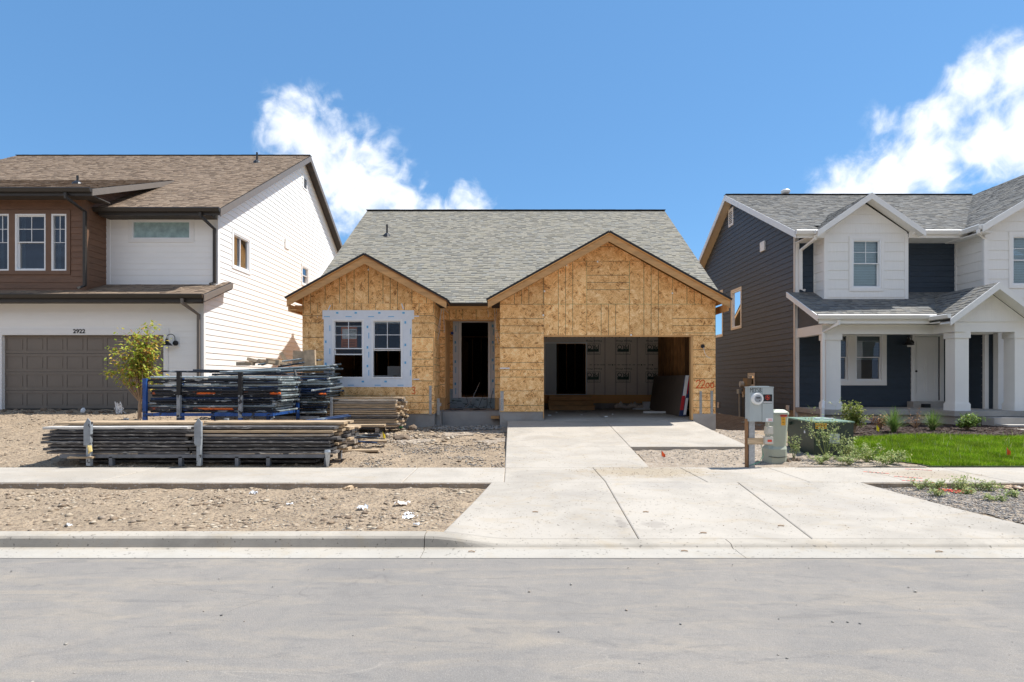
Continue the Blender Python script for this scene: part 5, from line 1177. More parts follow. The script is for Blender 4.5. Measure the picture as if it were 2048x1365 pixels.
# utility boxes on the side wall
D = ye(1500); wallbox(RH, mw, D-.15, D+.25, Z(790, D), Z(757, D), 'utility_box', 'tanfound', t=.16)
m = MB(); m.tube([(XE-.16, D+.2, Z(769, D)), (XE-.30, D+.22, Z(769, D))], .11, 14); m.build('meter_dial', 'plastic_beige', RH)
D = ye(1482); wallbox(RH, mw, D-.1, D+.12, Z(788, D), Z(779, D), 'junction_box', 'steel_grey', t=.12); m = MB(); m.tube([(XE-.06, D, Z(788, D)), (XE-.06, D, -.3)], .03, 8); m.build('conduit', 'plastic_beige', RH)
for px, py in ((1488, 790), (1437.5, 811), (1440, 833), (1577, 817)):
    D = ye(px); wallbox(RH, mw, D-.09, D+.09, Z(py+5, D), Z(py-6, D), 'outlet_cover', 'beige_trim', t=.04)
m = MB(); D = ye(1550); m.tube([(XE-.1, D, Z(808, D)), (XE-.1, D, Z(820, D)), (XE-.12, D+.4, Z(822, D)), (XE-.1, D-.5, Z(818, D)), (XE-.02, D-.9, Z(818, D))], .03, 8); m.build('gas_pipe', 'black', RH)
m = MB(); m.box(XE-.5, XE-.06, 19.6, 21.0, -.12, -.06); frame_rect(m, lambda u, z, t: (u, z, t), XE-.52, XE-.04, 19.55, 21.05, .03, -.06, .0); m.build('window_well', 'steel_grey', RH)
# front walls
fr_ = front(YR); zp = .66
dR0, dR1, dRb, dRt = X(1829, YR), X(1879, YR), Z(801, YR), Z(674, YR)
lw = ((X(1650, YR), X(1698, YR)), (X(1710, YR), X(1765.5, YR))); lz = (Z(763, YR), Z(668.5, YR))
wf = backing(RH, fr_, R4(XE, 14.05, .6, 6.2), [(lw[0][0], lw[0][1], *lz), (lw[1][0], lw[1][1], *lz), (dR0, dR1, dRb, dRt)], 'blue_siding', 'front_wall')
siding(wf, fr_, R4(XE+.10, 14.05, .70, 6.1), [(lw[0][0]-.12, lw[1][1]+.12, lz[0]-.12, lz[1]+.14), (dR0-.12, dR1+.12, .6, dRt+.12), (9.62, 12.05, 3.7, 6.3)], .70, .178, 'blue_siding', seed=24, th=.016, groove=.008)
m = MB(); rect(m, fr_, XE-.024, XE+.10, .35, 6.2, .001, .024); m.build('corner_board', 'white_trim', wf)
m = MB(); rect(m, fr_, lw[0][1], lw[1][0], lz[0], lz[1], .001, .028)
rect(m, fr_, lw[0][0]-.11, lw[0][0], lz[0], lz[1], .001, .028); rect(m, fr_, lw[1][1], lw[1][1]+.11, lz[0], lz[1], .001, .028); rect(m, fr_, lw[0][0]-.11, lw[1][1]+.11, lz[0]-.13, lz[0], .001, .03); rect(m, fr_, lw[0][0]-.11, lw[1][1]+.16, lz[1], 3.1, .001, .03)
m.build('twin_window_trim', 'white_trim', wf)
for a, b in lw: window(RH, fr_, a, b, *lz, style='hung', gm='glass_sky', grid=None, back=('blind', .45))
m = MB(); rect(m, fr_, dR1+.10, 14.05, 2.95, 3.1, .001, .02); m.build('porch_frieze', 'white_trim', wf)
m = MB(); frame_rect(m, fr_, dR0-.12, dR1+.12, dRb-.03, dRt+.12, .115, -.10, .03, wb=.03); dfm = m.build('entry_door_frame', 'white_trim', RH)
fdd = front(YR+.05); m = MB(); rect(m, fdd, dR0, dR1, dRb, dRt, -.04, 0); ed = m.build('entry_door', 'white_trim', RH)
W_, H_ = dR1-dR0, dRt-dRb
for a, b, c, d in ((.12, .88, .74, .93), (.12, .46, .12, .68), (.54, .88, .12, .68)):
    m = MB(); frame_rect(m, fdd, dR0+a*W_, dR0+b*W_, dRb+c*H_, dRb+d*H_, .018, .0, .010); m.build('door_panel', 'white_trim', ed)
m = MB(); m.tube([(dR0+.05, YR+.04, dRb+.92), (dR0+.05, YR-.02, dRb+.92)], [.02, .035], 10); m.build('door_knob', 'black', ed)
m = MB(); m.box(dR0-.25, dR1+.20, YR-.30, YR-.02, .6, dRb-.03); m.build('door_step', 'porch_conc', RH)
barn_lamp(RH, X(1812, YR), YR-.015, Z(686, YR), 1.1)
m = MB(); m.box(X(1741, YR)-.0, X(1741, YR)+.001, YR, YR, 0, 0) if False else m.box(9.83-.04, 9.83+.04, YR-.05, YR-.015, Z(794, YR), Z(780, YR)); m.build('outlet_cover', 'white_trim', RH)
m = MB(); m.box(X(1840, 17.8), X(1852, 17.8), 17.6, 17.75, .66, .78); m.build('boot_scraper', 'black', RH)
# wing to the right
YWg = 16.9; XWg = 14.05; fwg = front(YWg); mwg = west(XWg)
tw3 = (X(2023, YWg), X(2023, YWg)+1.0, Z(571, YWg), Z(471, YWg))
wingp = [(XWg, 0.5), (21.5, 0.5), (21.5, 7.2), (18.7, 8.75), (XWg, 6.02)]
wwg = backing(RH, fwg, wingp, [tw3], 'white_shake', 'wing_wall')
wws = thing_part('wing_side_wall', RH); backing(wws, mwg, [(YWg, 3.9), (YR, 3.9), (YR, 6.1), (YWg, 6.1)], [], 'white_shake', 'sheathing', t0=-.1, t1=-.001)
siding(wws, mwg, [(YWg+.09, 3.9), (YR-.0, 3.9), (YR, 6.1), (YWg+.09, 6.1)], [], 3.95, .285, 'white_shake', seed=31, th=.016, name='shake_board')
def shakes(wall, mp, poly, holes, z0, exp, seed): return siding(wall, mp, poly, holes, z0, exp, 'white_shake', 'shake_board', .016, 1.15, seed=seed)
shakes(wwg, fwg, [(XWg+.09, 3.9), (16.5, 3.9), (16.5, 7.4), (XWg+.09, 6.07)], [gy(tw3, .09)], 3.95, .285, 32)
m = MB(); rect(m, fwg, XWg-.022, XWg+.09, .6, 6.05, .001, .024); rect(m, mwg, YWg-.0, YWg+.09, 3.9, 6.0, .001, .024); m.build('corner_board', 'white_trim', wwg); m = MB(); rect(m, mwg, YR-.08, YR-.0, 3.9, 6.0, .001, .022); m.build('corner_board', 'white_trim', wwg)
window(RH, fwg, *tw3, style='hung', gm='glass', trim='white_trim', tw=.09, back=('blind', .0))
# wing lower walls below the porch roof: dark blue return and white posts
m = MB(); rect(m, fwg, XWg, 16.5, .6, 3.9, .001, .012); m.build('wing_lower_wall', 'blue_siding', RH)
mws = thing_part('porch_return_wall', RH); backing(mws, mwg, R4(YWg, YR, .6, 3.9), [], 'blue_siding', 'sheathing', t0=-.1, t1=-.001); siding(mws, mwg, R4(YWg+.09, YR, .66, 3.7), [], .66, .178, 'blue_siding', seed=33, th=.012)
rect(MB(), front(YR-.02), X(1985, YR)-1.0, X(1985, YR)-.99, .66, .67, 0, .001)
# upstairs bump with its own gable
YP = 17.42; XPa, XPb = 9.57, 12.10; fp = front(YP); mpw = west(XPa)
pw = (X(1703.5, YP), X(1761.5, YP), Z(577, YP), Z(479, YP))
bz0, bz1 = 4.0, 6.0; sl = .70; apx = (XPa+XPb)/2-.03
bp = [(XPa, bz0), (XPb, bz0), (XPb, 6.05), (apx, 6.05+sl*1.25), (XPa, 6.05)]
wp = backing(RH, fp, bp, [pw], 'white_shake', 'dormer_wall')
shakes(wp, fp, [(XPa+.09, bz0+.05), (XPb-.09, bz0+.05), (XPb-.09, 6.10), (apx, 6.05+sl*1.2), (XPa+.09, 6.10)], [gy(pw, .10)], bz0+.02, .285, 34)
m = MB(); rect(m, fp, XPa-.022, XPa+.09, bz0, 6.0, .001, .024); m.build('corner_board', 'white_trim', wp); m = MB(); rect(m, fp, XPb-.09, XPb+.02, bz0, 6.0, .001, .024); m.build('corner_board', 'white_trim', wp); m = MB(); rect(m, mpw, YP, YP+.09, bz0, 6.0, .001, .024); m.build('corner_board', 'white_trim', wp); m = MB(); rect(m, mpw, YR-.09, YR-.02, bz0, 6.0, .001, .022); m.build('corner_board', 'white_trim', wp)
wp2 = thing_part('dormer_side_wall', RH); backing(wp2, mpw, R4(YP+.02, YR, bz0, 6.1), [], 'white_shake', 'sheathing', t0=-.1, t1=-.001); siding(wp2, mpw, R4(YP+.09, YR-.09, bz0, 6.0), [], bz0+.02, .285, 'white_shake', seed=35, th=.016, name='shake_board')
m = MB(); m.box(XPb-.12, XPb, YP+.15, YR, bz0, 6.1); m.build('dormer_far_side', 'white_shake', RH)
window(RH, fp, *pw, style='hung', gm='glass', trim='white_trim', tw=.09, back=('blind', .0))
m = MB(); m.box(XE+.1, 21, YR+.15, 32.8, 3.5, 3.6); m.box(XPa+.05, XPb-.1, YP+.15, YR+.1, 3.5, 3.6); m.build('upper_floor', 'interior_dark', RH)
m = MB(); m.box(XE+.1, 21, 20.5, 20.6, .6, 6.0); m.box(XE+.1, 21, 32.8, 32.9, .5, 5.0); m.box(21.4, 21.5, 17, 33, .5, 6.5); m.build('room_partition', 'interior_dark', RH)
# roofs
am = math.atan(.515); r4 = thing_part('main_roof', RH); RLm = (23.1-17.35)/math.cos(am)
roof_plane(r4, (0, 17.35, 6.07), (1, 0, 0), (0, math.cos(am), math.sin(am)), [(8.65, 0), (9.50, 0), (9.50, RLm), (8.65, RLm)], 'sh_grey', th=.06, seed=41)
roof_plane(r4, (0, 17.35, 6.07), (1, 0, 0), (0, math.cos(am), math.sin(am)), [(12.14, 0), (14.6, 0), (19.5, RLm), (12.14, RLm)], 'sh_grey', th=.06, seed=42)
roof_plane(r4, (0, 17.35, 6.07), (1, 0, 0), (0, math.cos(am), math.sin(am)), [(9.503, .7), (12.137, .7), (12.137, RLm), (9.503, RLm)], 'sh_grey', th=.06, seed=43)
ar = math.atan(.60); m = MB(); Lr = 10.0; slab3(m, (0, 23.1+Lr*math.cos(ar), 9.03-Lr*math.sin(ar)), (1, 0, 0), (0, -math.cos(ar), math.sin(ar)), [(8.65, 0), (19.5, 0), (19.5, Lr), (8.65, Lr)], -.05, 0); m.build('rear_slope', 'sh_grey', r4)
e2 = (31.7, 9.03-.6*8.6)
m = MB(); m.prism([(17.33, 6.06), (23.1, 9.03), (e2[0], e2[1]), (e2[0], e2[1]-.2), (23.1, 8.80), (17.33, 5.85)], west(8.66), 0, .03); m.build('barge_board', 'white_trim', r4)
m = MB(); m.prism([(17.36, 5.93), (23.1, 8.88), (e2[0], e2[1]-.12), (e2[0], e2[1]-.15), (23.1, 8.85), (17.36, 5.90)], west(8.66), -.34, -.002); m.build('rake_soffit', 'soffit_beige', r4)
m = MB(); x = 8.64
while x < 18.4: m.box(x, x+.287, 22.98, 23.22, 9.025, 9.045+random.uniform(0, .005)); x += .285
m.build('ridge_cap', 'roofdark', r4, kind='stuff')
MB().box(8.99, 9.55, 17.38, YR, 5.86, 5.89).build('eave_soffit', 'white_trim', r4); MB().box(12.12, 14.05, 17.38, YR, 5.86, 5.89).build('eave_soffit', 'white_trim', r4)
MB().box(8.69, 9.55, 17.35, 17.38, 5.86, 6.05).build('fascia', 'white_trim', r4); MB().box(12.12, 13.9, 17.35, 17.38, 5.86, 6.05).build('fascia', 'white_trim', r4)
gutter(RH, 8.63, 9.3, 17.35, 6.08, 'white_trim', .13); gutter(RH, 12.2, 13.75, 17.35, 6.08, 'white_trim', .13)
# dormer gable roof
def gable2(parent, name, axx, hw, zap, YF_, Yb, rs, mat, trim, th=.06, fas=.17, over=None, seed=50, wallY=None):
    r = thing_part(name, parent); al = math.atan(rs); c, s = math.cos(al), math.sin(al); L = hw/c
    for sg in (-1, 1):
        O = (axx+sg*hw, YF_, zap-rs*hw); ev = Vector((-sg*c, 0, s))
        roof_plane(r, O, (0, 1, 0), ev, [(0, 0), (Yb-YF_, 0), (Yb-YF_, L), (0, L)], mat, th=th, seed=seed+sg)
        m = MB(); m.prism([(axx+sg*.0005, zap+.012), (axx+sg*(hw+.02), zap-rs*(hw+.02)+.012), (axx+sg*(hw+.02), zap-rs*(hw+.02)-fas), (axx+sg*.0005, zap-fas*1.05)], front(YF_), 0, .03); m.build('barge_board', trim, r)
        if wallY: m = MB(); m.prism([(axx+sg*.001, zap-.10), (axx+sg*hw, zap-.10-rs*hw), (axx+sg*hw, zap-.125-rs*hw), (axx+sg*.001, zap-.125)], front(YF_+.001), -(wallY-YF_-.001), 0); m.build('rake_soffit', trim, r)
    return r
gable2(RH, 'dormer_roof', 10.785, 1.60, 7.13, 17.07, 20.5, .70, 'sh_grey', 'white_trim', wallY=YP)
gutter(RH, 9.14, 9.24, 17.2, 6.04, 'white_trim', .11)
# wing gable roof: left slope runs up to a ridge out of the picture
aw = math.atan(.60); r5 = thing_part('wing_roof', RH); Lw = 5.0/math.cos(aw)
roof_plane(r5, (13.7, 16.55, 6.02), (0, 1, 0), (math.cos(aw), 0, math.sin(aw)), [(0, 0), (1.3, 0), (6.6, Lw), (0, Lw)], 'sh_grey', th=.06, seed=44)
roof_plane(r5, (23.7, 16.55, 6.02), (0, 1, 0), (-math.cos(aw), 0, math.sin(aw)), [(0, 0), (8, 0), (8, Lw), (0, Lw)], 'sh_grey', th=.06, cover=False)
m = MB(); m.prism([(13.68, 6.03), (18.7, 9.04), (18.7, 8.84), (13.68, 5.83)], front(16.55), 0, .03); m.prism([(18.7, 9.04), (23.7, 6.04), (23.7, 5.84), (18.7, 8.84)], front(16.55), 0, .03); m.build('barge_board', 'white_trim', r5)
m = MB(); m.prism([(13.7, 5.93), (18.7, 8.93), (18.7, 8.90), (13.7, 5.90)], front(16.552), -.34, 0); m.box(13.7, 14.05, 16.6, 18.0, 5.83, 5.86); m.build('rake_soffit', 'white_trim', r5)
m = MB(); pr = [(0, 0), (-.11, 0), (-.13, -.02), (-.12, -.04), (-.09, -.11), (-.08, -.13), (0, -.13)]; m.prism([(13.7+a, 6.06+b) for a, b in pr], lambda u, z, t: (u, t, z), 16.56, 17.5); m.build('gutter', 'white_trim', RH)
m = MB(); x, y = 16.0, 0
# porch roof
apz = math.atan(.51); r6 = thing_part('porch_roof', RH); Lp = (YR-16.2)/math.cos(apz)
roof_plane(r6, (0, 16.2, 3.36), (1, 0, 0), (0, math.cos(apz), math.sin(apz)), [(8.70, 0), (13.2, 0), (14.05, Lp), (8.70, Lp)], 'sh_grey', th=.05, seed=46)
m = MB(); m.prism([(16.18, 3.365), (YR-.03, 4.31), (YR-.03, 4.15), (16.18, 3.19)], west(8.71), 0, .03); m.build('barge_board', 'white_trim', r6)
m = MB(); m.box(9.03, 14.0, 16.24, YR-.03, 3.12, 3.15); m.build('porch_ceiling', 'white_trim', r6)
m = MB(); m.box(8.74, 12.1, 16.20, 16.23, 3.13, 3.34); m.build('fascia', 'white_trim', r6); gutter(RH, 8.66, 12.0, 16.2, 3.38, 'white_trim', .13)
m = MB(); m.box(9.02, 14.0, 16.55, 16.85, 2.86, 3.12); m.box(9.02, 9.24, 16.85, YR-.03, 2.86, 3.12); m.build('porch_beam', 'white_trim', r6)
m = MB(); m.prism([(16.4, 3.13), (YR-.03, 3.13), (YR-.03, 4.2), (16.4, 3.35)], west(9.05), -.08, 0); m.build('porch_gable_end', 'grey_siding', r6)
m = MB(); m.box(12.25, 12.55, 15.75, 16.55, 2.86, 3.12); m.build('porch_beam', 'white_trim', r6)
# portico
gable2(RH, 'portico_roof', 13.18, 1.30, 4.16, 15.40, 17.9, .75, 'sh_grey', 'white_trim', seed=60, wallY=15.8)
fq = front(15.80); m = MB(); rect(m, fq, 12.24, 14.4, 2.86, 3.17, -.25, 0); m.build('portico_beam', 'white_trim', RH)
tri = [(12.05, 3.17), (14.31, 3.17), (13.18, 4.02)]; wq = backing(RH, fq, tri, [], 'white_shake', 'portico_gable', t0=-.1)
shakes(wq, fq, [(12.25, 3.17), (14.11, 3.17), (13.18, 3.95)], [], 3.17, .30, 51)
m = MB(); rect(m, fq, 12.2, 14.2, 3.14, 3.175, .001, .03); m.build('portico_sill_trim', 'white_trim', wq)
m = MB(); pr2 = [(0, 0), (-.10, 0), (-.12, -.02), (-.11, -.04), (-.08, -.11), (0, -.12)]; m.prism([(11.90+a, 3.32+b) for a, b in pr2], lambda u, z, t: (u, t, z), 15.42, 16.15); m.build('gutter', 'white_trim', RH)
MB().box(11.9, 12.25, 15.83, 16.5, 3.12, 3.15).build('portico_soffit', 'white_trim', RH)
# columns
def column(x0, x1, y0, y1, zb_, zt_):
    c = thing_part('porch_column', RH, ((x0+x1)/2, (y0+y1)/2, zb_)); m = MB(); m.box(x0, x1, y0, y1, zb_, zt_); m.build('column_shaft', 'white_trim', c)
    m = MB(); m.box(x0-.03, x1+.03, y0-.03, y1+.03, zb_, zb_+.20); m.box(x0-.015, x1+.015, y0-.015, y1+.015, zb_+.2, zb_+.235); m.build('column_base', 'white_trim', c)
    m = MB(); m.box(x0-.03, x1+.03, y0-.03, y1+.03, zt_-.17, zt_-.001); m.build('column_cap', 'white_trim', c)
column(9.14, 9.58, 16.58, 16.86, .66, 2.86); column(12.32, 12.70, 15.82, 16.18, .66, 2.86); column(13.98, 14.36, 15.82, 16.18, .66, 2.86)
MB().box(14.27, 14.54, 16.7, 16.88, .66, 3.12).build('porch_post', 'white_trim', RH)
# porch slab and steps
m = MB(); m.box(8.98, 12.15, 16.42, YR-.01, .52, .665); m.box(12.15, 16.5, 15.62, 18.0, .525, .667); p_ = m.build('porch_slab', 'porch_conc', RH)
m = MB(); m.box(9.05, 12.2, 16.5, YR-.05, -.3, .52); m.box(12.22, 16.5, 15.68, 16.6, -.3, .52); m.build('porch_base', 'porch_conc', RH)
MB().box(12.9, 16.5, 15.22, 15.62, .0, .51).build('porch_stair', 'porch_conc', RH); MB().box(12.95, 16.5, 14.85, 15.22, .0, .345).build('porch_stair', 'porch_conc', RH)
slab_grid([(12.7, 13.9), (16.5, 13.9), (16.5, 14.85), (12.75, 14.85)], lambda x, y: .285, .1, 1, 'front_walk', 'concrete', RH)
# downspouts
x = X(1607, 17.9); downspout(RH, [(x+.05, 17.30, 5.93), (x+.05, 17.30, 5.82), (x-.05, YR-.08, 5.62), (x-.05, YR-.08, 4.38), (x+.03, YR-.18, 4.34)], 'white_trim', .055)
downspout(RH, [(9.26, 16.12, 3.22), (9.26, 16.12, 3.12), (9.02, 16.50, 2.90), (9.02, 16.50, .95), (8.93, 16.36, .72), (8.90, 16.33, .20)], 'white_trim', .055)
downspout(RH, [(13.62, 16.62, 5.92), (13.62, 16.62, 5.84), (XWg-.08, 16.82, 5.68), (XWg-.08, 16.82, 4.0)], 'white_trim', .055)
D = 23.3; m = MB(); xx = X(1571, D); m.tube([(xx, D, 8.9), (xx, D, 9.17)], .07, 10); tb = m.build('roof_turbine', 'white_plastic', r4); m = MB(); m.tube([(xx, D, 9.13), (xx, D, 9.17), (xx, D, 9.25), (xx, D, 9.31), (xx, D, 9.335)], [.10, .16, .185, .14, .03], 16); m.build('turbine_head', 'white_plastic', tb)
# ------------------------------------------------------------------ things
ORD = ['lowest', 'second', 'third', 'fourth', 'fifth', 'sixth', 'seventh', 'eighth', 'ninth', 'tenth', 'eleventh', 'twelfth', 'thirteenth', 'fourteenth', 'fifteenth', 'sixteenth', 'seventeenth', 'eighteenth', 'nineteenth', 'twentieth', 'twenty-first', 'twenty-second', 'twenty-third', 'twenty-fourth']
R = random.Random(17)
def plank(L, w, t, mat):
    m = MB(); e = .004; n = 10; bend = R.uniform(-.006, .006)
    for i in range(n+1):
        x = -L/2+L*i/n; zz = bend*math.sin(math.pi*i/n)+(R.uniform(-.002, .002)); yy = R.uniform(-.002, .002)
        for (a, b) in ((-w/2+e, 0), (w/2-e, 0), (w/2, e), (w/2, t-e), (w/2-e, t), (-w/2+e, t), (-w/2, t-e), (-w/2, e)): m.v.append((x, yy+a, zz+b))
    for i in range(n):
        for k in range(8): a0 = i*8+k; a1 = i*8+(k+1) % 8; m.f.append((a0, a1, a1+8, a0+8))
    m.f += [tuple(range(7, -1, -1)), tuple(range(n*8, n*8+8))]; m.mi = [0]*len(m.f); m.uv = [[(0, 0)]*len(f) for f in m.f]
    return m.build('plank', mat, None, origin=(0, 0, 0), fix=False)
PK = {}
def get_plank(kind, L, w=.235, t=.042):
    key = (kind, L, w, t)
    if key not in PK: PK[key] = plank(L, w, t, kind).data; o = bpy.data.objects[-1] if False else None
    o = bpy.data.objects.new('plank', PK[key]); COL.objects.link(o); return o
def first_clean():
    for o in list(bpy.data.objects):
        if o.name.startswith('plank') and o.parent is None and 'label' not in o: bpy.data.objects.remove(o)
def put(o, loc, rz=0, rx=0, ry=0, label='', cat='', group=None):
    o.location = loc; o.rotation_euler = (rx, ry, rz); o['label'] = label; o['category'] = cat
    if group: o['group'] = group
    return o
# front pile of long planks on a low rack
MT['plank_pale'] = M('pale_plank', (.50, .47, .43), .7, .25, 3, stretch=(1, 12, 12), speck=((.09, .085, .08), .60, 4), rnd=.15); MT['rack_dark'] = M('dark_grey_rack', (.13, .135, .15), .5, .3, 6); zb0 = .215; nl = 9; rows = [(10.18, 'front'), (10.44, 'middle'), (10.70, 'back')]
for k in range(nl):
    for ri, (yy, rn) in enumerate(rows):
        if k == nl-1 and ri == 0: continue
        kind = 'plank_dark' if (ri == 0 and k < 6) or R.random() < .25 else R.choice(['plank_tan', 'plank_tan', 'plank_grey'])
        if k >= nl-2 and ri > 0: kind = 'plank_tan'
        for half in (0, 1):
            kd = kind
            if ri == 0: kd = (['plank_dark', 'plank_dark', 'plank_dark', 'plank_dark', 'plank_dark', 'plank_dark', 'plank_dark', 'plank_pale', 'plank_pale'], ['plank_dark', 'plank_dark', 'plank_dark', 'plank_dark', 'plank_dark', 'plank_grey', 'plank_tan', 'plank_dark', 'plank_tan'])[half][k]
            L = 2.55; dx = R.uniform(-.09, .09)+(ri*.05)
            look = {'plank_dark': 'blackened', 'plank_tan': 'tan', 'plank_grey': 'grey blue-splashed', 'plank_pale': 'pale'}[kd]
            put(get_plank(kd, L, t=.043), ((-6.98, -4.46)[half]+dx, yy+R.uniform(-.018, .018), zb0+k*.0625+(0, .003)[half]), R.uniform(-.014, .014), 0, R.uniform(-.003, .003), '%s plank, %s from the bottom, %s row, %s half of the pavement-side pile' % (look, ORD[k], rn, ('left', 'right')[half]), 'plank', 'long planks piled beside the pavement')
rk = local(thing('plank_rack', 'low grey steel rack carrying the long plank pile beside the pavement', 'rack', (0, 0, 0)))
for px in (187, 405):
    x = X(px, 10.1); MB().box(x-.035, x+.035, 9.97, 10.04, .02, .79).build('rack_post', 'rack_grey', rk); MB().box(x-.035, x+.035, 10.92, 10.98, .03, .79).build('rack_post', 'rack_grey', rk)
    m = MB(); m.prism([(x-.07, .38), (x+.05, .38), (x+.05, .80), (x+.0, .86), (x-.07, .74)], front(9.97), 0, .012); m.build('rack_plate', 'rack_grey', rk)
for px in (228, 366, 478, 540, 655):
    x = X(px, 10.15); MB().box(x-.03, x+.03, 10.06, 10.14, .0, .17).build('rack_leg', 'rack_dark', rk); MB().box(x-.03, x+.03, 10.85, 10.93, .02, .17).build('rack_leg', 'rack_dark', rk)
for y in (10.06, 10.85): MB().box(-8.0, -3.25, y, y+.06, .15, .21).build('rack_beam', 'rack_dark', rk)
m = MB(); x = X(655, 10.0); m.tube([(x, 10.0, .0), (x, 10.0, .10), (x, 10.0, .22), (x, 10.0, .26), (x, 10.0, .30)], [.02, .035, .045, .06, .05], 10); m.build('jack_foot', 'galv', rk)
m = MB(); x = X(179, 10.0); m.tube([(x-.02, 9.99, .42), (x+.02, 9.97, .36), (x+.04, 9.97, .28), (x, 9.98, .24)], [.02, .035, .03, .015], 7); MT['yellow_grip'] = M('dull_yellow_plastic', (.72, .55, .22), .5, .1, 6); m.build('ratchet_grip', 'yellow_grip', rk)
put(get_plank('plank_tan', .42, .09, .03), (X(165, 10.0), 9.97, .155), .05, label='short pale offcut under the left end of the long plank pile', cat='board')
for i, (z, y) in enumerate(((.03, 10.42), (.03, 10.68), (.09, 10.5))):  # extra dark planks stand in for the black shade below the pile
    put(get_plank('plank_dark', 4.3), (-5.7+.1*i, y, z), .01*i, label='dark filler plank added for shade under the rack, %s' % ('nearest the pavement', 'farthest back', 'stacked on top of the other two')[i], cat='plank')
# scaffold frames
def scaffold_frame(mat, L=2.95, W=1.25, r=.027):
    f = local(thing('steel_scaffold', 'x', 'scaffold frame')); m = MB()
    for y in (0, W): MB().tube([(-L/2, y, 0), (L/2, y, 0)], r, 8).build('frame_leg', mat, f, smooth=False)
    for x in (-L/2+.08, -L/6, L/6, L/2-.35, L/2-.06): MB().tube([(x, -.02, .004), (x, W+.04, .004)], r*.93, 8).build('frame_rung', 'tube_grey' if x > L/2-.1 else mat, f)
    return f
protos = {k: scaffold_frame(k) for k in ('tube_black', 'tube_blue', 'tube_grey', 'tube_orange')}; used = set()
def put_frame(kind, loc, rz, rx=0, ry=0, label='', group=None):
    o = protos[kind] if kind not in used else copy_tree(protos[kind]); used.add(kind)
    o.location = loc; o.rotation_euler = (rx, ry, rz); o['label'] = label
    if group: o['group'] = group
    return o
cn = {'tube_black': 'black', 'tube_blue': 'dark blue', 'tube_grey': 'bare grey', 'tube_orange': 'orange'}
seq = ['tube_black', 'tube_orange', 'tube_grey', 'tube_black', 'tube_black', 'tube_blue', 'tube_black', 'tube_orange', 'tube_black', 'tube_blue', 'tube_grey', 'tube_black', 'tube_black', 'tube_grey']
bz = .80
for k, s in enumerate(seq):
    kx = -.35 if s == 'tube_orange' else 0
    put_frame(s, (X(418, 13.05)+R.uniform(-.10, .10)+.1, 13.08+R.uniform(-.03, .05), bz+k*.060), R.uniform(-.035, .055), R.uniform(-.004, .004), R.uniform(-.008, .008), label='%s scaffold frame lying flat, %s from the bottom of the blue rack' % (cn[s], ORD[k]), group='scaffold frames stacked flat in the blue rack')
rk2 = local(thing('stacking_rack', 'blue and grey steel rack holding the flat scaffold frames', 'rack', (0, 0, 0)))
for px in (290, 358, 481):
    x = X(px, 12.98); g0 = gz(x, 12.98); mm = 'rack_blue' if px == 290 else 'rack_grey'
    MB().box(x-.04, x+.04, 12.95, 13.02, .66, 1.18).build('rack_post', mm, rk2); MB().box(x-.042, x+.042, 12.948, 13.022, 1.18, bz+.90 if px != 290 else 1.56).build('rack_strap', 'black' if px != 290 else 'rack_blue', rk2); MB().box(x-.041, x+.041, 12.949, 13.021, g0-.02, .66).build('rack_post_foot', 'rack_blue', rk2); MB().box(x-.035, x+.035, 14.42, 14.49, g0, bz+.80).build('rack_post', 'rack_blue', rk2)
MB().box(X(292, 13), X(548, 13), 12.96, 13.02, .70, .77).build('rack_beam', 'rack_blue', rk2); MB().box(X(292, 13), X(548, 13), 14.42, 14.48, .70, .77).build('rack_beam', 'rack_blue', rk2)
for px in (300, 420, 540): x = X(px, 13); MB().box(x-.03, x+.03, 13.02, 14.42, .70, .76).build('rack_beam', 'rack_blue', rk2)
x = X(290, 12.9); m = MB(); m.tube([(x, 12.95, .50), (x-.25, 12.9, .40), (x-.85, 12.8, gz(x-.8, 12.8)+.04)], [.05, .05, .035], 4); m.build('rack_outrigger', 'rack_blue', rk2)
m = MB(); m.tube([(X(548, 13), 13.0, .68), (X(520, 13), 13.0, .35)], .025, 5); m.tube([(X(500, 13), 13.0, .64), (X(540, 13), 13.0, .30)], .02, 5); m.build('rack_brace', 'rack_grey', rk2)
# the taller stack behind it, its ends fanned out to the right
seq2 = ['tube_black', 'tube_grey', 'tube_black', 'tube_blue', 'tube_black', 'tube_grey', 'tube_grey', 'tube_black', 'tube_orange', 'tube_blue', 'tube_blue', 'tube_black', 'tube_grey', 'tube_grey', 'tube_blue', 'tube_grey', 'tube_black', 'tube_grey', 'tube_grey']
for k, s in enumerate(seq2):
    t = k/len(seq2)
    put_frame(s, (-6.28+R.uniform(-.06, .10)+.10*t, 14.62+R.uniform(-.05, .05), .62+k*.066), R.uniform(-.02, .10)*(.4+t), R.uniform(0, .01), -R.uniform(0, .012)-(.05 if k > 16 else 0), label='%s scaffold frame, %s from the bottom of the fanned stack before the house window' % (cn[s], ORD[k]), group='scaffold frames in the fanned stack')
rk3 = local(thing('stacking_rack', 'dark strapped rack around the fanned stack of scaffold frames', 'rack', (0, 0, 0)))
x = X(595, 14.5); MB().box(x-.035, x+.035, 14.49, 14.55, gz(x, 14.5), .95).build('rack_post', 'rack_blue', rk3)
m = MB(); m.tube([(x, 14.52, .95), (x-.03, 14.52, 1.3), (x-.05, 14.53, 1.62), (x-.10, 14.56, 1.78)], [.045, .045, .05, .03], 5); m.build('rack_post', 'black', rk3)
for y in (14.56, 15.7): MB().box(-7.6, -4.95, y, y+.06, .52, .595).build('rack_beam', 'rack_grey', rk3)
for xx in (-7.4, -5.2): MB().box(xx, xx+.06, 15.76, 15.8, .1, .595).build('rack_post', 'rack_grey', rk3); MB().box(xx, xx+.06, 14.56, 14.62, .1, .52).build('rack_post', 'rack_grey', rk3)
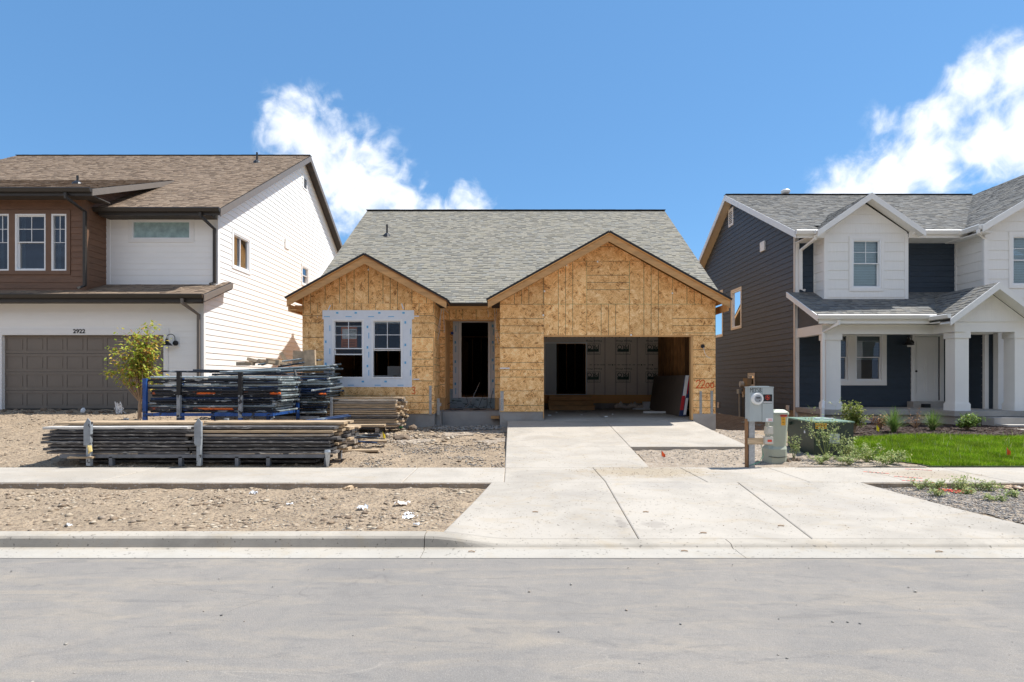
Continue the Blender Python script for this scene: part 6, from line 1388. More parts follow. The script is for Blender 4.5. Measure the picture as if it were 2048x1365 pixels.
for i, (px, D, z, L, rz, ry, mt) in enumerate(((470, 13.6, 1.74, 1.9, .10, .02, 'tube_black'), (500, 13.3, 1.73, 1.5, -.12, -.03, 'tube_grey'), (400, 13.5, 1.72, 1.7, .16, .01, 'tube_black'), (640, 14.9, 1.86, 1.1, .5, -.16, 'tube_grey'), (650, 14.8, 1.55, .9, .6, -.10, 'tube_grey'), (655, 14.7, 1.30, .8, .45, -.12, 'tube_grey'), (660, 14.7, 1.02, .9, .4, .06, 'tube_black'))):
    t = MB().tube([(-L/2, 0, 0), (L/2, 0, 0)], .024, 8).build('loose_pole', mt, None, origin=(0, 0, 0)); put(t, (X(px, D), D, z), rz, 0, ry, ('black', 'grey', 'black', 'grey', 'grey', 'grey', 'black')[i]+' loose pole '+('flat on the middle of the blue rack stack', 'lying skewed on the right of the blue rack stack', 'across the left of the blue rack stack', 'sticking up right from the fanned stack top', 'poking out right below the window sill', 'poking out right at half height of the fanned stack', 'poking out low on the right of the fanned stack')[i], 'pole')
# blue tubes in a bunch
for i in range(9):
    t = MB().tube([(0, 0, 0), (.9, .45, .0)], .026, 8).build('brace_tube', 'tube_blue', None, origin=(0, 0, 0))
    row = i % 5; lay = i//5
    put(t, (X(592, 13.6)+row*.085+lay*.03, 13.5-row*.02, .40+row*.035+lay*.055), R.uniform(-.04, .04), 0, -.12, 'blue steel tube, %s from the left in the bunch under the fanned stack' % ORD[i].replace('lowest', 'first'), 'tube', 'blue tubes bunched under the fanned stack')
for i, y in enumerate((13.45, 13.85)): put(get_plank('plank_grey', .9, .09, .07), (X(615, 13.6), y, gz(-4.7, y)+.05+i*.02), .05, label=('front' if i == 0 else 'rear')+' grey timber bearer under the bunch of blue tubes', cat='timber')
# offcuts on top of the fanned stack
topz = .62+len(seq2)*.066+.03
offs = [(486, .26, .09, .06, .2, 0), (508, .30, .10, .05, .5, .25), (500, .20, .09, .05, -.4, .1), (523, .06, .16, .20, .2, 1.2), (549, .30, .20, .09, -.1, .12), (535, .4, .06, .05, .3, .1), (576, .08, .10, .24, .4, -.5), (597, .26, .06, .25, .15, .08), (621, .24, .06, .26, -.1, -.04), (560, .5, .07, .04, .6, .1), (515, .35, .08, .05, -.1, -.1)]
lk = ['small square', 'long tilted', 'short thin', 'upright narrow', 'thick pale', 'thin flat', 'leaning split', 'broad upright grey', 'broad tan upright rightmost', 'thin angled', 'narrow flat']
for i, (px, a, b, c, rz, ry) in enumerate(offs):
    a, b, c = a*1.2, b*1.3, c*1.55
    o = MB().box(-a/2, a/2, -b/2, b/2, 0, c).build('wood_offcut', 'offcut', None, origin=(0, 0, 0)); y = 15.0+R.uniform(-.12, .25)
    put(o, (X(px, y), y, topz+abs(math.sin(ry))*a/2+(.05 if i in (1, 5, 10) else 0)), rz, 0, ry, lk[i]+' timber offcut thrown on top of the fanned frame stack', 'wood block', 'timber offcuts on the frame stack')
for i, (px, dz) in enumerate(((560, .10), (600, .06))):
    t = MB().tube([(-.55, 0, 0), (.55, 0, 0)], .022, 8).build('loose_tube', 'tube_grey' if i == 0 else 'tube_black', None, origin=(0, 0, 0)); put(t, (X(px, 14.95), 14.95, topz+dz), .2, 0, -.14*(1 if i == 0 else 1.3), ('grey' if i == 0 else 'black')+' loose tube resting among the offcuts on the frame stack', 'tube')
# wooden plank stack under the window
for k in range(14):
    for ri, yy in enumerate((14.88, 15.14, 15.42)):
        if k > 11 and ri == 0 and k == 13: continue
        kind = 'plank_dark' if R.random() < .18 else R.choice(['plank_tan', 'plank_tan', 'plank_grey']); dx = R.uniform(-.06, .06)
        put(get_plank(kind, 2.15), (-4.06+dx+ri*.06, yy, .30+k*.0555), R.uniform(-.02, .02), label='%s short plank, %s from the bottom, %s row of the stack under the window' % ({'plank_dark': 'dark', 'plank_tan': 'tan', 'plank_grey': 'grey'}[kind], ORD[k], ('front', 'middle', 'back')[ri]), cat='plank', group='short planks stacked under the window')
for i, xx in enumerate((-4.7, -3.5)): put(get_plank('plank_grey', .85, .09, .12), (xx, 15.15, .165), math.pi/2, label=('left' if i == 0 else 'right')+' timber bearer under the short plank stack by the window', cat='timber')
rp = MB(); x = X(663, 14.7); rp.box(x-.03, x+.03, 14.68, 14.73, gz(x, 14.7)-.02, 1.08); rp.build('steel_stake', 'galv', None, label='grey steel stake standing at the front of the short plank stack', cat='stake')
m = MB(); m.tube([(X(802, 15.7), 15.7, .2), (X(802, 15.7), 15.7, .60)], .055, 14); gp_ = m.build('green_pipe', 'green_plastic', None, label='green plastic pipe standing by the foundation at the plank stack end', cat='pipe'); m = MB(); m.tube([(X(802, 15.7), 15.7, .6), (X(802, 15.7), 15.7, .66)], .062, 14); m.build('pipe_cap', 'white_plastic', gp_)
# low pile in between
for k in range(9):
    for ri in range(2):
        kind = R.choice(['plank_tan', 'plank_grey', 'plank_dark', 'plank_dark']) if k < 8 else 'plank_tan'
        put(get_plank(kind, 1.5), (-3.98+R.uniform(-.08, .08), 11.72+ri*.27, .13+k*.048), R.uniform(-.04, .04), label='%s short plank, %s from the bottom, %s row of the low central pile' % ({'plank_dark': 'dark', 'plank_tan': 'tan', 'plank_grey': 'grey'}[kind], ORD[k], ('front', 'back')[ri]), cat='plank', group='short planks in the low pile')
for i, xx in enumerate((-4.4, -3.5)): put(get_plank('plank_grey', .6, .09, .09), (xx, 11.86, .04), math.pi/2, label=('left' if i == 0 else 'right')+' timber bearer under the low plank pile', cat='timber')
nmz = ['upper', 'middle', 'lower']
for i, (px, D, z, L, rz) in enumerate(((705, 13.6, .42, 1.55, .05), (712, 12.3, .17, 1.3, .25), (700, 11.55, .07, 1.15, .10))):
    put(get_plank('plank_tan', L), (X(px, D), D, z), rz, label='single tan plank lying loose, the %s of three near the low pile' % nmz[i], cat='plank')
put(get_plank('plank_grey', .5, .3, .3), (X(690, 13.6), 13.6, .10), .05, label='grey crib block under the upper loose plank', cat='timber')
for i in range(8):
    t = MB().tube([(-.45, 0, 0), (.45, 0, 0)], .02, 8).build('scaffold_brace', R.choice(['tube_black', 'tube_grey', 'tube_grey', 'tube_blue']), None, origin=(0, 0, 0))
    put(t, (X(712+R.uniform(-8, 10), 12.0), 11.75+i*.09, .20+R.uniform(0, .16)), R.uniform(-.5, .3), 0, R.uniform(-.1, .1), 'scuffed scaffold brace, %s from the front in the loose heap by the low pile' % ORD[i].replace('lowest', 'first'), 'scaffold brace', 'loose braces by the low pile')
# ------------------------------------------------------------------ power meter post
D = 10.02; MT['post_wood'] = M('reddish_post_wood', (.30, .155, .07), .8, .2, 4, stretch=(8, 8, 1)); MT['dial_grey'] = M('grey_dial', (.30, .32, .34), .4, .1, 20); mp_ = thing('meter_pedestal', 'grey electric meter box on a steel post marked M1358', 'electric meter', (X(1503, D), D, 0))
x0, x1, z0, z1 = X(1495, D), X(1541, D), Z(843, D), Z(774, D); yf = D-.10
m = MB(); xp = X(1503, D); m.box(xp-.05, xp+.05, D-.02, D-.012, 0-.1, z0+.1); m.box(xp-.05, xp-.042, D-.012, D+.03, -.1, z0+.1); m.box(xp+.042, xp+.05, D-.012, D+.03, -.1, z0+.1); m.build('post', 'galv', mp_)
m = MB(); m.box(xp-.084, xp-.056, D+.0, D+.09, -.1, z0+.04); m.build('wood_post', 'post_wood', mp_)
m = MB(); m.box(x0, x1, yf+.012, yf+.20, z0, z1-.015); bx_ = m.build('meter_box', 'steel_grey', mp_)
xm = X(1519, D); m = MB(); m.box(x0-.004, xm-.004, yf, yf+.012, z0+.005, z1-.02); m.build('box_door', 'steel_grey', bx_); m = MB(); m.box(xm+.004, x1+.004, yf-.004, yf+.012, z0-.004, z1-.018); m.build('box_door', 'steel_grey', bx_)
m = MB(); m.box(x0-.01, x1+.01, yf-.012, yf+.21, z1-.015, z1); m.box(x0+.06, x1-.06, yf+.02, yf+.15, z1, z1+.012); m.build('box_lid', 'steel_grey', bx_)
mf = front(yf); cxm, czm = X(1508.6, D), Z(797.5, D); m = MB(); m.tube([(cxm, yf, czm), (cxm, yf-.03, czm)], .105, 24); m.tube([(cxm, yf-.03, czm), (cxm, yf-.06, czm)], [.098, .094], 24); m.build('meter_ring', 'white_plastic', bx_)
m = MB(); m.tube([(cxm, yf-.0605, czm), (cxm, yf-.064, czm)], .064, 20); m.build('meter_face', 'dial_grey', bx_); rect(MB(), mf, 0, .01, 0, .01, 0, .001)
m = MB(); rect(m, mf, cxm-.035, cxm+.035, czm+.006, czm+.026, .0645, .066); rect(m, mf, cxm+.012, cxm+.026, czm-.04, czm-.026, .0645, .066); m.build('meter_display', 'black', bx_)
m = MB(); hand(m, 'M', x0+.008, 1.310, .075, .0075, mf, .0015, adv=.6); hand(m, '1', x0+.048, 1.310, .075, .0075, mf, .0015); hand(m, '358', x0+.072, 1.310, .075, .0075, mf, .0015, adv=.74); m.build('marker_writing', 'black', bx_)
sx0, sx1, sz0, sz1 = X(1521, D), X(1539, D), Z(806.5, D), Z(789, D)
m = MB(); rect(m, mf, sx0, sx1, sz0, sz1, .0045, .006); st = m.build('warning_sticker', 'black', bx_); m = MB(); rect(m, mf, sx0+.003, sx1-.003, sz0+.012, sz0+.028, .0062, .0068); m.build('sticker_band', 'paper', st)
m = MB(); cx_, cz_ = (sx0+sx1)/2, sz1-.053
pts = [(cx_+.038*math.cos(a), cz_+.038*math.sin(a)) for a in [2*math.pi*i/20 for i in range(21)]]; ribbon(m, pts, .009, mf, .0066)
m.prism([(cx_+.012, cz_+.05), (cx_-.026, cz_-.004), (cx_-.004, cz_-.004)], mf, .0064, .007); m.prism([(cx_-.010, cz_-.055), (cx_+.026, cz_+.006), (cx_+.004, cz_+.006)], mf, .0064, .0071); m.build('bolt_symbol', 'red_sticker', st)
m = MB(); rect(m, mf, X(1526.5, D), X(1540, D), Z(843, D)+.005, Z(836, D), .0045, .006); l2 = m.build('maker_label', 'paper', bx_); m = MB(); rect(m, mf, X(1531, D), X(1539, D), Z(841.5, D), Z(840.5, D), .0062, .0067); rect(m, mf, X(1531, D), X(1539, D), Z(838.5, D), Z(837.5, D), .0062, .0067); m.build('label_print', 'red_sticker', l2)
m = MB(); m.box(X(1494, D), X(1544, D), D-.035, D-.022, Z(889, D), Z(876, D)); m.build('wood_rail', 'plank_tan', mp_)
m = MB(); m.box(X(1528, D), X(1541.5, D), D-.10, D-.0, Z(868, D), Z(853, D)); m.tube([(X(1534, D), D-.05, Z(852, D)), (X(1534, D), D-.05, z0)], .018, 8); m.tube([(X(1534, D), D-.05, Z(868, D)), (X(1534, D), D-.05, Z(873, D))], .015, 8); m.box(X(1529, D)+.01, X(1540, D), D-.115, D-.10, Z(866, D), Z(856, D)); m.build('outlet_box', 'plastic_beige', mp_)
m = MB(); m.box(X(1525, D), X(1541, D), D-.11, D-.02, Z(887, D), Z(873, D)); ob = m.build('outlet_box', 'plastic_beige', mp_); m = MB(); rect(m, front(D-.11), X(1529.5, D), X(1538, D), Z(883, D), Z(878.5, D), .001, .003); m.build('box_badge', 'red_sticker', ob)
m = MB(); m.tube([(xp+.06, D, .45), (xp+.18, D+.03, .38), (xp+.22, D+.02, .2), (xp+.12, D-.03, .08), (xp-.05, D-.02, .02)], .005, 5); MT['greenwire'] = M('green_wire', (.03, .25, .14), .5, .1, 5); m.build('ground_wire', 'greenwire', mp_)
# pale green pedestal
D = 10.6; pd = thing('utility_pedestal', 'pale green leaning utility pedestal with a rounded cap', 'utility box', (X(1552, D), D, .04)); w0, w1 = X(1537, D), X(1573, D); tl = .03
def oct_(x0, x1, y0, y1, c=.05): return [(x0+c, y0), (x1-c, y0), (x1, y0+c), (x1, y1-c), (x1-c, y1), (x0+c, y1), (x0, y1-c), (x0, y0+c)]
def loft(m, rings):
    b = len(m.v); n = len(rings[0])
    for r_ in rings: m.v += r_
    for i in range(len(rings)-1):
        for k in range(n): a0 = b+i*n+k; a1 = b+i*n+(k+1) % n; m.f.append((a0, a1, a1+n, a0+n))
    m.f += [tuple(range(b+n-1, b-1, -1)), tuple(range(b+(len(rings)-1)*n, b+len(rings)*n))]
    while len(m.mi) < len(m.f): m.mi.append(0); m.uv.append([(0, 0)]*len(m.f[len(m.mi)-1]))
    return m
def ring(x0, x1, y0, y1, z, c=.05, dx=0, sl=0): return [(x+dx, y, z+sl*(y-y0)) for x, y in oct_(x0, x1, y0, y1, c)]
ya, yb2 = D-.13, D+.17
loft(MB(), [ring(w0-.06, w1-.05, ya-.03, yb2+.03, -.1), ring(w0-.055, w1-.045, ya-.03, yb2+.03, .25), ring(w0-.03, w1-.04, ya, yb2, .30)]).build('pedestal_base', 'steel_green', pd)
loft(MB(), [ring(w0-.02, w1-.05, ya, yb2, .29), ring(w0-.01, w1-.01, ya+.005, yb2, .87, dx=.01), ring(w0-.01, w1, ya+.01, yb2, .89)]).build('pedestal_body', 'steel_green', pd)
loft(MB(), [ring(w0-.015, w1+.01, ya-.005, yb2+.01, .89), ring(w0-.01, w1+.005, ya, yb2, .93), ring(w0+.05, w1-.05, ya+.06, yb2-.06, .975)]).build('pedestal_cap', 'steel_green', pd)
pf = front(ya-.001); m = MB(); rect(m, pf, X(1554, D), X(1568, D), Z(833, D), Z(829, D), .001, .003); s1_ = m.build('danger_sticker', 'red_sticker', pd); m = MB()
for i in range(5): u = X(1555, D)+i*.026; rect(m, pf, u, u+.015, Z(832.2, D), Z(829.8, D), .0032, .0038)
m.build('sticker_print', 'black', s1_)
m = MB(); rect(m, pf, X(1556, D), X(1564, D), Z(850, D), Z(834, D), .001, .003); s2_ = m.build('notice_sticker', 'orange_sticker', pd); m = MB()
for i in range(5): z = Z(848, D)+i*.028; rect(m, pf, X(1557.5, D), X(1562.5, D), z, z+.010, .0032, .0038)
m.build('sticker_print', 'black', s2_)
m = MB(); m.tube([(w0-.07, ya-.035, .12), (w0+.1, ya-.04, .10), (w1-.06, ya-.035, .12)], .006, 5); m.build('base_strap', 'black', pd)
# green transformer
D = 11.2; tr = thing('transformer_box', 'dark green ground transformer with a yellow warning label', 'transformer', (6.3, D+.5, .08)); a0, a1 = X(1628, D), X(1707, D); zt_, zb_ = Z(846, D), -.02; yb3 = D+1.1
loft(MB(), [[(a0, D, zb_), (a1, D, zb_), (a1, D+.55, zb_), (a0, D+.55, zb_)], [(a0, D, zt_), (a1, D, zt_), (a1, D+.55, zt_+.015), (a0, D+.55, zt_+.015)]]).build('front_cabinet', 'trans_green', tr)
loft(MB(), [[(a0+.012, D+.552, zb_), (a1-.012, D+.552, zb_), (a1-.012, yb3, zb_), (a0+.012, yb3, zb_)], [(a0+.012, D+.552, zt_+.01), (a1-.012, D+.552, zt_+.01), (a1-.012, yb3, zt_+.02), (a0+.012, yb3, zt_+.02)]]).build('rear_tank', 'trans_green', tr)
MT['trans_lid'] = M('green_transformer_lid', (.16, .25, .19), .5, .1, 3)
m = MB(); slab3(m, (a0-.015, D-.02, zt_), (1, 0, 0), (0, 1, .012), [(0, 0), (a1-a0+.03, 0), (a1-a0+.03, 1.15), (0, 1.15)], .0, .025); lid = m.build('cabinet_lid', 'trans_lid', tr)
tf = front(D); m = MB(); rect(m, tf, X(1629, D)+.015, X(1653, D), Z(858, D), Z(847, D), .001, .004); s3 = m.build('warning_label', 'orange_sticker', tr); m = MB(); u0 = X(1631, D)
rect(m, tf, u0, X(1652, D), Z(849.6, D), Z(848.6, D), .0045, .005)
for i in range(6): rect(m, tf, u0+i*.034, u0+i*.034+.022, Z(857, D), Z(854.5, D), .0045, .005); rect(m, tf, u0+i*.034, u0+i*.034+.02, Z(853.3, D), Z(850.8, D), .0045, .005)
m.build('label_print', 'black', s3)
m = MB(); rect(m, tf, X(1659, D), X(1679, D), Z(887, D), Z(868, D), .001, .005); m.build('data_plate', 'steel_grey', tr)
m = MB(); rect(m, west(a0), D+.33, D+.38, Z(870, D), Z(865, D), .001, .004); m.build('small_tag', 'paper', tr); m = MB(); m.tube([(a0+.01, D+.95, zt_-.08), (a0-.04, D+.95, zt_-.08)], .035, 8); m.build('lock_knob', 'trans_green', tr); m = MB(); m.box(a0+.3, a0+.42, D+.5, D+.58, zt_+.035, zt_+.06); m.box(a1-.3, a1-.1, D+.5, D+.56, zt_+.035, zt_+.055); m.build('lid_hinge', 'paper', lid)
# ------------------------------------------------------------------ garage contents
st_ = thing('wood_steps', 'rough wooden steps up to the inner door of the open garage', 'steps', (2.1, 20.9, .45))
MB().box(1.36, 2.92, 20.95, 21.42, .44, .92).build('step_frame', 'lumber', st_)
for i, (a, b, y0, z) in enumerate(((1.30, 2.98, 20.35, .44), (1.30, 2.98, 20.62, .60), (1.36, 2.92, 20.86, .78))):
    MB().box(a, b, y0, y0+.3, z+.13, z+.17).build('tread', 'lumber', st_); MB().box(a+.02, b-.02, y0+.02, y0+.06, z, z+.128).build('riser', 'lumber', st_)
bs = thing('board_stack', 'brown boards leaning on the garage side wall with a red white and blue end', 'board stack', (5.2, 18.9, .43)); yN, yF = 17.1, 20.8
for i in range(5):
    o_ = i*.045; m = MB(); m.prism([(5.02+o_, .44), (5.055+o_, .44), (5.235+o_, 1.67), (5.20+o_, 1.67)], front(yN+.01), -(yF-yN), 0); m.build('board', 'board_brown', bs)
MT['wrap_red'] = M('red_print', (.55, .03, .04), .5, .05, 5); MT['wrap_navy'] = M('navy_print', (.03, .05, .13), .5, .05, 5)
def lean(z): return 5.02+(z-.44)*.146
for (z0_, z1_, a, b, mt) in ((.44, 1.67, 0, .215, 'wrap_navy'), (1.0, 1.66, .02, .12, 'paper'), (.62, 1.05, .0, .10, 'wrap_red'), (.48, .98, .125, .20, 'paper'), (1.1, 1.6, .13, .16, 'wrap_red')):
    t = .0 if mt == 'wrap_navy' else .003+.001*len(mt); m = MB(); m.prism([(lean(z0_)+a, z0_), (lean(z0_)+b, z0_), (lean(z1_)+b, z1_), (lean(z1_)+a, z1_)], front(yN+.005), 0, .002+t); m.build('printed_end', mt, bs)
for i, (y, xa, xb) in enumerate(((20.7, 4.40, 5.1), (18.6, 4.30, 5.15))): MB().box(xa, xb, y, y+.08, .435, .50).build('white_bar', 'white_plastic', None, label=('far shorter' if i == 0 else 'near longer')+' white bar lying on the garage floor beside the leaning boards', cat='bar')
m = MB()
for i in range(9):
    a = 3.9+i*.13; h = .2+.08*math.sin(i*1.7); m.tube([(a-.1, 21.1, .44+h*.4), (a, 21.08, .44+h*.6), (a+.12, 21.1, .44+h*.4)], [.05, h*.5, .04], 9)
m.build('plastic_bag', 'wrap', None, smooth=True, label='crumpled pale plastic bag against the garage back wall', cat='bag'); MB().box(4.85, 5.12, 20.95, 21.2, .44, .72).build('carton', 'paper', None, label='small white carton beside the crumpled bag in the garage', cat='box')
for i, (px, D, s) in enumerate(((1099, 17.5, .05), (1113, 19, .03), (1163, 17.7, .03), (1212, 16.9, .045), (1225, 18, .02))):
    m = MB(); m.prism([(-s, -s*.4), (s, -s*.6), (s*.9, s*.5), (-s*.7, s*.7)], lambda u, z, t: (X(px, D)+u, D+z, .43+t), 0, .02); m.build('litter_scrap', 'paper', None, label='white scrap on the garage floor, %s from the left' % ORD[i].replace('lowest', 'first'), cat='litter', group='white scraps on the garage floor')
for i, (a, b, y, z0_, z1_) in enumerate(((X(775, 17.6), X(806, 17.6), 17.6, .97, 1.95), (X(748, 17.2), X(790, 17.2), 17.0, .97, 1.66))):
    c = MB(); c.box(a, b, y, y+.5, z0_, z1_); c.build('carton', 'white_plastic', None, label=('tall white carton' if i == 0 else 'lower white carton in front')+' standing inside the right front window', cat='box')
# ------------------------------------------------------------------ plants
def leaf_cloud(name, mat, centres, n, spread, size, parent, seed=0, droop=.3):
    r = np.random.default_rng(seed); C_ = np.array(centres); idx = r.integers(0, len(C_), n); P = C_[idx]+r.normal(0, 1, (n, 3))*np.array(spread)
    a = r.random(n)*6.283; el = (r.random(n)-.65)*1.6; L = size*(.6+.8*r.random(n)); w = L*.28
    d = np.stack([np.cos(a)*np.cos(el), np.sin(a)*np.cos(el), np.sin(el)], 1); sd_ = np.stack([-np.sin(a), np.cos(a), (r.random(n)-.5)*1.2], 1)
    V = np.stack([P, P+d*L[:, None]*.5+sd_*w[:, None], P+d*L[:, None]+np.array([0, 0, -1])*L[:, None]*.15, P+d*L[:, None]*.5-sd_*w[:, None]], 1)
    Fc = (np.arange(n)*4)[:, None]+np.array([[0, 1, 2, 3]])
    return fast_mesh(name, V.reshape(-1, 3), Fc, mat, None, parent)
def stems(base, tips, r0, seed=0, curve=.15):
    rr = random.Random(seed); m = MB(); pts = []
    for t in tips:
        b = Vector(base); t = Vector(t); mid = b.lerp(t, .5)+Vector((rr.uniform(-1, 1), rr.uniform(-1, 1), .3))*curve*(t-b).length; P = [b, b.lerp(mid, .5), mid, mid.lerp(t, .5), t]; m.tube(P, [r0, r0*.8, r0*.55, r0*.35, r0*.15], 5); pts += [P[2], P[3], P[4], P[3].lerp(P[4], .5), P[2].lerp(P[3], .5)]
    return m, pts
def spray(base, tips, r0, seed, sub, sl, curve=.1):
    m, pts = stems(base, tips, r0, seed, curve); rr = random.Random(seed+1); ends = list(pts)
    for p in list(pts)*sub:
        q = p+Vector((rr.uniform(-1, 1), rr.uniform(-1, 1), rr.uniform(-.1, 1)))*sl; m.tube([p, p.lerp(q, .5)+Vector((0, 0, .1*sl)), q], [r0*.22, r0*.16, r0*.06], 3, cap=False); ends += [q, p.lerp(q, .6)]
    return m, ends
Dt = 14.55; xt = X(279, Dt); zg = gz(xt, Dt); tree = thing('young_tree', 'young yellow-green tree standing before the grey-brown garage door', 'tree', (xt, Dt, zg))
rt = random.Random(9); tips = []
for i in range(17):
    a = rt.uniform(0, 6.28); rr_ = rt.uniform(.15, .58); tips.append((xt+rr_*math.cos(a)*1.0, Dt+rr_*math.sin(a)*.7, rt.uniform(1.75, 2.72)))
tips += [(xt+.28, Dt, 2.86), (xt+.15, Dt+.1, 2.80), (xt-.25, Dt, 2.62), (xt-.72, Dt, 1.75), (xt+.5, Dt, 1.62), (xt+.3, Dt-.1, 2.3), (xt-.6, Dt+.1, 2.3)]
m = MB(); m.tube([(xt, Dt, zg-.05), (xt+.01, Dt, zg+.35), (xt+.02, Dt, 1.05)], [.05, .04, .032], 8); m.build('trunk', 'bark', tree)
m, ends = spray((xt+.02, Dt, .95), tips, .020, 4, 2, .22, .12); m.build('branches', 'bark', tree)
ends = [e for e in ends if e[2] > 1.35]
leaf_cloud('foliage', 'leaf_yellow', [tuple(e) for e in ends], 2500, (.065, .065, .055), .09, tree, 5)
def shrub(label, px, D, h, w, mat, n, size, seed, cat='shrub', name='shrub', group=None, zlift=.02):
    x = X(px, D); z = gz(x, D)+zlift; s = thing(name, label, cat, (x, D, z), group); rr = random.Random(seed); tips = [(x+rr.uniform(-1, 1)*w/2, D+rr.uniform(-1, 1)*w/2, z+h*rr.uniform(.45, 1)) for _ in range(16)]
    m, ends = spray((x, D, z), tips, .008, seed, 1, h*.15); m.build('branches', 'bark', s); ends = [tuple(e) for e in ends if e[2] > z+h*.12]
    leaf_cloud('foliage', mat, ends, n, (w*.07, w*.07, h*.05), size, s, seed); return s
shrub('yellow-green upright shrub beside the green transformer at the porch', 1709, 14.1, .74, .42, 'leaf_shrub', 1500, .06, 3)
shrub('low round dark green shrub right of the ornamental grasses', 1934, 14.15, .40, .50, 'leaf_green', 1300, .06, 4)
shrub('small withered orange-brown shrub left of the first ornamental grass', 1760, 14.55, .36, .40, 'dead', 500, .05, 6, name='dead_shrub')
shrub('dark bare twiggy shrub between the two ornamental grasses', 1832, 14.7, .52, .60, 'dead', 110, .035, 7, name='dead_shrub')
def tuft(label, px, D, h, w, n, mat, seed, group=None, zl=.02):
    x = X(px, D); z = gz(x, D)+zl; s = thing('ornamental_grass', label, 'grass plant', (x, D, z), group); rr = random.Random(seed); V = []; Fc = []
    for i in range(n):
        a = rr.uniform(0, 6.28); l = rr.uniform(.35, 1)*h; out_ = rr.uniform(.05, 1)*w/2; b = Vector((x+rr.uniform(-.04, .04), D+rr.uniform(-.04, .04), z)); sd_ = Vector((-math.sin(a), math.cos(a), 0))*.007
        prev = None
        for k in range(5):
            t = k/4; c = b+Vector((math.cos(a), math.sin(a), 0))*out_*t**1.6+Vector((0, 0, l*(t-.28*t*t*out_/w*2))); wd_2 = sd_*(1-t*.85); V += [tuple(c-wd_2), tuple(c+wd_2)]
            if k: j = len(V); Fc.append((j-4, j-3, j-1, j-2))
    return fast_mesh('blades', np.array(V), np.array(Fc), mat, None, s)
tuft('taller spiky green grass clump near the yellow flag', 1787, 13.9, .72, 1.0, 300, 'reed', 1); tuft('shorter spiky green grass clump before the porch column', 1865, 14.15, .62, .85, 260, 'reed', 2); tuft('thin sparse grass clump behind the green transformer', 1668, 14.9, .38, .4, 70, 'reed', 3)
def weed(label, px, D, h, w, n, seed, lv=420, group='weeds growing round the transformer'):
    x = X(px, D); z = gz(x, D); s = thing('weed_plant', label, 'weed', (x, D, z), group); rr = random.Random(seed); tips = [(x+rr.uniform(-1, 1)*w/2, D+rr.uniform(-.5, .5)*w/2, z+h*rr.uniform(.4, 1)) for _ in range(n)]
    m, ends = spray((x, D, z), tips, .006, seed, 2, h*.16, .12); m.build('stems', 'weed', s); leaf_cloud('foliage', 'weed', [tuple(e) for e in ends], lv, (.018, .018, .015), .034, s, seed)
weed('tall airy weed in front of the transformer warning label', 1652, 10.75, 1.02, .62, 10, 1, 560); weed('bushy weed by the right front corner of the transformer', 1690, 10.7, .55, .5, 10, 2, 420)
weed('sprawling pale weed at the lawn edge right of the transformer', 1735, 10.45, .36, .7, 14, 3, 900); weed('low mat of weed beside the pavement at the lawn corner', 1775, 10.15, .24, .75, 14, 4, 900)
weed('thin weed between the pedestal and the transformer', 1587, 10.9, .45, .25, 6, 5, 250); weed('short weed below the transformer left corner', 1640, 10.3, .22, .5, 10, 6, 420); weed('low weed in front of the transformer centre', 1700, 10.15, .22, .6, 12, 7, 600)
for i, px in enumerate((1838, 1870, 1905, 1925, 1960, 1985)): weed('small weed at the pavement edge of the gravel verge, %s from the left' % ORD[i].replace('lowest', 'first'), px, 8.30-.05*(i % 3), .17 if i != 3 else .26, .35, 8, 20+i, 150, 'weeds along the gravel verge')
for i, (px, D) in enumerate(((1880, 7.75), (1930, 7.9), (1990, 7.5), (2030, 7.7))): weed('green weed tuft among the verge gravel, %s from the left' % ORD[i].replace('lowest', 'first'), px, D, .10, .3, 8, 40+i, 150, 'weed tufts in the verge gravel')
# ------------------------------------------------------------------ flags, stones, scraps
def flag(label, px, D, h, w, fh, mat, seed):
    x = X(px, D); z = gz(x, D); s = thing('marking_flag', label, 'marking flag', (x, D, z), 'small survey flags'); rr = random.Random(seed); m = MB(); m.tube([(x, D, z-.05), (x+.01, D, z+h)], .0028, 4); m.build('flag_wire', 'galv', s)
    m = MB(); P = [(x+.01+w*i/4, D+.012*math.sin(i*1.7+seed), z+h-(.02*i)) for i in range(5)]; Q = [(a+.006, b+.008, c-fh*(1-.1*i)) for i, (a, b, c) in enumerate(P)]
    m.add(P+Q, [(i, i+1, 6+i, 5+i) for i in range(4)]); m.build('flag_sheet', mat, s)
flag('yellow survey flag in the dirt beside the plank stacks', 764, 13.0, .27, .06, .15, 'yellow_flag', 1); flag('yellow survey flag leaning in the planting bed', 1752, 13.2, .34, .07, .14, 'yellow_flag', 2)
flag('red survey flag in the gravel right of the driveway', 1322, 11.0, .15, .07, .11, 'orange_flag', 3); flag('orange survey flag in the middle of the lawn', 2012, 10.9, .22, .07, .15, 'orange_flag', 4); flag('orange survey flag among weeds at the lawn corner', 1782, 10.6, .13, .07, .08, 'orange_flag', 5)
def rock(label, px, D, s, mat='stone', name='rock', group=None, sq=.7, seed=0, z=None):
    bm = bmesh.new(); bmesh.ops.create_icosphere(bm, subdivisions=2, radius=1)
    for v in bm.verts: n_ = mnoise.noise(v.co*1.3+Vector((seed*3.1, 0, 0))); v.co *= (1+.45*n_); v.co.x *= s[0]; v.co.y *= s[1]; v.co.z *= s[2]
    me = bpy.data.meshes.new(name); bm.to_mesh(me); bm.free(); me.materials.append(MT[mat]); x = X(px, D); o = link(name, me, None, Vector((x, D, (gz(x, D) if z is None else z)+s[2]*.35)), label=label, cat=name.replace('_', ' ')); 
    if group: o['group'] = group
    return o
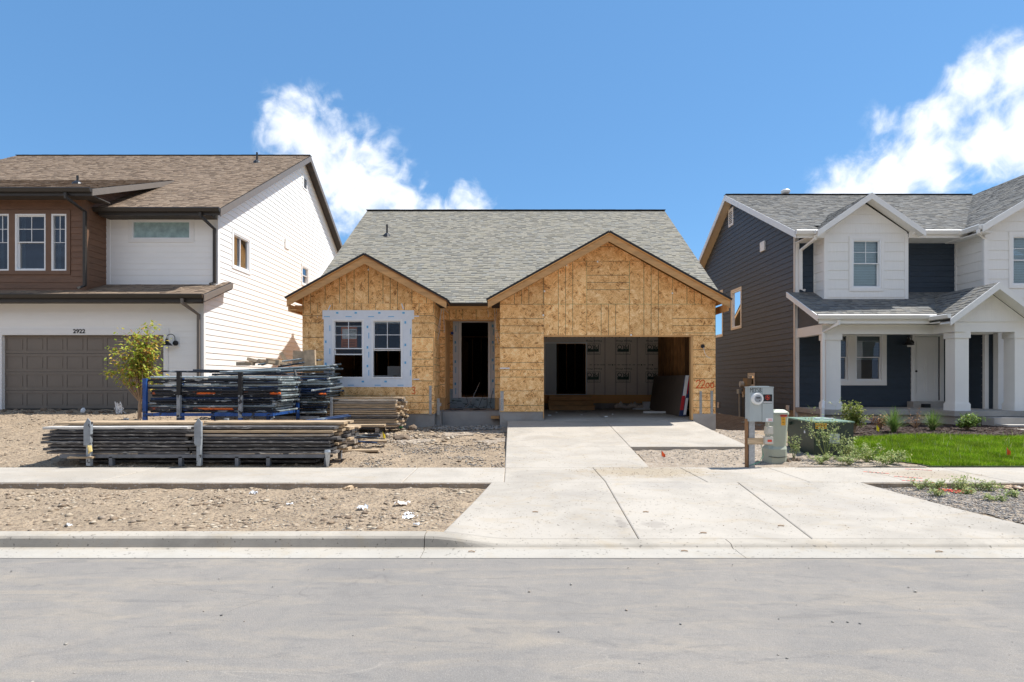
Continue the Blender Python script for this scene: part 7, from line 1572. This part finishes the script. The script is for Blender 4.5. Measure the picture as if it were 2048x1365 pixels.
rock('round brown rock by the house foundation near the green pipe', 826, 15.4, (.13, .1, .09), seed=1); rock('pale flat boulder half buried beside the plank stack', 805, 13.6, (.22, .15, .08), seed=2); rock('reddish rock beside the transformer', 1592, 10.7, (.10, .08, .07), seed=3); rock('grey rock between pedestal and transformer', 1576, 10.5, (.06, .06, .06), seed=4)
rock('broken concrete lump at the foot of the porch step', 936, 16.3, (.10, .08, .10), 'foundation', seed=5); rock('white stone near the garage door of the white house', 166, 15.9, (.06, .05, .09), 'paper', seed=6); rock('pale stone right of the white stone by the garage door', 207, 15.8, (.12, .07, .05), seed=7)
for i in range(14): px = R.uniform(5, 260); rock('pale clod along the garage door foot, %s from the left' % ORD[i].replace('lowest', 'first'), 8+i*19+R.uniform(-6, 6), R.uniform(15.7, 16.2), (R.uniform(.04, .1), .06, R.uniform(.03, .07)), seed=20+i, group='clods along the garage door', name='clod')
def scrap(label, px, D, s, mat, seed, h=.03, name='paper_scrap'):
    rr = random.Random(seed); x = X(px, D); z = gz(x, D); n = 6; m = MB(); V = [(x+s*(i/n-.5)*2, D+s*.7*(j/n-.5)*2+rr.uniform(-1, 1)*s*.12, z+.008+h*rr.random()) for j in range(n+1) for i in range(n+1)]; Fc = []
    for j in range(n):
        for i in range(n):
            if ((i-n/2+.5)**2+(j-n/2+.5)**2) < (n/2)**2*rr.uniform(.6, 1.2): k = j*(n+1)+i; Fc.append((k, k+1, k+n+2, k+n+1))
    m.v = V; m.f = Fc; m.mi = [0]*len(Fc); m.uv = [[(0, 0)]*4]*len(Fc); return m.build(name, mat, None, fix=False, label=label, cat='litter')
scrap('white crumpled scrap with a bluish fold, largest on the left verge', 725, 7.0, .075, 'paper', 1, .06); scrap('flat white scrap right of the largest crumpled scrap', 820, 6.55, .085, 'paper', 2); scrap('small white scrap nearest the kerb under the flat scrap', 833, 6.2, .035, 'paper', 3)
scrap('tan torn card against the pavement edge on the verge', 697, 8.2, .12, 'plank_tan', 4, .05); scrap('small white scrap by the pavement on the left verge', 507, 7.95, .06, 'paper', 5, .05); scrap('tiny pale scrap in the middle of the verge', 580, 7.3, .045, 'paper', 6); scrap('white plastic scrap on the verge near the apron', 805, 7.35, .10, 'wrap', 7, .05); scrap('thin white scrap beside the apron edge', 818, 6.8, .06, 'paper', 8, .04)
scrap('small white scrap at the far left of the verge', 137, 6.3, .045, 'paper', 9)
m = MB(); x = X(240, 15.6); z = gz(x, 15.6)
for i in range(16): m.tube([(x+R.uniform(-.12, .12), 15.6+R.uniform(-.1, .1), z), (x+R.uniform(-.16, .1), 15.6, z+R.uniform(.1, .25)), (x+R.uniform(-.14, .02), 15.6, z+R.uniform(.1, .33))], .012, 4)
m.build('netting_heap', 'paper', None, label='small heap of tangled pale netting before the garage door', cat='netting')
# twigs on paving
for i, (x, y) in enumerate(((2.05, 6.1), (3.0, 6.35), (.28, 6.9), (1.62, 6.9), (-.4, 5.6), (1.7, 5.62), (4.2, 5.6))):
    z = (apron_z(x, y) if y > 5.9 else -.167); m = MB(); m.tube([(x-.03, y, z+.008), (x, y+.008, z+.010), (x+.035, y-.004, z+.007)], .006, 5); m.build('twig', 'bark', None, label='small brown wood chip on the paving, %s of seven listed from the drive centre' % ORD[i].replace('lowest', 'first') if False else ['wood chip on the apron below the second joint', 'wood chip on the apron between the two joints', 'tiny chip on the left apron slab', 'dark chip beside the first apron joint', 'chip in the gutter left of the drive', 'brown chip in the gutter at mid drive', 'chip in the gutter towards the right'][i], cat='wood chip')
# hills seen only mirrored in the windows, and the far side of the road
hv = grid_mesh(fr(-1400, 1400, 60)+[1400], fr(-1150, -560, 60)+[-560], lambda x, y: -1+max(0, (-y-560)/590)**.8*(430+90*math.sin(x*.0031+1)+60*mnoise.noise(Vector((x*.006, y*.006, 0)))))
hv.build('hills', 'hill', None, 'structure', smooth=True, origin=(0, 0, 0))
# merge leftovers: prototypes that were only meshes
for o in list(bpy.data.objects):
    if o.name.split('.')[0] == 'plank' and 'label' not in o: bpy.data.objects.remove(o)
for m_ in bpy.data.materials: m_.use_fake_user = False
